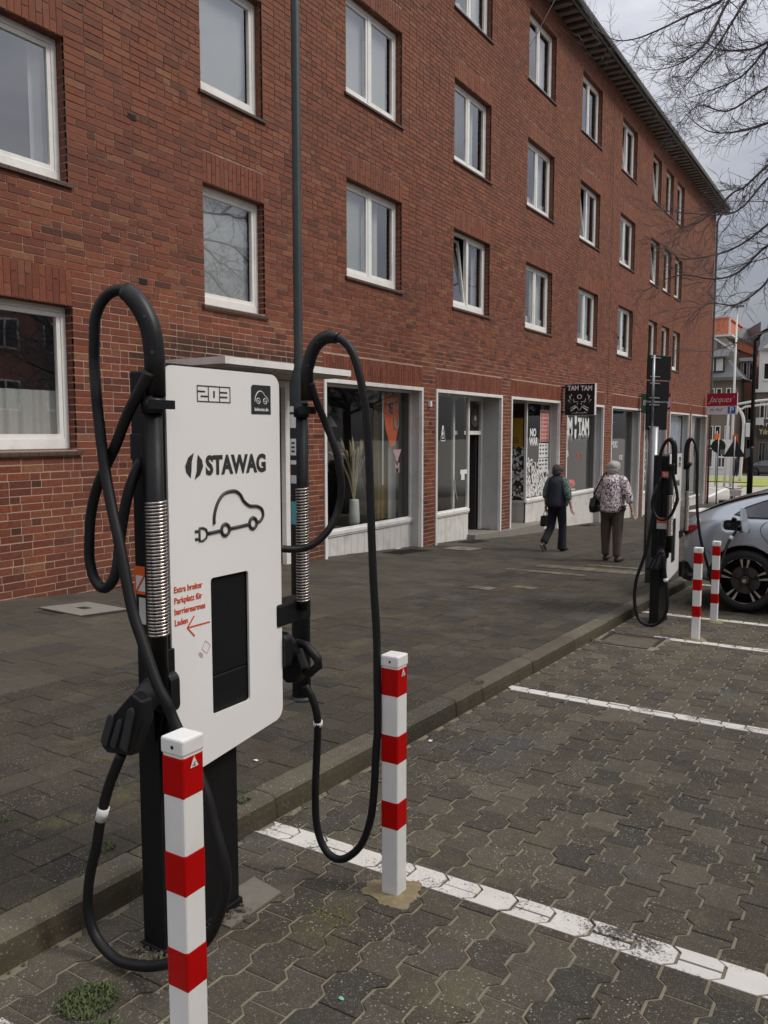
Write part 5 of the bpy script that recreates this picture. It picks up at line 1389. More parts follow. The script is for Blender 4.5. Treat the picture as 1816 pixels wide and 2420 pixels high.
b = MB(); b.box(x_-.15, x_+.15, 9.55, 9.95, -.25, .85); b.build('signal_head', M['whitemast'], sm_, bevel=.03)

# ---- dark lamp post with the curved arm at the right edge
x_ = 37.5; y_ = 5.02; g = zp2(x_, y_)
bl = root_at('street_lamp', x_, y_, g, 'tall black lamp post with a curved arm near the right edge', 'street lamp')
b = MB(); b.tube([(x_, y_, g-.05), (x_, y_, -.62), (x_, y_-.01, -.52)], [.115, .115, .075], 14); b.build('pole_base', M['blackmetal'], bl)
b = MB(); b.tube(smooth_path([(x_, y_, -.55), (x_, y_, 3.5), (x_, y_-.06, 3.85), (x_, y_-.25, 4.15), (x_, y_-.6, 4.28), (x_, y_-1.3, 4.30)], 4), [.075]*8+[.06]*13, 10); b.build('arm_pole', M['blackmetal'], bl)
b = MB(); b.prism(rrect(y_-1.85, y_-1.2, 4.2, 4.34, .05), 'x', x_-.12, x_+.12); b.build('lantern', M['blackmetal'], bl)
b = MB(); b.box(x_-.14, x_-.10, y_+.02, y_+.20, -.95, -.62); b.build('small_box', M['zinc'], bl)

# ---- bicycle and planter
def bicycle(x, y, a, label):
    z = zp2(x, y); r = empty('bicycle', (x, y, z), (0, 0, a)); tag(r, label, 'bicycle')
    Mx = Matrix.LocRotScale(r.location, r.rotation_euler, None)
    def T(p): return tuple(Mx @ Vector(p))
    for wx in (-.52, .52):
        b = MB(); b.tube([T((wx+.34*math.cos(t_), 0, .34+.34*math.sin(t_))) for t_ in [2*math.pi*k/24 for k in range(25)]], .018, 6, cap=False); wh = b.build('wheel', M['tyre'], r)
        b = MB()
        for k in range(10):
            t_ = 2*math.pi*k/10; b.tube([T((wx, 0, .34)), T((wx+.33*math.cos(t_), 0, .34+.33*math.sin(t_)))], .003, 3)
        b.build('spokes', M['steel'], wh)
    b = MB()
    for p, q in (((-.52,0,.34),(-.12,0,.30)), ((-.12,0,.30),(-.28,0,.78)), ((-.28,0,.78),(-.52,0,.34)), ((-.12,0,.30),(.34,0,.76)), ((-.26,0,.70),(.34,0,.80)), ((.34,0,.84),(.52,0,.34))): b.tube([T(p), T(q)], .018, 8)
    b.build('frame', M['blackmetal'], r)
    b = MB(); b.tube([T(p) for p in smooth_path([(.18,.27,1.04),(.28,.20,1.02),(.36,.05,1.0),(.36,-.05,1.0),(.28,-.20,1.02),(.18,-.27,1.04)], 3)], .014, 8); b.tube([T((.34,0,.82)), T((.36,0,1.0))], .014, 8); b.build('handlebar', M['blackmetal'], r)
    b = MB(); b.tube([T((-.28,0,.78)), T((-.30,0,.90))], .013, 6); b.box(0,0,0,0,0,0); b.build('seat_post', M['steel'], r)
    b = MB(); vs = [T(p) for p in ((-.45,.07,.91), (-.45,-.07,.91), (-.16,-.02,.90), (-.16,.02,.90), (-.45,.07,.95), (-.45,-.07,.95), (-.16,-.02,.93), (-.16,.02,.93))]
    b.add(vs, [(0,1,2,3),(4,7,6,5),(0,4,5,1),(1,5,6,2),(2,6,7,3),(3,7,4,0)]); b.build('saddle', M['blackplastic'], r)
    b = MB(); vs = [T(p) for p in ((.42,.15,.78), (.42,-.15,.78), (.68,-.15,.78), (.68,.15,.78), (.40,.17,.98), (.40,-.17,.98), (.72,-.17,.98), (.72,.17,.98))]
    b.add(vs, [(0,1,2,3),(0,4,5,1),(1,5,6,2),(2,6,7,3),(3,7,4,0)]); b.build('basket', M['white'], r)
bicycle(30.2, 4.55, R(196), 'bicycle with white basket parked on the pavement beyond the grey car')
x_, y_ = 38.0, 5.95; g = zp2(x_, y_)
pb = root_at('planter', x_, y_, g, 'low dark box on the pavement left of the bicycle', 'planter')
b = MB(); b.box(x_-.25, x_+.25, y_-.30, y_+.30, g-.02, g+.27); b.build('box', M['wood_dark'], pb, bevel=.01)
b = MB(); b.box(x_-.27, x_+.27, y_-.32, y_+.32, g+.27, g+.31); b.build('rim', M['wood_dark'], pb, bevel=.008)

# ================================================================== ground details
# light concrete manhole cover with its dark handle recess
def cover(x0, x1, y0, y1, label):
    r = root_at('manhole_cover', (x0+x1)/2, (y0+y1)/2, zp2((x0+x1)/2, (y0+y1)/2), label, 'manhole cover', 'pale manhole covers in the pavement')
    Z = lambda x, y, d=0.: zp2(x, y)+.006+d
    def pl_(nm, a, b_, c_, d_, dz, m, th=.03):
        q = MB(); P_ = [(a, c_), (b_, c_), (b_, d_), (a, d_)]
        q.add([(x, y, Z(x, y, dz)) for x, y in P_]+[(x, y, Z(x, y, dz-th)) for x, y in P_], [(0,1,2,3)]+[(i, 4+i, 4+(i+1) % 4, (i+1) % 4) for i in range(4)]); return q.build(nm, m, r, bevel=.003)
    pl_('frame', x0, x1, y0, y1, 0, M['darkjoint'], .02); pl_('lid', x0+.012, x1-.012, y0+.012, y1-.012, .006, M['cover'])
    cx, cy = (x0+x1)/2, (y0+y1)/2; pl_('handle_recess', cx-.05, cx+.05, cy-.06, cy+.06, .0085, M['grate'])
cover(4.79, 5.36, 6.15, 6.75, 'pale square manhole cover on the pavement left behind the near charging station')
cover(13.15, 13.75, 6.30, 6.85, 'pale square manhole cover on the pavement before the open shop door')
# foot grates by the doors
def footgrate(x0, x1, y0, y1, label):
    r = root_at('foot_grate', (x0+x1)/2, (y0+y1)/2, zp2((x0+x1)/2, (y0+y1)/2), label, 'foot grate', 'dark foot grates in front of the shops')
    q = MB(); P_ = [(x0, y0), (x1, y0), (x1, y1), (x0, y1)]
    q.add([(x, y, zp2(x, y)+.008) for x, y in P_]+[(x, y, zp2(x, y)-.02) for x, y in P_], [(0,1,2,3)]+[(i, 4+i, 4+(i+1) % 4, (i+1) % 4) for i in range(4)]); q.build('frame', M['grate'], r)
    q = MB(); n = 16
    for k in range(n):
        xa = x0+.02+(x1-x0-.04)*k/n; q.box(xa, xa+.012, y0+.02, y1-.02, zp2(xa, (y0+y1)/2)+.009, zp2(xa, (y0+y1)/2)+.0135)
    q.build('bars', M['mat'], r)
footgrate(11.75, 12.75, 6.85, 7.25, 'dark foot grate under the first shop window with a scrap of litter beside it')
footgrate(14.75, 15.5, 6.95, 7.32, 'dark foot grate before the shop with the open door')
footgrate(22.1, 23.0, 6.95, 7.30, 'dark foot grate under the window with the spiky white lettering')
# drain in the gutter
dr = root_at('storm_drain', 7.615, 2.0, zroad(7.6), 'iron storm drain grate in the gutter before the far charging station', 'storm drain')
b = MB(); x0, x1, y0, y1 = drain[0]-.03, drain[1]+.03, drain[2]-.03, drain[3]
P_ = [(x0, y0), (x1, y0), (x1, y1), (x0, y1)]
b.add([(x, y, zroad(x)-.035) for x, y in P_]+[(x, y, zroad(x)-.10) for x, y in P_], [(0,1,2,3)]); b.build('pit', M['screen'], dr)
b = MB()
for a, b_, c_, d_ in ((x0, x1, y0, y0+.035), (x0, x1, y1-.035, y1), (x0, x0+.035, y0+.035, y1-.035), (x1-.035, x1, y0+.035, y1-.035)):
    b.box(a, b_, c_, d_, zroad((a+b_)/2)-.05, zroad((a+b_)/2)+.001)
b.build('frame', M['grate'], dr)
for k in range(11):
    b = MB(); xa = x0+.05+(x1-x0-.12)*k/10.; b.box(xa, xa+.020, y0+.035, y1-.035, zroad(xa)-.03, zroad(xa)-.004); b.build('bar', M['grate'], dr)

# ---- weeds and moss in the joints
M['weed'] = plain('weed_green', (.075,.095,.030), .75, var=.6, scale=60)
def weed(x, y, zfn, r_, n, h, label, name='weed', cat='weed', spread=None):
    rg = random.Random(int(x*1000+y*77)); b = MB(); z = zfn(x, y)
    for k in range(n):
        a = rg.uniform(0, 2*math.pi); d = r_*math.sqrt(rg.random()); px, py = x+d*math.cos(a)*(spread or 1), y+d*math.sin(a)
        ta_ = rg.uniform(0, 2*math.pi); L_ = h*rg.uniform(.4, 1.2); w_ = rg.uniform(.0015, .0042)
        base_ = Vector((px, py, zfn(px, py)+.002)); tip = base_+Vector((math.cos(ta_)*L_*rg.uniform(.3, .9), math.sin(ta_)*L_*rg.uniform(.3, .9), L_*rg.uniform(.25, 1)))
        sd_ = Vector((-math.sin(ta_), math.cos(ta_), 0))*w_; mid = (base_+tip)/2+Vector((0,0,L_*.12))
        b.add([base_-sd_*.5, base_+sd_*.5, mid+sd_, tip, mid-sd_], [(0,1,2,4), (4,2,3)], rg.random())
    o = b.build(name, M['weed'], None, fix=False); tag(o, label, cat, 'weeds in the joints of the paving'); return o
weed(1.50, 1.95, zr2, .080, 900, .022, 'largest low weed, growing in the paving at the lower left before the kerb', spread=1.1)
weed(1.43, 1.80, zr2, .035, 110, .05, 'tuft of grass sprouting left of the nearest bollard at the bottom edge')
weed(2.08, 2.26, zr2, .03, 60, .055, 'thin grass tuft at the foot of the kerb left of the black pedestal', spread=1.6)
weed(1.80, 1.90, zr2, .04, 90, .02, 'small weed at the foot of the near pedestal', spread=1.5)
weed(1.70, 1.78, zr2, .04, 60, .02, 'small weed beside the cable loop on the ground')
weed(2.02, 2.50, zp2, .045, 90, .030, 'weed in the pavement joint left of the hanging cable')
weed(1.95, 3.02, zp2, .03, 40, .02, 'small yellowish weed in the pavement by the left edge')
weed(2.66, 2.36, zp2, .030, 110, .018, 'flat green weed on the kerb right of the black pedestal', spread=1.2)
weed(5.06, 2.36, zp2, .05, 60, .025, 'yellowish weed on the kerb stone joint in the middle', spread=1.0)
weed(2.45, 2.95, zp2, .03, 40, .018, 'tiny weed between pavement slabs behind the charging plug')
weed(7.30, 2.27, zr2, .08, 60, .05, 'dry grass at the kerb beside the storm drain')
# moss, litter and pebbles
M['moss'] = plain('moss', (.085,.085,.018), .95, var=.5, scale=50, bump=.6, bscale=200)
b = MB(); rg = random.Random(8)
for k in range(420):
    t_ = rg.random()
    if t_ < .30: x, y = 2.30+rg.gauss(0, .05), 1.62+rg.gauss(0, .05)
    elif t_ < .6: x = 1.2+rg.random()*6; y = KY-.012-abs(rg.gauss(0, .012))
    else: x = 1.2+rg.random()*5; y = KY+.135+rg.gauss(0, .006)
    z = (zroad(x) if y < KY else zp2(x, y))+.001; s_ = rg.uniform(.002, .008)
    vs = [(x+s_*math.cos(a), y+s_*math.sin(a), z) for a in (0, 1.2, 2.5, 3.7, 5)]+[(x, y, z+s_*.5)]
    b.add(vs, [(i, (i+1) % 5, 5) for i in range(5)])
tag(b.build('moss', M['moss'], fix=False), 'moss and fine dirt along the kerb and in the joints', 'moss', kind='stuff')
b = MB()
for k in range(520):
    x = 1.0+rg.random()**1.4*8; y = rg.uniform(-.6, 4.6)
    if rg.random() < .35: y = KY-.03-abs(rg.gauss(0, .03))
    if KY-.01 < y < KY+.12: continue
    z = (zroad(x) if y < KY else zp2(x, y))+.0025; s_ = rg.uniform(.0012, .0045)
    vs = [Vector((x, y, z))+Vector((rg.uniform(-1,1), rg.uniform(-1,1), rg.uniform(-.2,1)))*s_ for _ in range(4)]
    b.add(vs, [(0,1,2), (0,2,3), (0,3,1), (1,3,2)])
tag(b.build('grit', M['cover'], fix=False), 'scattered grit and tiny stones on the paving', 'grit', kind='stuff')
b = MB()
for k in range(150):
    x = rg.choice([3.55, 3.75, 4.2, 4.35, 2.9, 6.2])+rg.gauss(0, .12); y = KY-.04-abs(rg.gauss(0, .035)); z = zroad(x)+.004; a = rg.uniform(0, 6.3); L_ = rg.uniform(.008, .035)
    b.tube([(x, y, z), (x+L_*math.cos(a), y+L_*math.sin(a)*.5, z+rg.uniform(0, .006))], .0011, 3)
tag(b.build('dry_twigs', M['wood_dark'], fix=False), 'dry twigs and dead leaves lying in the gutter', 'litter', kind='stuff')
def litter(nm, x, y, zfn, s_, m, label):
    rg = random.Random(int(x*100)); b = MB(); n = 9; z = zfn(x, y)+.003
    vs = [(x+s_*math.cos(6.28*k/n)*rg.uniform(.6, 1), y+s_*math.sin(6.28*k/n)*rg.uniform(.6, 1), z+rg.uniform(0, s_*.5)) for k in range(n)]+[(x, y, z+s_*.35)]
    b.add(vs, [(k, (k+1) % n, n) for k in range(n)]); o = b.build(nm, m); tag(o, label, 'litter'); return o
litter('paper_scrap', 12.35, 7.30, zp2, .09, M['white'], 'crumpled white paper scrap against the boards of the first shop window')
M['mint'] = plain('mint_plastic', (.16,.42,.32), .5)
litter('bottle_cap', 1.92, 1.33, zr2, .011, M['mint'], 'tiny mint green scrap on the paving right of the nearest bollard')
litter('cigarette_end', 4.10, 2.20, zr2, .018, M['white'], 'small white scrap in the gutter behind the second bollard')
litter('paper_scrap', 3.05, 2.62, zp2, .014, M['white'], 'small white scrap on the pavement right of the near white plate')

# ================================================================== signs on the shop fronts
def blade(name, x, y0, y1, z0, z1, th, face, edge, label, cat='shop sign'):
    r = root_at(name, x, y1, z0, label, cat)
    b = MB(); b.box(x+.004, x+th, y0, y1, z0, z1); bd = b.build('case', M[edge], r, bevel=.004)
    b = MB(); b.box(x-.004, x+.004, y0+.01, y1-.01, z0+.01, z1-.01); f = b.build('face', M[face] if isinstance(face, str) else face, r)
    b = MB(); b.box(x+.03, x+.07, y1, FY+.02, z1-.10, z1-.06); b.box(x+.03, x+.07, y1, FY+.02, z0+.06, z0+.10); b.build('bracket', M['blackmetal'], r)
    return r, f
M['signblack'] = plain('sign_black', (.008,.008,.009), .35)
M['signred'] = plain('sign_red', (.34,.006,.03), .35)
M['signgreen'] = plain('sign_green', (.018,.12,.08), .4)
M['signblue'] = plain('sign_blue', (.03,.13,.42), .4)
M['signwhite'] = plain('sign_white', (.66,.63,.64), .45)
M['letterwhite'] = plain('white_lettering', (.78,.78,.76), .5)
# black blade sign, spiky white words and crossed shapes
X = 20.7; ya, yb = 6.46, 7.25; za, zb_ = .47, 1.27
r, f = blade('hanging_sign', X, ya, yb, za, zb_, .14, 'signblack', 'signwhite', 'square black blade sign with white spiky words and crossed bones drawing')
def spiky(par, s_, xc, yc, zc, size, mat=None, jag=.04, nm='lettering', rot=None, sx=.8):
    o = text(nm, s_, size, (xc, yc, zc), rot or TO_CAM, mat or M['letterwhite'], par, 'CENTER', size*.035, sx=sx); return o
spiky(f, 'TAM', X-.010, (ya+yb)/2+.17, zb_-.115, .17, sx=.85); spiky(f, 'TAM', X-.010, (ya+yb)/2-.18, zb_-.125, .17, sx=.85)
b = MB(); yc, zc = (ya+yb)/2, (za+zb_)/2-.03; xs2 = X-.010
def ln(p, q, r_=.008, rb=None): b.tube([(xs2, yc+p[0], zc+p[1]), (xs2, yc+q[0], zc+q[1])], [r_, rb or r_], 5)
b.tube([(xs2-.001, yc-.0+.055*math.cos(a), zc+.10+.05*math.sin(a)) for a in [R(q) for q in range(0, 361, 40)]], .012, 5, cap=False)
for s_ in (-1, 1):
    ln((s_*.22, -.26), (s_*.07, -.15), .026, .012); ln((s_*.24, -.20), (s_*.10, -.12), .010); ln((s_*.07, -.15), (s_*.01, -.25), .008)
    ln((s_*.27, .12), (s_*.21, .0), .010, .004); ln((s_*.21, .16), (s_*.26, .03), .008, .004); ln((s_*.30, .03), (s_*.24, -.06), .009, .003); ln((s_*.16, .05), (s_*.13, -.06), .007)
    ln((s_*.17, -.02), (s_*.03, -.03), .006); ln((s_*.05, -.05), (s_*.06, -.12), .006)
ln((-.2, -.31), (.2, -.315), .006); ln((-.15, -.28), (-.1, -.33), .005); ln((.05, -.28), (.1, -.33), .005)
b.build('drawing', M['letterwhite'], f)
# wine shop sign at the corner: red field, script word, white field, parking mark
X = 39.6; ya, yb = 5.95, 7.22; za, zb_ = .86, 1.80
r = root_at('corner_sign', X, yb, za, 'red and white blade sign with script word and blue parking square at the corner', 'shop sign')
zm_ = za+(zb_-za)*.40
b = MB(); b.box(X, X+.16, ya, yb, za, zb_); b.build('case', M['signwhite'], r, bevel=.01)
b = MB(); b.box(X-.012, X+.0, ya, yb, zm_, zb_); f = b.build('red_field', M['signred'], r)
b = MB(); b.box(X-.010, X+.0, ya, yb, za, zm_-.002); f2 = b.build('white_field', M['signwhite'], r)
text('script_word', "Jacques'", .36, (X-.016, yb-.10, (zm_+zb_)/2+.0), TO_CAM, M['letterwhite'], f, 'LEFT', -.004, shear=.45, sx=.86)
text('small_word', 'im Hof', .22, (X-.014, yb-.12, (za+zm_)/2+.02), TO_CAM, M['ink'], f2, 'LEFT', .0, shear=.3, sx=.85)
b = MB(); b.box(X-.016, X-.010, ya+.06, ya+.38, za+.04, zm_-.03); bp = b.build('parking_mark', M['signblue'], f2); text('parking_letter', 'P', .34, (X-.019, ya+.22, (za+zm_)/2), TO_CAM, M['letterwhite'], bp, 'CENTER', .006)
# green and red signs, partly hidden by the plates
X = 28.3; r, f = blade('pharmacy_sign', X, 6.90, 7.25, .68, 1.33, .12, 'signgreen', 'signgreen', 'green blade sign with a white label, left of the pole with dark plates')
b = MB(); b.box(X-.010, X-.004, 6.93, 7.18, .95, 1.12); q = b.build('label_field', M['signwhite'], f); text('lettering', 'CBD', .14, (X-.013, 7.05, 1.035), TO_CAM, M['signgreen'], q, 'CENTER', .002, sx=.7)
X = 29.2; r, f = blade('notice_sign', X, 6.50, 7.2, .82, 1.37, .12, 'signwhite', 'signred', 'red and white blade sign with small print, right of the pole with dark plates')
b = MB(); b.box(X-.008, X-.003, 6.50, 7.2, 1.24, 1.37); b.box(X-.008, X-.003, 6.50, 7.2, .82, .90); q = b.build('red_band', M['signred'], f)
for k, s_ in enumerate(('Physio', 'Praxis', 'im Haus')): text('small_print', s_, .10, (X-.009, 6.72, 1.17-.09*k), TO_CAM, M['ink'], f, 'CENTER', .0)

# ================================================================== what is stuck on and stands behind the shop panes
GZ = SY+.018
f = fronts[2]
M['yellow'] = plain('yellow_poster', (.48,.28,.02), .6); M['pinkpaper'] = plain('pink_poster', (.50,.34,.33), .7)
M['paper'] = plain('white_paper', (.74,.74,.72), .7, var=.12, scale=40)
def xposter(par, nm, y0, y1, z0, z1, m, x):  # on the side pane of the passage
    b = MB(); b.box(x-.004, x, y0, y1, z0, z1); return b.build(nm, m, par)
xs_side = 18.868
yp_ = xposter(f, 'poster', SY+.10, SY+1.05, -.32, .38, M['yellow'], xs_side)
b = MB(); 
for k in range(3): b.box(xs_side-.007, xs_side-.004, SY+.2, SY+.95, -.22+k*.055, -.20+k*.055)
b.add([(xs_side-.007, SY+.35, .08), (xs_side-.007, SY+.45, .22), (xs_side-.007, SY+.8, .18), (xs_side-.007, SY+.7, .05)], [(0,1,2,3)]); b.build('poster_print', M['ink'], yp_)
rg = random.Random(31)
b = MB(); bd_ = MB()
for k in range(420):
    y = rg.uniform(SY+.08, SY+1.25); z = -1.55+rg.random()**1.15*1.25; s_ = rg.uniform(.014, .038); e_ = rg.uniform(.5, 1.6)
    q = b if rg.random() < .8 else bd_
    a = rg.uniform(-.5, .5); P_ = [(-s_, -s_*e_), (s_, -s_*e_), (s_*.8, s_*e_), (-s_*.9, s_*e_)]
    q.add([(xs_side-.0045-k*.00002, y+p[0]*math.cos(a)-p[1]*math.sin(a), z+p[0]*math.sin(a)+p[1]*math.cos(a)) for p in P_], [(0,1,2,3)])
tag(b.build('stickers', M['paper'], f, fix=False), kind='stuff')
tag(bd_.build('stickers', M['pinkpaper'], f, fix=False), kind='stuff')
b = MB(); b2_ = MB(); b3_ = MB()
for k in range(900):
    t_ = rg.random(); z = -1.52+(rg.random()**1.5)*1.15; x = rg.uniform(18.93, 20.45)
    if z > -.75 and x > 19.6: continue
    if z > -.95+.4*(1-(x-18.9)/1.5): continue
    s_ = rg.uniform(.014, .036); e_ = rg.uniform(.6, 1.9); a = rg.uniform(-.6, .6); P_ = [(-s_, -s_*e_), (s_, -s_*e_), (s_*.8, s_*e_), (-s_*.9, s_*e_)]
    q = b if t_ < .8 else (b2_ if t_ < .88 else b3_)
    q.add([(x+p[0]*math.cos(a)-p[1]*math.sin(a), GZ-k*.00001, z+p[0]*math.sin(a)+p[1]*math.cos(a)) for p in P_], [(0,1,2,3)])
tag(b.build('stickers', M['paper'], f, fix=False), kind='stuff'); tag(b2_.build('stickers', M['pinkpaper'], f, fix=False), kind='stuff'); tag(b3_.build('stickers', M['signblack'], f, fix=False), kind='stuff')
text('window_words', 'NO', .26, (19.32, GZ, .02), TO_ROAD, M['letterwhite'], f, 'CENTER', .012); text('window_words', 'WAR', .26, (19.36, GZ, -.20), TO_ROAD, M['letterwhite'], f, 'CENTER', .012, sx=.9)
for (x0, x1, z0, z1, m_) in ((19.78, 20.42, -.20, .60, 'pinkpaper'), (19.72, 20.40, -.60, -.24, 'paper'), (19.70, 20.40, -.98, -.62, 'paper')):
    b = MB(); b.box(x0, x1, GZ-.003, GZ, z0, z1); pp = b.build('poster', M[m_], f)
    b = MB()
    for k in range(int((z1-z0)/.10)):
        for j in range(3):
            xa = x0+.06+j*(x1-x0-.1)/3; b.box(xa, xa+rg.uniform(.08, .16), GZ-.0045, GZ-.003, z1-.08-k*.10, z1-.035-k*.10)
    b.build('poster_print', M['redink'] if m_ == 'pinkpaper' else M['ink'], pp)
# shop with the spiky white words on its window
f = fronts[3]
for xq, s_ in ((21.78, 'TAM'), (23.25, 'TAM')):
    text('window_words', s_, .62, (xq, GZ, .18), TO_ROAD, M['letterwhite'], f, 'CENTER', .03, shear=-.12, sx=.78)
for xq in (21.78, 23.25):
    for k in range(7):
        b = MB(); xx = xq-.42+k*.14; b.add([(xx-.035, GZ, .0), (xx+.035, GZ, .0), (xx+rg.uniform(-.02, .02), GZ, -.13-rg.random()*.12)], [(0,1,2)]); b.build('dripping_point', M['letterwhite'], f, fix=False)
for P_ in ([(22.42, .50), (22.62, .50), (22.60, .30), (22.52, .22), (22.44, .30)], [(22.44, .12), (22.60, .12), (22.58, -.10), (22.50, -.16), (22.43, -.08)]):
    b = MB(); b.add([(x, GZ, z) for x, z in P_], [tuple(range(5))]); b.build('window_mark', M['letterwhite'], f, fix=False)
text('window_words', 'LAB', .24, (21.75, GZ, -.55), TO_ROAD, M['letterwhite'], f, 'CENTER', .006); text('window_words', '& Co', .20, (22.9, GZ, -.62), TO_ROAD, M['redink'], f, 'CENTER', .004)
# long orange red cushion inside and the dark back of a display
cs = root_at('cushion', 22.4, SY+.25, -1.6, 'long orange red roll lying in the shop window under the spiky lettering', 'cushion')
b = MB(); b.tube([(21.35, SY+.24, -1.44), (21.45, SY+.24, -1.44), (22.9, SY+.24, -1.42), (23.0, SY+.24, -1.42)], [.05, .12, .12, .06], 14); b.build('roll', plain('orange_red_cloth', (.75,.06,.012), .6), cs)
b = MB(); b.box(21.4, 22.9, SY+.12, SY+.40, -1.60, -1.555); b.build('shelf', M['frame'], cs)
ds = root_at('display_board', 22.7, SY+.75, -1.65, 'grey display board standing behind the orange red roll in the shop window', 'display board')
b = MB(); b.box(21.3, 23.6, SY+.70, SY+.73, -1.6, -.72); b.build('board', plain('grey_board', (.10,.12,.125), .7), ds)
b = MB(); b.box(21.3, 23.6, SY+.66, SY+.70, -.74, -.68); b.build('rail', M['wood_dark'], ds)
b = MB(); b.tube([(22.05, SY+.6, -1.5), (22.05, SY+.6, -1.25), (22.1, SY+.58, -1.02), (22.1, SY+.58, -.98)], [.30, .26, .10, .08], 14); b.tube([(22.1, SY+.57, -.98), (22.1, SY+.57, -.90), (22.1, SY+.57, -.78), (22.1, SY+.57, -.72)], [.07, .11, .11, .04], 14); b.build('bust', M['wood_dark'], ds)
# first shop: banner, gold curtain, vase with dry grass
f = fronts[0]
bn = root_at('banner', 12.35, SY+.20, .2, 'orange banner with white letters hanging inside the first shop window', 'banner')
b = MB(); b.add([(12.50, SY+.18, .70), (13.08, SY+.18, .70), (13.08, SY+.18, .15), (12.95, SY+.18, -.22), (12.78, SY+.18, -.22), (12.62, SY+.18, .1)], [tuple(range(6))]); M['greytext'] = plain('grey_lettering', (.25,.25,.25), .6); q = b.build('cloth', M['orange'], bn)
text('banner_letters', 'E', .28, (12.80, SY+.17, .45), TO_ROAD, M['ink'], q, 'CENTER', .01); text('banner_letters', 'U', .28, (12.98, SY+.168, .18), TO_ROAD, M['greytext'], q, 'CENTER', .01)
b = MB(); b.add([(12.60, GZ, -.28), (12.90, GZ, -.28), (12.75, GZ, -.52)], [(0,1,2)]); b.build('window_mark', M['pinkpaper'], f)
text('window_words', 'M', .24, (12.75, GZ, -.62), TO_ROAD, M['pinkpaper'], f, 'CENTER', .006)
M['gold'] = plain('gold_cloth', (.30,.21,.075), .7, var=.3, scale=10)
b = MB(); n = 60; vs = []
for k in range(n+1):
    x = 12.62+.60*k/n; yy = SY+.40+.045*math.sin(x*42)
    vs += [(x, yy, -1.55), (x, yy, .72)]
b.add(vs, [(2*k, 2*k+2, 2*k+3, 2*k+1) for k in range(n)], .5, 0, True); b.build('gold_curtain', M['gold'], f)
vz = root_at('flower_vase', 11.78, SY+.30, -1.56, 'white vase with tall dry pampas grass in the first shop window', 'vase')
b = MB(); b.tube([(11.78, SY+.30, -1.56), (11.78, SY+.30, -1.5), (11.78, SY+.30, -1.15), (11.78, SY+.30, -1.12)], [.085, .10, .085, .075], 16); b.build('vase', M['white'], vz)
M['pampas'] = plain('pampas', (.42,.32,.19), .9, var=.3, scale=60)
b = MB(); rg = random.Random(6)
for k in range(26):
    a = rg.uniform(-1, 1); bx, by = 11.78+.03*a, SY+.30; tx_ = 11.78+a*.55; tz = -.15+rg.uniform(-.12, .14)-abs(a)*.12; ty_ = SY+.30+rg.uniform(-.12, .2)
    P_ = smooth_path([(bx, by, -1.13), (bx+(tx_-bx)*.3, by, -.75), (bx+(tx_-bx)*.75, (by+ty_)/2, -.40), (tx_, ty_, tz)], 4)
    b.tube(P_, [.003]*(len(P_)-5)+[.008, .020, .024, .016, .003], 5)
b.build('dry_grass', M['pampas'], vz)
b = MB(); b.tube([(11.9, SY+.9, .70), (11.9, SY+.9, .32)], .004, 4); b.tube([(11.9, SY+.9, .32), (11.9, SY+.9, .22), (11.9, SY+.9, .12)], [.03, .09, .15], 14); b.build('pendant_lamp', M['curtain'], f)
b = MB(); b.box(12.42, 12.45, SY+.12, SY+.13, -.9, .70); b.build('white_cord', M['paper'], f)
b = MB(); b.tube([(12.05, SY+.5, -1.56), (12.0, SY+.5, -1.0), (12.05, SY+.5, -.72), (12.08, SY+.5, -.45)], [.34, .26, .15, .17], 16); b.tube([(12.08, SY+.5, -.45), (12.08, SY+.5, -.38)], [.17, .05], 12); b.build('dress_form', M['wood_dark'], f)
b = MB(); b.box(12.95, 13.22, SY+.32, SY+.34, -1.56, .7); b.build('side_board', M['reveal'], f)
# second shop: print on the pane
f = fronts[1]
b = MB(); P_ = [(14.42, -.14), (14.62, -.14), (14.52, .16), (14.42, -.14)]
for i in range(3): b.tube([(P_[i][0], GZ, P_[i][1]), (P_[i+1][0], GZ, P_[i+1][1])], .009, 5)
b.tube([(14.49, GZ, -.06), (14.52, GZ, .03), (14.55, GZ, -.06)], .010, 5); b.build('window_mark', M['letterwhite'], f)
text('window_words', 'B', .16, (14.52, GZ, -.05), TO_ROAD, M['letterwhite'], f, 'CENTER', .002)
b = MB(); b.box(15.30, 15.62, GZ-.004, GZ, -.83, -.74); b.box(15.34, 15.50, GZ-.004, GZ, -.95, -.83); b.build('sticker', M['paper'], f)
b = MB(); b.tube(smooth_path([(15.42, SY+.2, -.95), (15.46, SY+.2, -1.2), (15.6, SY+.2, -1.45)], 3), .012, 5); b.build('hanging_cord', M['paper'], f)
# fifth shop: words, straw star
f = fronts[4]
text('window_words', 'MOKS', .30, (26.35, GZ, -.35), TO_ROAD, M['letterwhite'], f, 'CENTER', .006, sx=.8); text('window_words', 'VOR', .22, (27.1, GZ, -.78), TO_ROAD, M['letterwhite'], f, 'CENTER', .004)
st_ = root_at('straw_star', 26.3, SY+.2, .3, 'straw decoration hanging at the top of the fifth shop window', 'decoration')
b = MB(); rg = random.Random(12)
for k in range(16):
    a = rg.uniform(0, 6.28); b.tube([(26.3, SY+.2, .35), (26.3+.6*math.cos(a), SY+.2+rg.uniform(-.05,.05), .35+.42*math.sin(a))], [.03, .012], 5)
b.build('straw', M['pampas'], st_)
pt = root_at('potted_plant', 27.0, SY+.35, -2.0, 'green plant standing in the fifth shop window', 'plant')
b = MB(); b.tube([(27.0, SY+.35, -2.05), (27.0, SY+.35, -1.80)], [.11, .15], 12); b.build('pot', M['white'], pt)
b = MB()
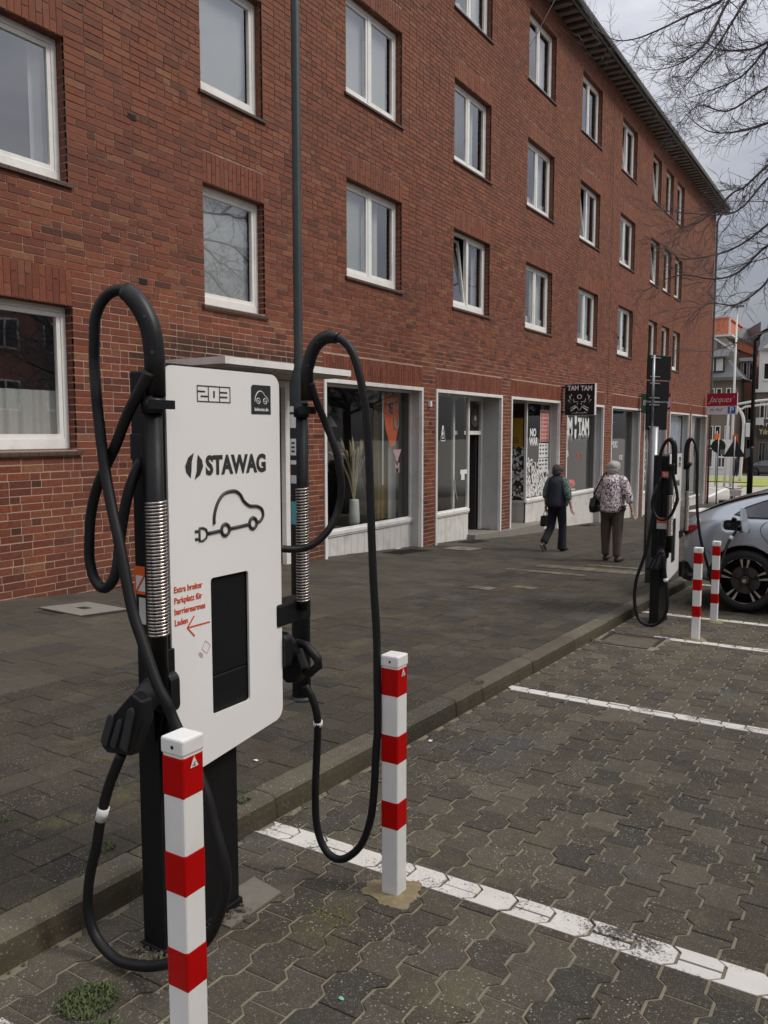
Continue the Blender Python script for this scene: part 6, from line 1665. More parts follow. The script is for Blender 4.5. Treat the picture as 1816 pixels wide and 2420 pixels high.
for k in range(60):
    a = rg.uniform(0, 6.28); L_ = rg.uniform(.2, .45); c_ = Vector((27.0, SY+.35, -1.80)); tip = c_+Vector((math.cos(a)*L_, math.sin(a)*L_*.6, L_*rg.uniform(.5, 1.6))); s_ = Vector((-math.sin(a), math.cos(a), 0))*.035; m_ = (c_+tip)/2+Vector((0,0,.05))
    b.add([c_, m_+s_, tip, m_-s_], [(0,1,2,3)])
b.build('leaves', plain('plant_leaf', (.09,.12,.03), .6, var=.4, scale=20), pt, fix=False)
# the last shops: pale posters behind the glass
for i, (xa, xb, z0, z1, m_) in ((6, (33.1, 36.1, -1.0, .68, 'paper')), (7, (37.1, 38.9, -1.0, .68, 'paper')), (5, (29.5, 30.3, -1.9, -.3, 'curtain'))):
    b = MB(); b.box(xa, xb, GZ+.03, GZ+.04, z0, z1); q = b.build('poster', plain('poster_%s' % 'abcdefgh'[i], (.42,.46,.56) if i == 6 else (.55,.55,.55), .7, var=.45, scale=1.2), fronts[i])
b = MB(); 
for k in range(5): b.box(37.4, 37.9, GZ+.02, GZ+.03, -2.3+k*.22, -2.22+k*.22)
b.build('poster_print', M['redink'], fronts[7])
rg = random.Random(77); b = MB()
for k in range(70):
    x = rg.uniform(29.25, 30.6); z = rg.uniform(-1.9, .5); s_ = rg.uniform(.03, .09)
    b.box(x, x+s_, GZ-.001, GZ, z, z+s_*rg.uniform(.6, 2))
tag(b.build('stickers', M['paper'], fronts[5], fix=False), kind='stuff')
# ================================================================== people
def skinned(name, joints, edges, mat, parent, T, sub=2, root=0, smooth=True):
    """joints: list of (x, y, z, rx, ry) in figure space; T maps to the world"""
    me = bpy.data.meshes.new(name); me.from_pydata([j[:3] for j in joints], edges, [])
    o = bpy.data.objects.new(name, me); C.objects.link(o)
    sk = o.modifiers.new('skin', 'SKIN'); sk.use_smooth_shade = True
    for v, j in zip(me.skin_vertices[0].data, joints): v.radius = (j[3], j[4] if len(j) > 4 else j[3]); v.use_root = False
    me.skin_vertices[0].data[root].use_root = True
    ss = o.modifiers.new('sub', 'SUBSURF'); ss.levels = sub; ss.render_levels = sub
    dg = bpy.context.evaluated_depsgraph_get(); dg.update()
    m2 = bpy.data.meshes.new_from_object(o.evaluated_get(dg)); bpy.data.objects.remove(o)
    m2.transform(T); m2.materials.clear(); m2.materials.append(mat)
    for p in m2.polygons: p.use_smooth = True; p.material_index = 0
    return link(name, m2, parent)
def blob(name, c, r, mat, parent, T, seed=0, amp=.06, squash=None):
    bm_ = bmesh.new(); bmesh.ops.create_icosphere(bm_, subdivisions=4, radius=1)
    rg = random.Random(seed); ph = [rg.uniform(0, 6) for _ in range(6)]
    for v in bm_.verts:
        n = v.co.copy(); d = 1+amp*(math.sin(4*n.x+ph[0])*math.sin(3*n.z+ph[1])+.5*math.sin(5*n.z+ph[2]+6*n.y)*math.sin(13*n.y+ph[3]))
        if squash: d *= squash(n)
        v.co = Vector((c[0]+n.x*r[0]*d, c[1]+n.y*r[1]*d, c[2]+n.z*r[2]*d))
    me = bpy.data.meshes.new(name); bm_.to_mesh(me); bm_.free(); me.transform(T); me.materials.append(mat)
    for p in me.polygons: p.use_smooth = True
    return link(name, me, parent)
t = NT('hair_grey'); c = t.mix(t.noise(60, 6, .7), (.035,.026,.022), (.11,.085,.07)); t.col(c); t.bump(t.noise(130, 4, .8), .8, .01); M['hair1'] = t.done(.7)
t = NT('hair_silver'); c = t.mix(t.noise(60, 6, .7), (.30,.275,.24), (.62,.59,.53)); t.col(c); t.bump(t.noise(130, 4, .8), .8, .01); M['hair2'] = t.done(.7)
M['navy'] = plain('navy_cloth', (.014,.016,.028), .85, var=.3, scale=14, bump=.3, bscale=40)
M['navytrouser'] = plain('dark_navy_trousers', (.010,.011,.018), .9, var=.3, scale=14)
M['brown'] = plain('brown_trousers', (.075,.058,.042), .9, var=.3, scale=9, bump=.4, bscale=30)
M['shoe'] = plain('dark_shoe', (.03,.022,.02), .6, var=.3, scale=20); M['sole'] = plain('pale_sole', (.30,.34,.18), .7)
M['bag'] = plain('black_bag', (.010,.010,.011), .6, var=.3, scale=20)
t = NT('teal_print'); vo = t.n('ShaderNodeTexVoronoi', feature='F1'); vo.inputs['Scale'].default_value = 28; t.l(t.pos(), vo.inputs['Vector'])
c = t.ramp(vo.outputs['Distance'], [(0, (.03,.20,.21)), (.35, (.02,.06,.09)), (.6, (.22,.30,.20)), (.8, (.015,.02,.03))]); t.col(c); M['tealprint'] = t.done(.85)
t = NT('blouse_print'); p_ = t.pos(); nz = t.noise(30, 3, .5, p_, 1.6); n2_ = t.noise(24, 3, .5, p_, 1.3)
c = t.ramp(nz, [(0, (.035,.025,.03)), (.465, (.035,.025,.03)), (.50, (.78,.66,.67)), (1, (.86,.78,.78))], 'LINEAR'); t.col(c); M['blouse'] = t.done(.85)

def hand(joints, edges, wrist, at, direction, s=1.0, curl=.5):
    """adds a palm and five fingers to a body chain"""
    d = Vector(direction).normalized(); side = Vector((1, 0, 0)); side = (side-d*side.dot(d)).normalized(); nrm = d.cross(side).normalized()
    w = Vector(at); i0 = len(joints)
    palm = w+d*.055*s; joints.append((*palm, .034*s, .017*s)); edges.append((wrist, i0))
    for k, (off, L_) in enumerate(((-.028, .062), (-.010, .070), (.009, .068), (.026, .055))):
        b0 = palm+d*.028*s+side*off*s; m = b0+d*L_*.5*s+nrm*curl*.010*s; e = m+d*L_*.45*s+nrm*curl*.03*s
        n_ = len(joints); joints += [(*b0, .0095*s, .0095*s), (*m, .0085*s, .0085*s), (*e, .007*s, .007*s)]; edges += [(i0, n_), (n_, n_+1), (n_+1, n_+2)]
    n_ = len(joints); b0 = w+d*.03*s-side*.032*s; e = b0+d*.045*s-side*.018*s+nrm*.012*s
    joints += [(*b0, .012*s, .011*s), (*e, .009*s, .009*s)]; edges += [(i0, n_), (n_, n_+1)]

def person(x, y, z, heading, H_, label, style):
    """figure space: +x forward, +y left, z up, built 1.60 m tall then scaled"""
    r = root_at('person', x, y, z, label, 'person')
    s = H_/1.60; T = Matrix.Translation((x, y, z)) @ Matrix.Rotation(heading, 4, 'Z') @ Matrix.Diagonal((s, s, s, 1))
    walk = style == 'vest'
    # joints of the body
    if walk:   # right leg planted in front-right, left leg trailing with the heel lifted
        hipL, hipR = (0, .085, .82), (0, -.085, .82); knL, knR = (-.02, .10, .46), (.05, -.095, .46); anL, anR = (-.33, .10, .17), (.03, -.10, .075); toL, toR = (-.27, .10, .03), (.20, -.11, .035)
        shL, shR = (0, .165, 1.30), (0, -.165, 1.30); elL, elR = (-.02, .235, 1.06), (-.03, -.235, 1.05); wrL, wrR = (.05, .26, .84), (.03, -.27, .83)
    else:
        hipL, hipR = (0, .09, .82), (0, -.09, .82); knL, knR = (.03, .11, .45), (-.02, -.10, .45); anL, anR = (.05, .11, .075), (-.06, -.11, .075); toL, toR = (.21, .13, .035), (.11, -.13, .035)
        shL, shR = (0, .17, 1.30), (0, -.17, 1.30); elL, elR = (-.03, .26, 1.07), (.0, -.255, 1.05); wrL, wrR = (.06, .20, .92), (.03, -.31, .83)
    J = [(0,0,.90,.135,.105), (0,0,1.05,.125,.10), (.0,0,1.20,.14,.10), (0,0,1.30,.12,.085), (.0,0,1.385,.052,.05), (.015,0,1.44,.055,.058), (.02,0,1.50,.075,.085), (.02,0,1.555,.062,.07),
         (*shL,.056,.05), (*elL,.042,.038), (*wrL,.026,.022), (*shR,.056,.05), (*elR,.042,.038), (*wrR,.026,.022),
         (*hipL,.088,.085), (*knL,.058,.056), (*anL,.036,.036), (*hipR,.088,.085), (*knR,.058,.056), (*anR,.036,.036), (*toL,.034,.022), (*toR,.034,.022)]
    E_ = [(0,1),(1,2),(2,3),(3,4),(4,5),(5,6),(6,7),(3,8),(8,9),(9,10),(3,11),(11,12),(12,13),(0,14),(14,15),(15,16),(0,17),(17,18),(18,19),(16,20),(19,21)]
    J = [tuple(j) for j in J]
    for wi, wv, ev in ((10, wrL, elL), (13, wrR, elR)):
        hand(J, E_, wi, wv, Vector(wv)-Vector(ev), 1.0, .8)
    skinned('body', J, E_, M['skin'], r, T)
    # face parts sit on the far side of the head
    b = MB(); b.add([(.098,-.014,1.485),(.098,.014,1.485),(.118,0,1.478),(.095,0,1.52)], [(0,1,2),(0,2,3),(2,1,3)]); o = b.build('nose', M['skin'], r); o.data.transform(T)
    for sy_ in (-1, 1):
        blob('ear', (.012, sy_*.082, 1.495), (.018, .010, .030), M['skin'], r, T, 3, 0)
        blob('eye', (.085, sy_*.030, 1.515), (.010, .013, .010), M['white'], r, T, 3, 0)
    blob('mouth', (.088, 0, 1.447), (.012, .024, .006), M['redink'] if False else plain('lips_%s' % style, (.30,.09,.08), .5), r, T, 3, 0)
    # hair
    cut = (lambda n: .0+1.0) 
    hm_ = M['hair1'] if walk else M['hair2']
    if walk: blob('hair', (-.006, 0, 1.520), (.108, .102, .098), hm_, r, T, 5, .07); blob('hair', (-.040, 0, 1.462), (.070, .090, .066), hm_, r, T, 6, .08)
    else: blob('hair', (-.004, 0, 1.522), (.112, .108, .098), hm_, r, T, 15, .07); blob('hair', (-.045, 0, 1.462), (.066, .090, .066), hm_, r, T, 16, .07)
    # trousers
    if walk:
        TJ = [(0,0,.93,.150,.125), (*hipL,.112,.108), (*(Vector(knL)),.080,.078), ((knL[0]+anL[0])/2, .10, .30, .075,.073), (anL[0]+.0, .10, .155, .082,.08), (*hipR,.108,.105), (*knR,.083,.08), (.035,-.10,.25,.085,.08), (.03,-.10,.06,.10,.092), (.03,-.10,.02,.10,.092)]
        skinned('trousers', TJ, [(0,1),(1,2),(2,3),(3,4),(0,5),(5,6),(6,7),(7,8),(8,9)], M['navytrouser'], r, T)
    else:
        TJ = [(0,0,.90,.150,.135), (*hipL,.115,.112), (*knL,.088,.085), (.04,.11,.25,.076,.074), (.05,.11,.07,.070,.066), (*hipR,.115,.112), (*knR,.088,.085), (-.04,-.105,.25,.076,.074), (-.06,-.11,.07,.070,.066)]
        skinned('trousers', TJ, [(0,1),(1,2),(2,3),(3,4),(0,5),(5,6),(6,7),(7,8)], M['brown'], r, T)
    # shoes
    for (an, to) in ((anL, toL), (anR, toR)):
        a_, t_ = Vector(an), Vector(to); hl = a_+Vector((-.045 if not (walk and an is anL) else -.06, 0, -.035 if not (walk and an is anL) else .01))
        sh = skinned('shoe', [(*(hl), .050,.048), (*(a_*.45+t_*.55+Vector((0,0,-.008))), .056,.042), (*(t_+Vector((.02,0,0))), .050,.036)], [(0,1),(1,2)], M['shoe'], r, T, 2)
        if walk and an is anL: skinned('sole', [(*(hl+Vector((-.022,0,-.01))), .030,.020), (*((hl+t_)/2+Vector((-.03,0,-.008))), .034,.014), (*(t_+Vector((-.01,0,-.015))), .032,.012)], [(0,1),(1,2)], M['sole'], sh, T, 2)
    if walk:
        # printed sleeves, then the padded vest with its hood
        for sh_, el_, nm in ((shL, elL, 'l'), (shR, elR, 'r')):
            m_ = Vector(el_)+(Vector(wrL if nm == 'l' else wrR)-Vector(el_))*.45
            skinned('sleeve', [(sh_[0], sh_[1]*.45, 1.325, .075,.075), (sh_[0], sh_[1]*.9, 1.325, .088,.084), (*(Vector(sh_)*.6+Vector(el_)*.4), .086,.080), (*el_,.074,.070), (*m_,.064,.060)], [(0,1),(1,2),(2,3),(3,4)], M['tealprint'], r, T)
        skinned('vest', [(0,0,.80,.285,.19), (0,0,.88,.30,.20), (0,0,1.0,.275,.19), (0,0,1.12,.255,.18), (0,0,1.25,.25,.17), (0,0,1.335,.225,.145), (0,0,1.39,.125,.11), (0,0,1.42,.095,.09)], [(i, i+1) for i in range(7)], M['navy'], r, T)
        skinned('hood', [(-.085,.11,1.34,.038,.045), (-.125,.05,1.26,.05,.06), (-.13,0,1.235,.05,.065), (-.125,-.05,1.26,.05,.06), (-.085,-.11,1.34,.038,.045)], [(0,1),(1,2),(2,3),(3,4)], M['navy'], r, T, 2, 2)
        bag = root_at('handbag', x, y, z, 'black handbag hanging from the left hand of the person in the dark vest', 'handbag')
        hp = Vector(wrL)+Vector((.02, .02, -.10))
        bb = MB(); P_ = [(-.10, -.10), (.11, -.10), (.13, -.26), (.10, -.30), (-.10, -.30), (-.13, -.26)]
        bb.prism([(hp.x+p[0], hp.z+p[1]) for p in P_], 'y', hp.y-.045, hp.y+.045); o = bb.build('bag_body', M['bag'], bag, bevel=.012); o.data.transform(T)
        bb = MB(); bb.tube(smooth_path([(hp.x-.07, hp.y, hp.z-.11), (hp.x-.04, hp.y, hp.z-.02), (hp.x, hp.y, hp.z+.01), (hp.x+.04, hp.y, hp.z-.02), (hp.x+.07, hp.y, hp.z-.11)], 3), .007, 6); o = bb.build('bag_handle', M['bag'], bag); o.data.transform(T)
    else:
        for sh_, el_, wr_ in ((shL, elL, wrL), (shR, elR, wrR)):
            m_ = Vector(el_)+(Vector(wr_)-Vector(el_))*.55
            skinned('sleeve', [(sh_[0], sh_[1]*.45, 1.325, .08,.08), (sh_[0], sh_[1]*.9, 1.325, .095,.090), (*(Vector(sh_)*.6+Vector(el_)*.4), .096,.088), (*el_,.080,.076), (*m_,.066,.062)], [(0,1),(1,2),(2,3),(3,4)], M['blouse'], r, T)
        skinned('blouse', [(0,0,.78,.255,.20), (0,0,.86,.265,.205), (0,0,.97,.255,.195), (0,0,1.10,.25,.19), (0,0,1.24,.255,.175), (0,0,1.335,.235,.15), (0,0,1.385,.115,.10), (0,0,1.41,.085,.08)], [(i, i+1) for i in range(7)], M['blouse'], r, T)
        bag = root_at('shoulder_bag', x, y, z, 'black shoulder bag hanging at the left side of the silver haired person', 'shoulder bag')
        bb = MB(); P_ = [(-.12, 1.02), (.10, 1.02), (.16, .86), (.12, .78), (-.14, .78), (-.18, .88)]
        bb.prism(P_, 'y', .235, .335); o = bb.build('bag_body', M['bag'], bag, bevel=.025); o.data.transform(T)
        bb = MB(); bb.tube(smooth_path([(-.10,.285,1.0), (-.13,.23,1.15), (-.07,.13,1.39), (.03,.12,1.41), (.13,.2,1.2), (.09,.285,1.0)], 4), .011, 6); o = bb.build('bag_strap', M['bag'], bag); o.data.transform(T)
    return r
person(14.25, 5.09, zp2(14.25, 5.09)+.0, R(-8), 1.55, 'person with short grey hair in dark hooded vest and black trousers, one heel raised', 'vest')
person(13.10, 3.76, zp2(13.10, 3.76)+.0, R(-4), 1.60, 'person with silver hair in black and white patterned blouse and brown trousers', 'blouse')
# small passer-by far away across the junction
def far_person(x, y, label, cloth):
    z = zroad(x); r = root_at('person', x, y, z, label, 'person'); T = Matrix.Translation((x, y, z))
    skinned('body', [(0,0,.90,.15,.12), (0,0,1.2,.19,.13), (0,0,1.4,.12,.1), (0,0,1.5,.06,.06), (0,0,1.62,.10,.10), (0,.2,1.35,.06,.06), (.05,.26,.85,.045,.045), (0,-.2,1.35,.06,.06), (-.05,-.26,.85,.045,.045), (0,.1,.8,.11,.11), (.12,.1,.05,.07,.07), (0,-.1,.8,.11,.11), (-.12,-.1,.05,.07,.07)],
            [(0,1),(1,2),(2,3),(3,4),(2,5),(5,6),(2,7),(7,8),(0,9),(9,10),(0,11),(11,12)], cloth, r, T, 1)
far_person(80.0, 11.9, 'small distant passer-by in black between the white masts', M['navytrouser'])

# ================================================================== buildings across the junction
M['brick_far'] = None
def far_brick(name, c):
    t = NT(name); p = t.pos(); z = t.sep(p)['Z']; y = t.sep(p)['Y']
    co = t.mix(t.noise(6, 5, .7, p), tuple(q*.75 for q in c), tuple(min(1, q*1.3) for q in c))
    co = t.mix(t.val(t.noise(.5, 3, .5, p), .4, .7, 0, .35), co, tuple(q*.55 for q in c)); t.col(co); t.bump(t.noise(14, 4, .7, p), .5, .03); return t.done(.9, spec=.2)
M['fb_brown'] = far_brick('far_grey_brown_brick', (.17,.135,.115)); M['fb_red'] = far_brick('far_red_brick', (.32,.15,.11)); M['render'] = far_brick('far_beige_render', (.32,.285,.235))  # far walls lightened throughout: brightening by haze put into their colour
M['fb_orange'] = plain('orange_cladding', (.62,.20,.10), .7, var=.15, scale=1.5); M['slate'] = plain('slate_roof', (.105,.105,.108), .7, var=.3, scale=3); M['fb_white'] = plain('far_white_facade', (.62,.63,.62), .8, var=.1, scale=1.5)
def far_window(par, x, y0, y1, z0, z1, mt='frame', bars=1):
    b = MB(); t_ = .07
    b.box(x-.06, x, y0, y1, z0, z0+t_); b.box(x-.06, x, y0, y1, z1-t_, z1); b.box(x-.06, x, y0, y0+t_, z0+t_, z1-t_); b.box(x-.06, x, y1-t_, y1, z0+t_, z1-t_)
    for k in range(bars): yy = y0+(y1-y0)*(k+1)/(bars+1); b.box(x-.05, x-.005, yy-.035, yy+.035, z0+t_, z1-t_)
    b.box(x-.12, x, y0-.05, y1+.05, z0-.09, z0)
    f = b.build('window', M[mt], par); g = MB(); g.box(x-.02, x-.005, y0+t_, y1-t_, z0+t_, z1-t_); g.build('pane', M['carglass'], f); return f
G = -3.95
# first: grey-brown house with dormer and beige gable behind it
X = 84.0; h = root_at('house', X+4, 15.5, G, 'grey brown brick house with a dormer, right behind the corner of the long building', 'house')
b = MB(); b.box(X, X+6, 12.95, 24, G-.5, 5.3); b.build('wall', M['fb_brown'], h)
b = MB(); b.add([(X-.5,12.2,5.15),(X-.5,24,5.15),(X+3,24,7.9),(X+3,14.6,7.9),(X+6,12.2,5.15),(X+6,24,5.15),(X+.0,12.95,5.15)], [(0,1,2,3),(0,3,4),(3,2,5,4)]); b.add([(X-.52,12.2,5.0),(X-.52,24,5.0),(X-.52,24,5.3),(X-.52,12.2,5.3)], [(0,1,2,3)]); rf = b.build('roof', M['slate'], h)
b = MB(); b.box(X+.3, X+3, 13.9, 16.2, 5.7, 7.3); dm = b.build('dormer', M['wood_dark'], h)
b = MB(); b.add([(X-.1,13.6,7.3),(X-.1,16.5,7.3),(X+3,16.5,8.2),(X+3,13.6,8.2),(X-.1,13.6,7.15),(X-.1,16.5,7.15)], [(0,1,2,3),(4,5,1,0),(0,3,4)]); b.build('dormer_roof', M['slate'], dm)
for (a_, c_) in ((14.05, 14.65), (14.85, 15.45)):
    q = MB(); q.box(X+.22, X+.29, a_, c_, 5.95, 7.1); q.build('dormer_window', M['curtain'], dm)
for zz in (2.2, -1.35):
    for yy in (13.2, 14.0, 14.65, 16.2): far_window(h, X, yy, yy+(.42 if yy < 13.3 else .5), zz, zz+2.1, 'white', 0)
b = MB(); b.box(X-.08, X, 13.0, 16.8, -4.2, -.55); b.build('ground_floor_front', M['fb_white'], h)
for yy in (13.4, 14.6, 15.7): far_window(h, X-.08, yy, yy+.8, -3.2, -1.0, 'white', 1)
h = root_at('house', 90, 16, G, 'taller beige rendered house with an orange roof storey, rising over the grey brown house', 'house')
X = 88.0
b = MB(); b.prism([(13.75, G), (24, G), (24, 9.7), (14.6, 9.7), (13.75, 8.1)], 'x', X, X+8); b.build('wall', M['render'], h)
b = MB(); b.box(X-.06, X+8, 14.3, 24, 9.72, 11.25); b.box(X-.12, X+8, 14.15, 24, 11.25, 11.42); b.build('orange_storey', M['fb_orange'], h)
b = MB(); b.box(X-.2, X+8, 13.9, 24, 9.55, 9.72); b.box(X-.14, X, 14.1, 14.25, 9.7, 11.3); b.build('parapet', M['fb_white'], h)
b = MB(); b.add([(X-.12,13.75,8.0),(X-.12,13.75,8.25),(X-.12,15.6,9.6),(X-.12,15.6,9.35),(X,13.75,8.0),(X,13.75,8.25),(X,15.6,9.6),(X,15.6,9.35)], [(0,1,2,3),(1,5,6,2)]); b.build('verge', M['fb_white'], h)
b = MB(); b.box(X-.03, X, 14.9, 15.3, 8.4, 9.2); b.build('small_window', M['slate'], h)
# second: red brick house with orange roof band
X = 92.0; h = root_at('house', X+4, 13, G, 'red brick house with narrow windows and orange roof band, left of the white one', 'house')
b = MB(); b.box(X, X+9, 12.25, 14.2, G-.5, 8.4); b.build('wall', M['fb_red'], h)
b = MB(); b.add([(X-.25,12.0,7.75),(X-.25,14.1,8.65),(X-.25,14.1,9.9),(X-.25,12.0,8.6),(X+5,12.0,8.6),(X+5,14.1,9.9),(X,12.0,7.75),(X,14.1,8.65)], [(0,1,2,3),(3,2,5,4),(0,6,7,1)]); b.build('orange_band', M['fb_orange'], h)
b = MB(); b.add([(X-.4,11.9,8.65),(X-.4,14.3,10.0),(X+4,14.3,11.3),(X+4,11.5,10.6)], [(0,1,2,3)]); b.add([(X-.42,11.9,8.45),(X-.42,14.3,9.85),(X-.42,14.3,10.05),(X-.42,11.9,8.68)], [(0,1,2,3)]); b.build('roof', M['slate'], h)
b = MB(); b.box(X-.3, X, 12.0, 14.2, 7.35, 7.7); b.build('gutter', M['fb_white'], h)
for zz in (5.4, 1.35, -2.4):
    for yy in (12.40, 12.98, 13.56): far_window(h, X, yy, yy+.42, zz, zz+1.9, 'white', 0)
    b = MB(); b.box(X-.05, X, 12.3, 14.1, zz+1.98, zz+2.3); b.build('lintel_band', M['cover'], h)
# third: white gabled house with shops below at the right edge
X = 88.0; h = root_at('house', X+4, 9, G, 'white gabled house over dark shop fronts at the right edge', 'house')
b = MB(); b.box(X, X+9, 2.0, 11.55, G-.5, 4.2); b.build('wall', M['fb_brown'], h)
b = MB(); b.prism([(2.0, 4.2), (11.35, 4.2), (11.35, 8.0), (10.2, 9.1), (9.0, 8.0), (2.0, 8.0)], 'x', X-.1, X+8); b.build('white_gable', M['fb_white'], h)
b = MB(); b.add([(X-.4,2.0,8.0),(X-.4,11.5,8.0),(X+5,11.2,11.6),(X+5,2.0,11.6)], [(0,1,2,3)]); b.add([(X+1,11.5,8.0),(X+1,11.5,10.9),(X+8,13.9,10.9),(X+8,13.9,8.0)], [(0,1,2,3)]); b.build('roof', M['slate'], h)
b = MB(); b.box(X-.35, X, 9.5, 11.6, 4.0, 4.3); b.build('cornice', M['fb_white'], h)
for zz in (5.2,):
    for yy in (10.35, 9.0): far_window(h, X-.1, yy, yy+.6, zz, zz+1.6, 'white', 0)
for zz in (1.3, -.1+0):
    for k in range(5): far_window(h, X, 11.15-.62*k-.45, 11.15-.62*k, zz+.2, zz+(1.7 if zz > 1 else 1.1), 'white', 0)
b = MB(); b.box(X-.35, X-.2, 8.5, 11.25, -.35, .45+.25); sb = b.build('shop_sign', M['wood_dark'], h)
text('sign_lettering', 'Yılmaz', .75, (X-.37, 11.1, .18), TO_CAM, plain('gold_lettering', (.62,.50,.22), .5), sb, 'LEFT', .01, sx=.8)
b = MB(); b.box(X-.5, X-.4, 10.7, 11.4, 1.2-.35, 1.2+.35); b.build('small_sign', M['fb_white'], h)
for k in range(5): far_window(h, X-.05, 11.1-.75*k-.62, 11.1-.75*k, -3.6, -.8, 'zinc', 1)
b = MB(); b.box(X-.6, X-.1, 8.8, 11.3, G, G+.9); b.build('forecourt_wall', M['wood_dark'], h)
# ground wall between the houses so that no sky shows at street level
h = root_at('house', 100, 20, G, 'plain low brick house far behind the junction, between the other houses', 'house')
b = MB(); b.box(99, 106, 8, 40, G-.5, 6.0); b.build('wall', M['fb_brown'], h)
b = MB(); b.add([(98.8,8,5.9),(98.8,40,5.9),(102.5,40,8.5),(102.5,8,8.5),(106,8,5.9),(106,40,5.9)], [(0,1,2,3),(3,2,5,4),(0,3,4)]); b.build('roof', M['slate'], h)

# the row on the other side of the street, which the panes mirror
h = root_at('apartment_building', 10, -26, -2, 'long brick row with white windows opposite, seen only mirrored in the window panes', 'building')
b = MB(); b.box(-26, 46, -34, -24, -3.5, 7.0); b.build('wall', M['fb_red'], h)
b = MB(); b.add([(-26,-23.6,6.9),(46,-23.6,6.9),(46,-29,10.5),(-26,-29,10.5)], [(0,1,2,3)]); b.build('roof', M['slate'], h)
proto_w = None
for k in range(22):
    for zz in (-1.9, 1.2, 4.3):
        xw = -24+3.1*k
        b = MB(); b.box(xw, xw+1.5, -23.99, -23.93, zz, zz+1.6); f_ = b.build('window', M['frame'], h)
        b = MB(); b.box(xw+.1, xw+.7, -23.93, -23.92, zz+.1, zz+1.5); b.box(xw+.8, xw+1.4, -23.93, -23.92, zz+.1, zz+1.5); b.build('pane', M['carglass'], f_)

# ================================================================== bare trees
def tube4(vs, fs, p0, p1, r0, r1, n):
    d = (p1-p0)
    if d.length < 1e-6: return
    d.normalize(); a = d.orthogonal().normalized(); c = d.cross(a); b0 = len(vs)
    for p, r_ in ((p0, r0), (p1, r1)):
        for k in range(n):
            t_ = 2*math.pi*k/n; vs.append(p+(a*math.cos(t_)+c*math.sin(t_))*r_)
    for k in range(n): fs.append((b0+k, b0+(k+1) % n, b0+n+(k+1) % n, b0+n+k))
def tree(x, y, z, label, seed, height=9.0, spread=5.5, limbs=9, lean=(0, 0), extra=None, depth=4, group='bare street trees', arc=(0, 360)):
    rg = random.Random(seed); root = root_at('bare_tree', x, y, z, label, 'tree', group)
    V0, F0, V1, F1 = [], [], [], []
    def branch(p, d, L_, r_, lv, sag):
        n = 7 if lv <= 1 else 6 if lv == 2 else 5
        if lv >= 4: n = 3
        wig = .12 if lv <= 1 else .20
        seg = L_/n; q = p.copy(); dd = d.copy(); rr = r_
        for i in range(n):
            dd = (dd+Vector((rg.gauss(0, wig), rg.gauss(0, wig), rg.gauss(0, wig)+sag*(1 if i < n*.6 else -2.2)))).normalized()
            q2 = q+dd*seg; r2 = r_*(1-.80*(i+1)/n)+.0012
            tube4(V0 if lv <= 1 else V1, F0 if lv <= 1 else F1, q, q2, rr, r2, 7 if lv <= 1 else (4 if lv == 2 else 3))
            if lv < max(depth, 4 if lv >= 3 and extra else 0):
                m_ = {0: 2, 1: 2, 2: 2, 3: 2}.get(lv, 1)
                if i >= (1 if lv == 0 else 0):
                    for _ in range(m_):
                        ax = dd.orthogonal().normalized(); ax.rotate(Matrix.Rotation(rg.uniform(0, 6.283), 3, dd))
                        nd = (dd*.75+ax*rg.uniform(.5, .95)+Vector((0,0,.10))).normalized()
                        branch(q2, nd, L_*rg.uniform(.32, .58), max(.0022, r2*.62), lv+1, -.01 if lv < 2 else .0)
            q, rr = q2, r2
    trunk_h = height*.30
    P_ = [Vector((x, y, z-.1)), Vector((x+.05, y+.03, z+trunk_h*.5)), Vector((x+lean[0]*.4, y+lean[1]*.4, z+trunk_h))]
    tube4(V0, F0, P_[0], P_[1], .20, .17, 12); tube4(V0, F0, P_[1], P_[2], .17, .15, 12)
    top = P_[2]
    for k in range(limbs):
        a = R(arc[0]+(arc[1]-arc[0])*(k+.5+rg.uniform(-.3, .3))/limbs); el = rg.uniform(.25, 1.1)
        d = Vector((math.cos(a)*math.cos(el), math.sin(a)*math.cos(el), math.sin(el)))
        branch(top+Vector((0,0,rg.uniform(-.3, .5))), d, spread*rg.uniform(.75, 1.1), .075*rg.uniform(.8, 1.2), 0 if depth > 3 else 1, -.03)
    tl = len(V0)
    for e in (extra or []):
        pts = [Vector(p) for p in e]; L_ = sum((pts[i+1]-pts[i]).length for i in range(len(pts)-1)); path = smooth_path(e, 4); n = len(path)
        r0 = .034
        for i in range(n-1):
            ra, rb = r0*(1-.88*i/n), r0*(1-.88*(i+1)/n); tube4(V1, F1, path[i], path[i+1], ra, rb, 5)
            for _ in range(2 if i > 5 else 1):
                if rg.random() < (.62 if i > 5 else .2):
                    dd = (path[i+1]-path[i]).normalized(); ax = dd.orthogonal().normalized(); ax.rotate(Matrix.Rotation(rg.uniform(0, 6.283), 3, dd))
                    branch(path[i+1], (dd*.8+ax*rg.uniform(.4, .9)).normalized(), rg.uniform(.35, 1.0)*(1-.3*i/n), rb*.30+.0012, 3, -.035)
    def mk(nm, V, F, m):
        me = bpy.data.meshes.new(nm); me.from_pydata(V, [], F); me.materials.append(m)
        for p in me.polygons: p.use_smooth = True
        return link(nm, me, root)
    mk('trunk', V0, F0, M['bark']); mk('crown', V1, F1, M['twig'])
    return root
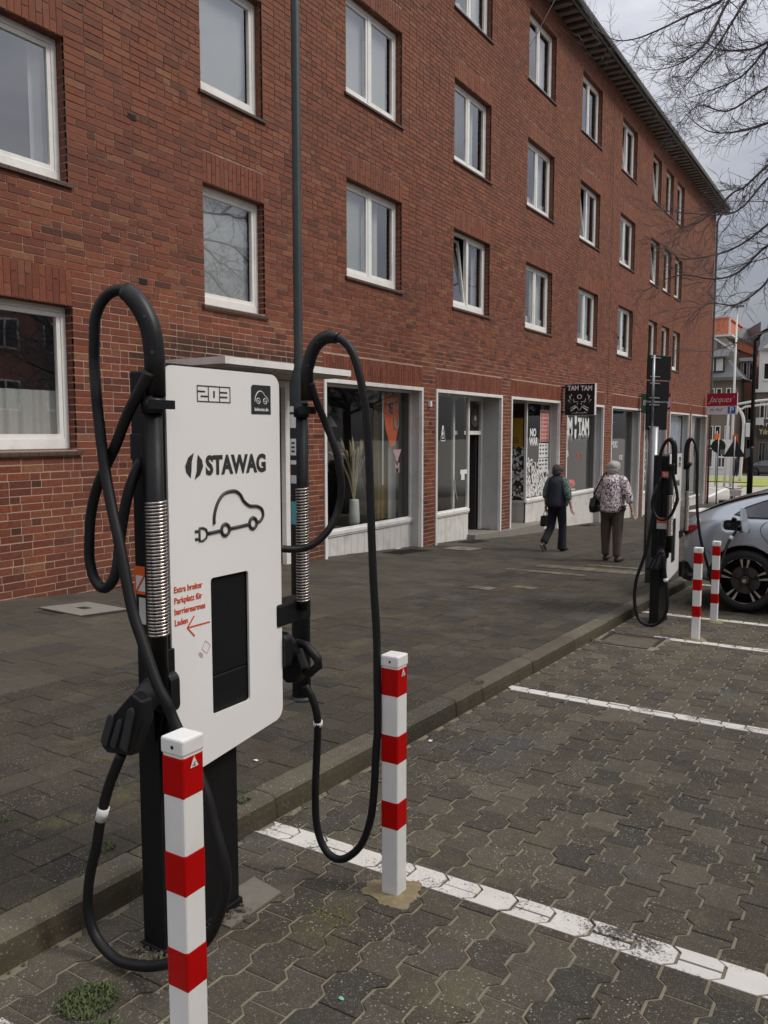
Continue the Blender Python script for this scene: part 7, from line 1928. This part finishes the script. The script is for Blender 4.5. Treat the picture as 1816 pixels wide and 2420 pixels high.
ex1 = [[(13.5, 1.66, 6.59), (13.5, 2.16, 6.5), (13.5, 2.5, 6.33), (13.5, 2.91, 6.25), (13.5, 3.34, 6.15), (13.5, 3.72, 6.1), (13.5, 4.05, 6.17), (13.5, 4.37, 6.43)] ,
[(14.2, 1.76, 7.18), (14.2, 2.24, 6.59), (14.2, 2.47, 6.24), (14.2, 2.69, 5.95), (14.2, 2.91, 5.71), (14.2, 3.22, 5.36)] ,
[(13.2, 1.75, 6.87), (13.2, 2.31, 6.18), (13.2, 2.52, 5.78), (13.2, 2.74, 5.55), (13.2, 3.05, 5.44), (13.2, 3.37, 5.45)] ,
[(14.5, 1.46, 6.15), (14.5, 1.94, 6.02), (14.5, 2.21, 5.97), (14.5, 2.62, 6.06), (14.5, 2.9, 6.24), (14.5, 3.14, 6.23)] ,
[(13.8, 1.39, 5.97), (13.8, 1.84, 5.67), (13.8, 2.04, 5.45), (13.8, 2.26, 5.29), (13.8, 2.63, 5.21), (13.8, 2.95, 5.16)] ,
[(14.8, 1.43, 5.07), (14.8, 1.93, 4.91), (14.8, 2.4, 4.86), (14.8, 2.85, 4.96), (14.8, 3.23, 5.33)] ,
[(15.2, 1.61, 5.69), (15.2, 2.11, 5.57), (15.2, 2.61, 5.35), (15.2, 3.09, 5.53), (15.2, 3.43, 5.25)] ,
[(14.0, 1.34, 4.31), (14.0, 1.8, 4.03), (14.0, 2.12, 3.76), (14.0, 2.31, 3.68), (14.0, 2.72, 3.34), (14.0, 3.11, 3.26)] ,
[(14.4, 1.34, 3.69), (14.4, 1.82, 3.25), (14.4, 2.35, 2.92), (14.4, 3.06, 2.85), (14.4, 3.33, 3.07)] ,
[(15.0, 1.42, 4.43), (15.0, 1.92, 4.12), (15.0, 2.39, 3.65), (15.0, 3.06, 3.71), (15.0, 3.76, 3.88)] ,
[(14.6, 1.33, 3.04), (14.6, 1.83, 2.97), (14.6, 2.23, 2.61), (14.6, 2.61, 2.52), (14.6, 3.21, 2.64), (14.6, 3.77, 2.41)] ,
[(15.5, 1.65, 2.84), (15.5, 2.02, 2.46), (15.5, 2.41, 2.21), (15.5, 2.83, 2.27), (15.5, 3.1, 2.12)] ,]
ex1 = [[(15.3, -1.9, 1.4+.35*e[0][2]), (15.0-.2*(i % 3), .1, .75*e[0][2]+1.2)]+e for i, e in enumerate(ex1)]
tree(15.5, -2.4, zroad(15.5), 'bare tree whose twigs reach in from the upper right over the roof edge', 5, 11.0, 4.0, 5, extra=ex1, depth=3, arc=(170, 370))
ex2 = [[(26,-2.5,2.5),(25.5,1.0,3.4),(25.0,3.0,2.8),(24.6,4.4,2.3),(24.4,5.2,2.4)], [(26,-2.5,3.0),(25.5,1.5,4.9),(25.0,3.4,4.7),(24.7,4.9,4.4)], [(26,-2.5,3.5),(26.5,1.3,6.2),(26.6,3.2,6.6),(26.5,4.6,6.8)]]
tree(26.0, -2.5, zroad(26), 'farther bare tree whose thin twigs hang before the right end of the brick wall', 12, 12.0, 4.4, 7, extra=ex2, depth=3, arc=(150, 390))
tree(5.5, -5.5, zroad(5.5), 'bare street tree mirrored in the left windows', 23, 11.0, 5.0, 10, depth=3)
tree(-3.0, -6.5, zroad(-3), 'bare street tree behind the viewer, mirrored in the lower left panes', 29, 11.0, 5.0, 10, depth=3)
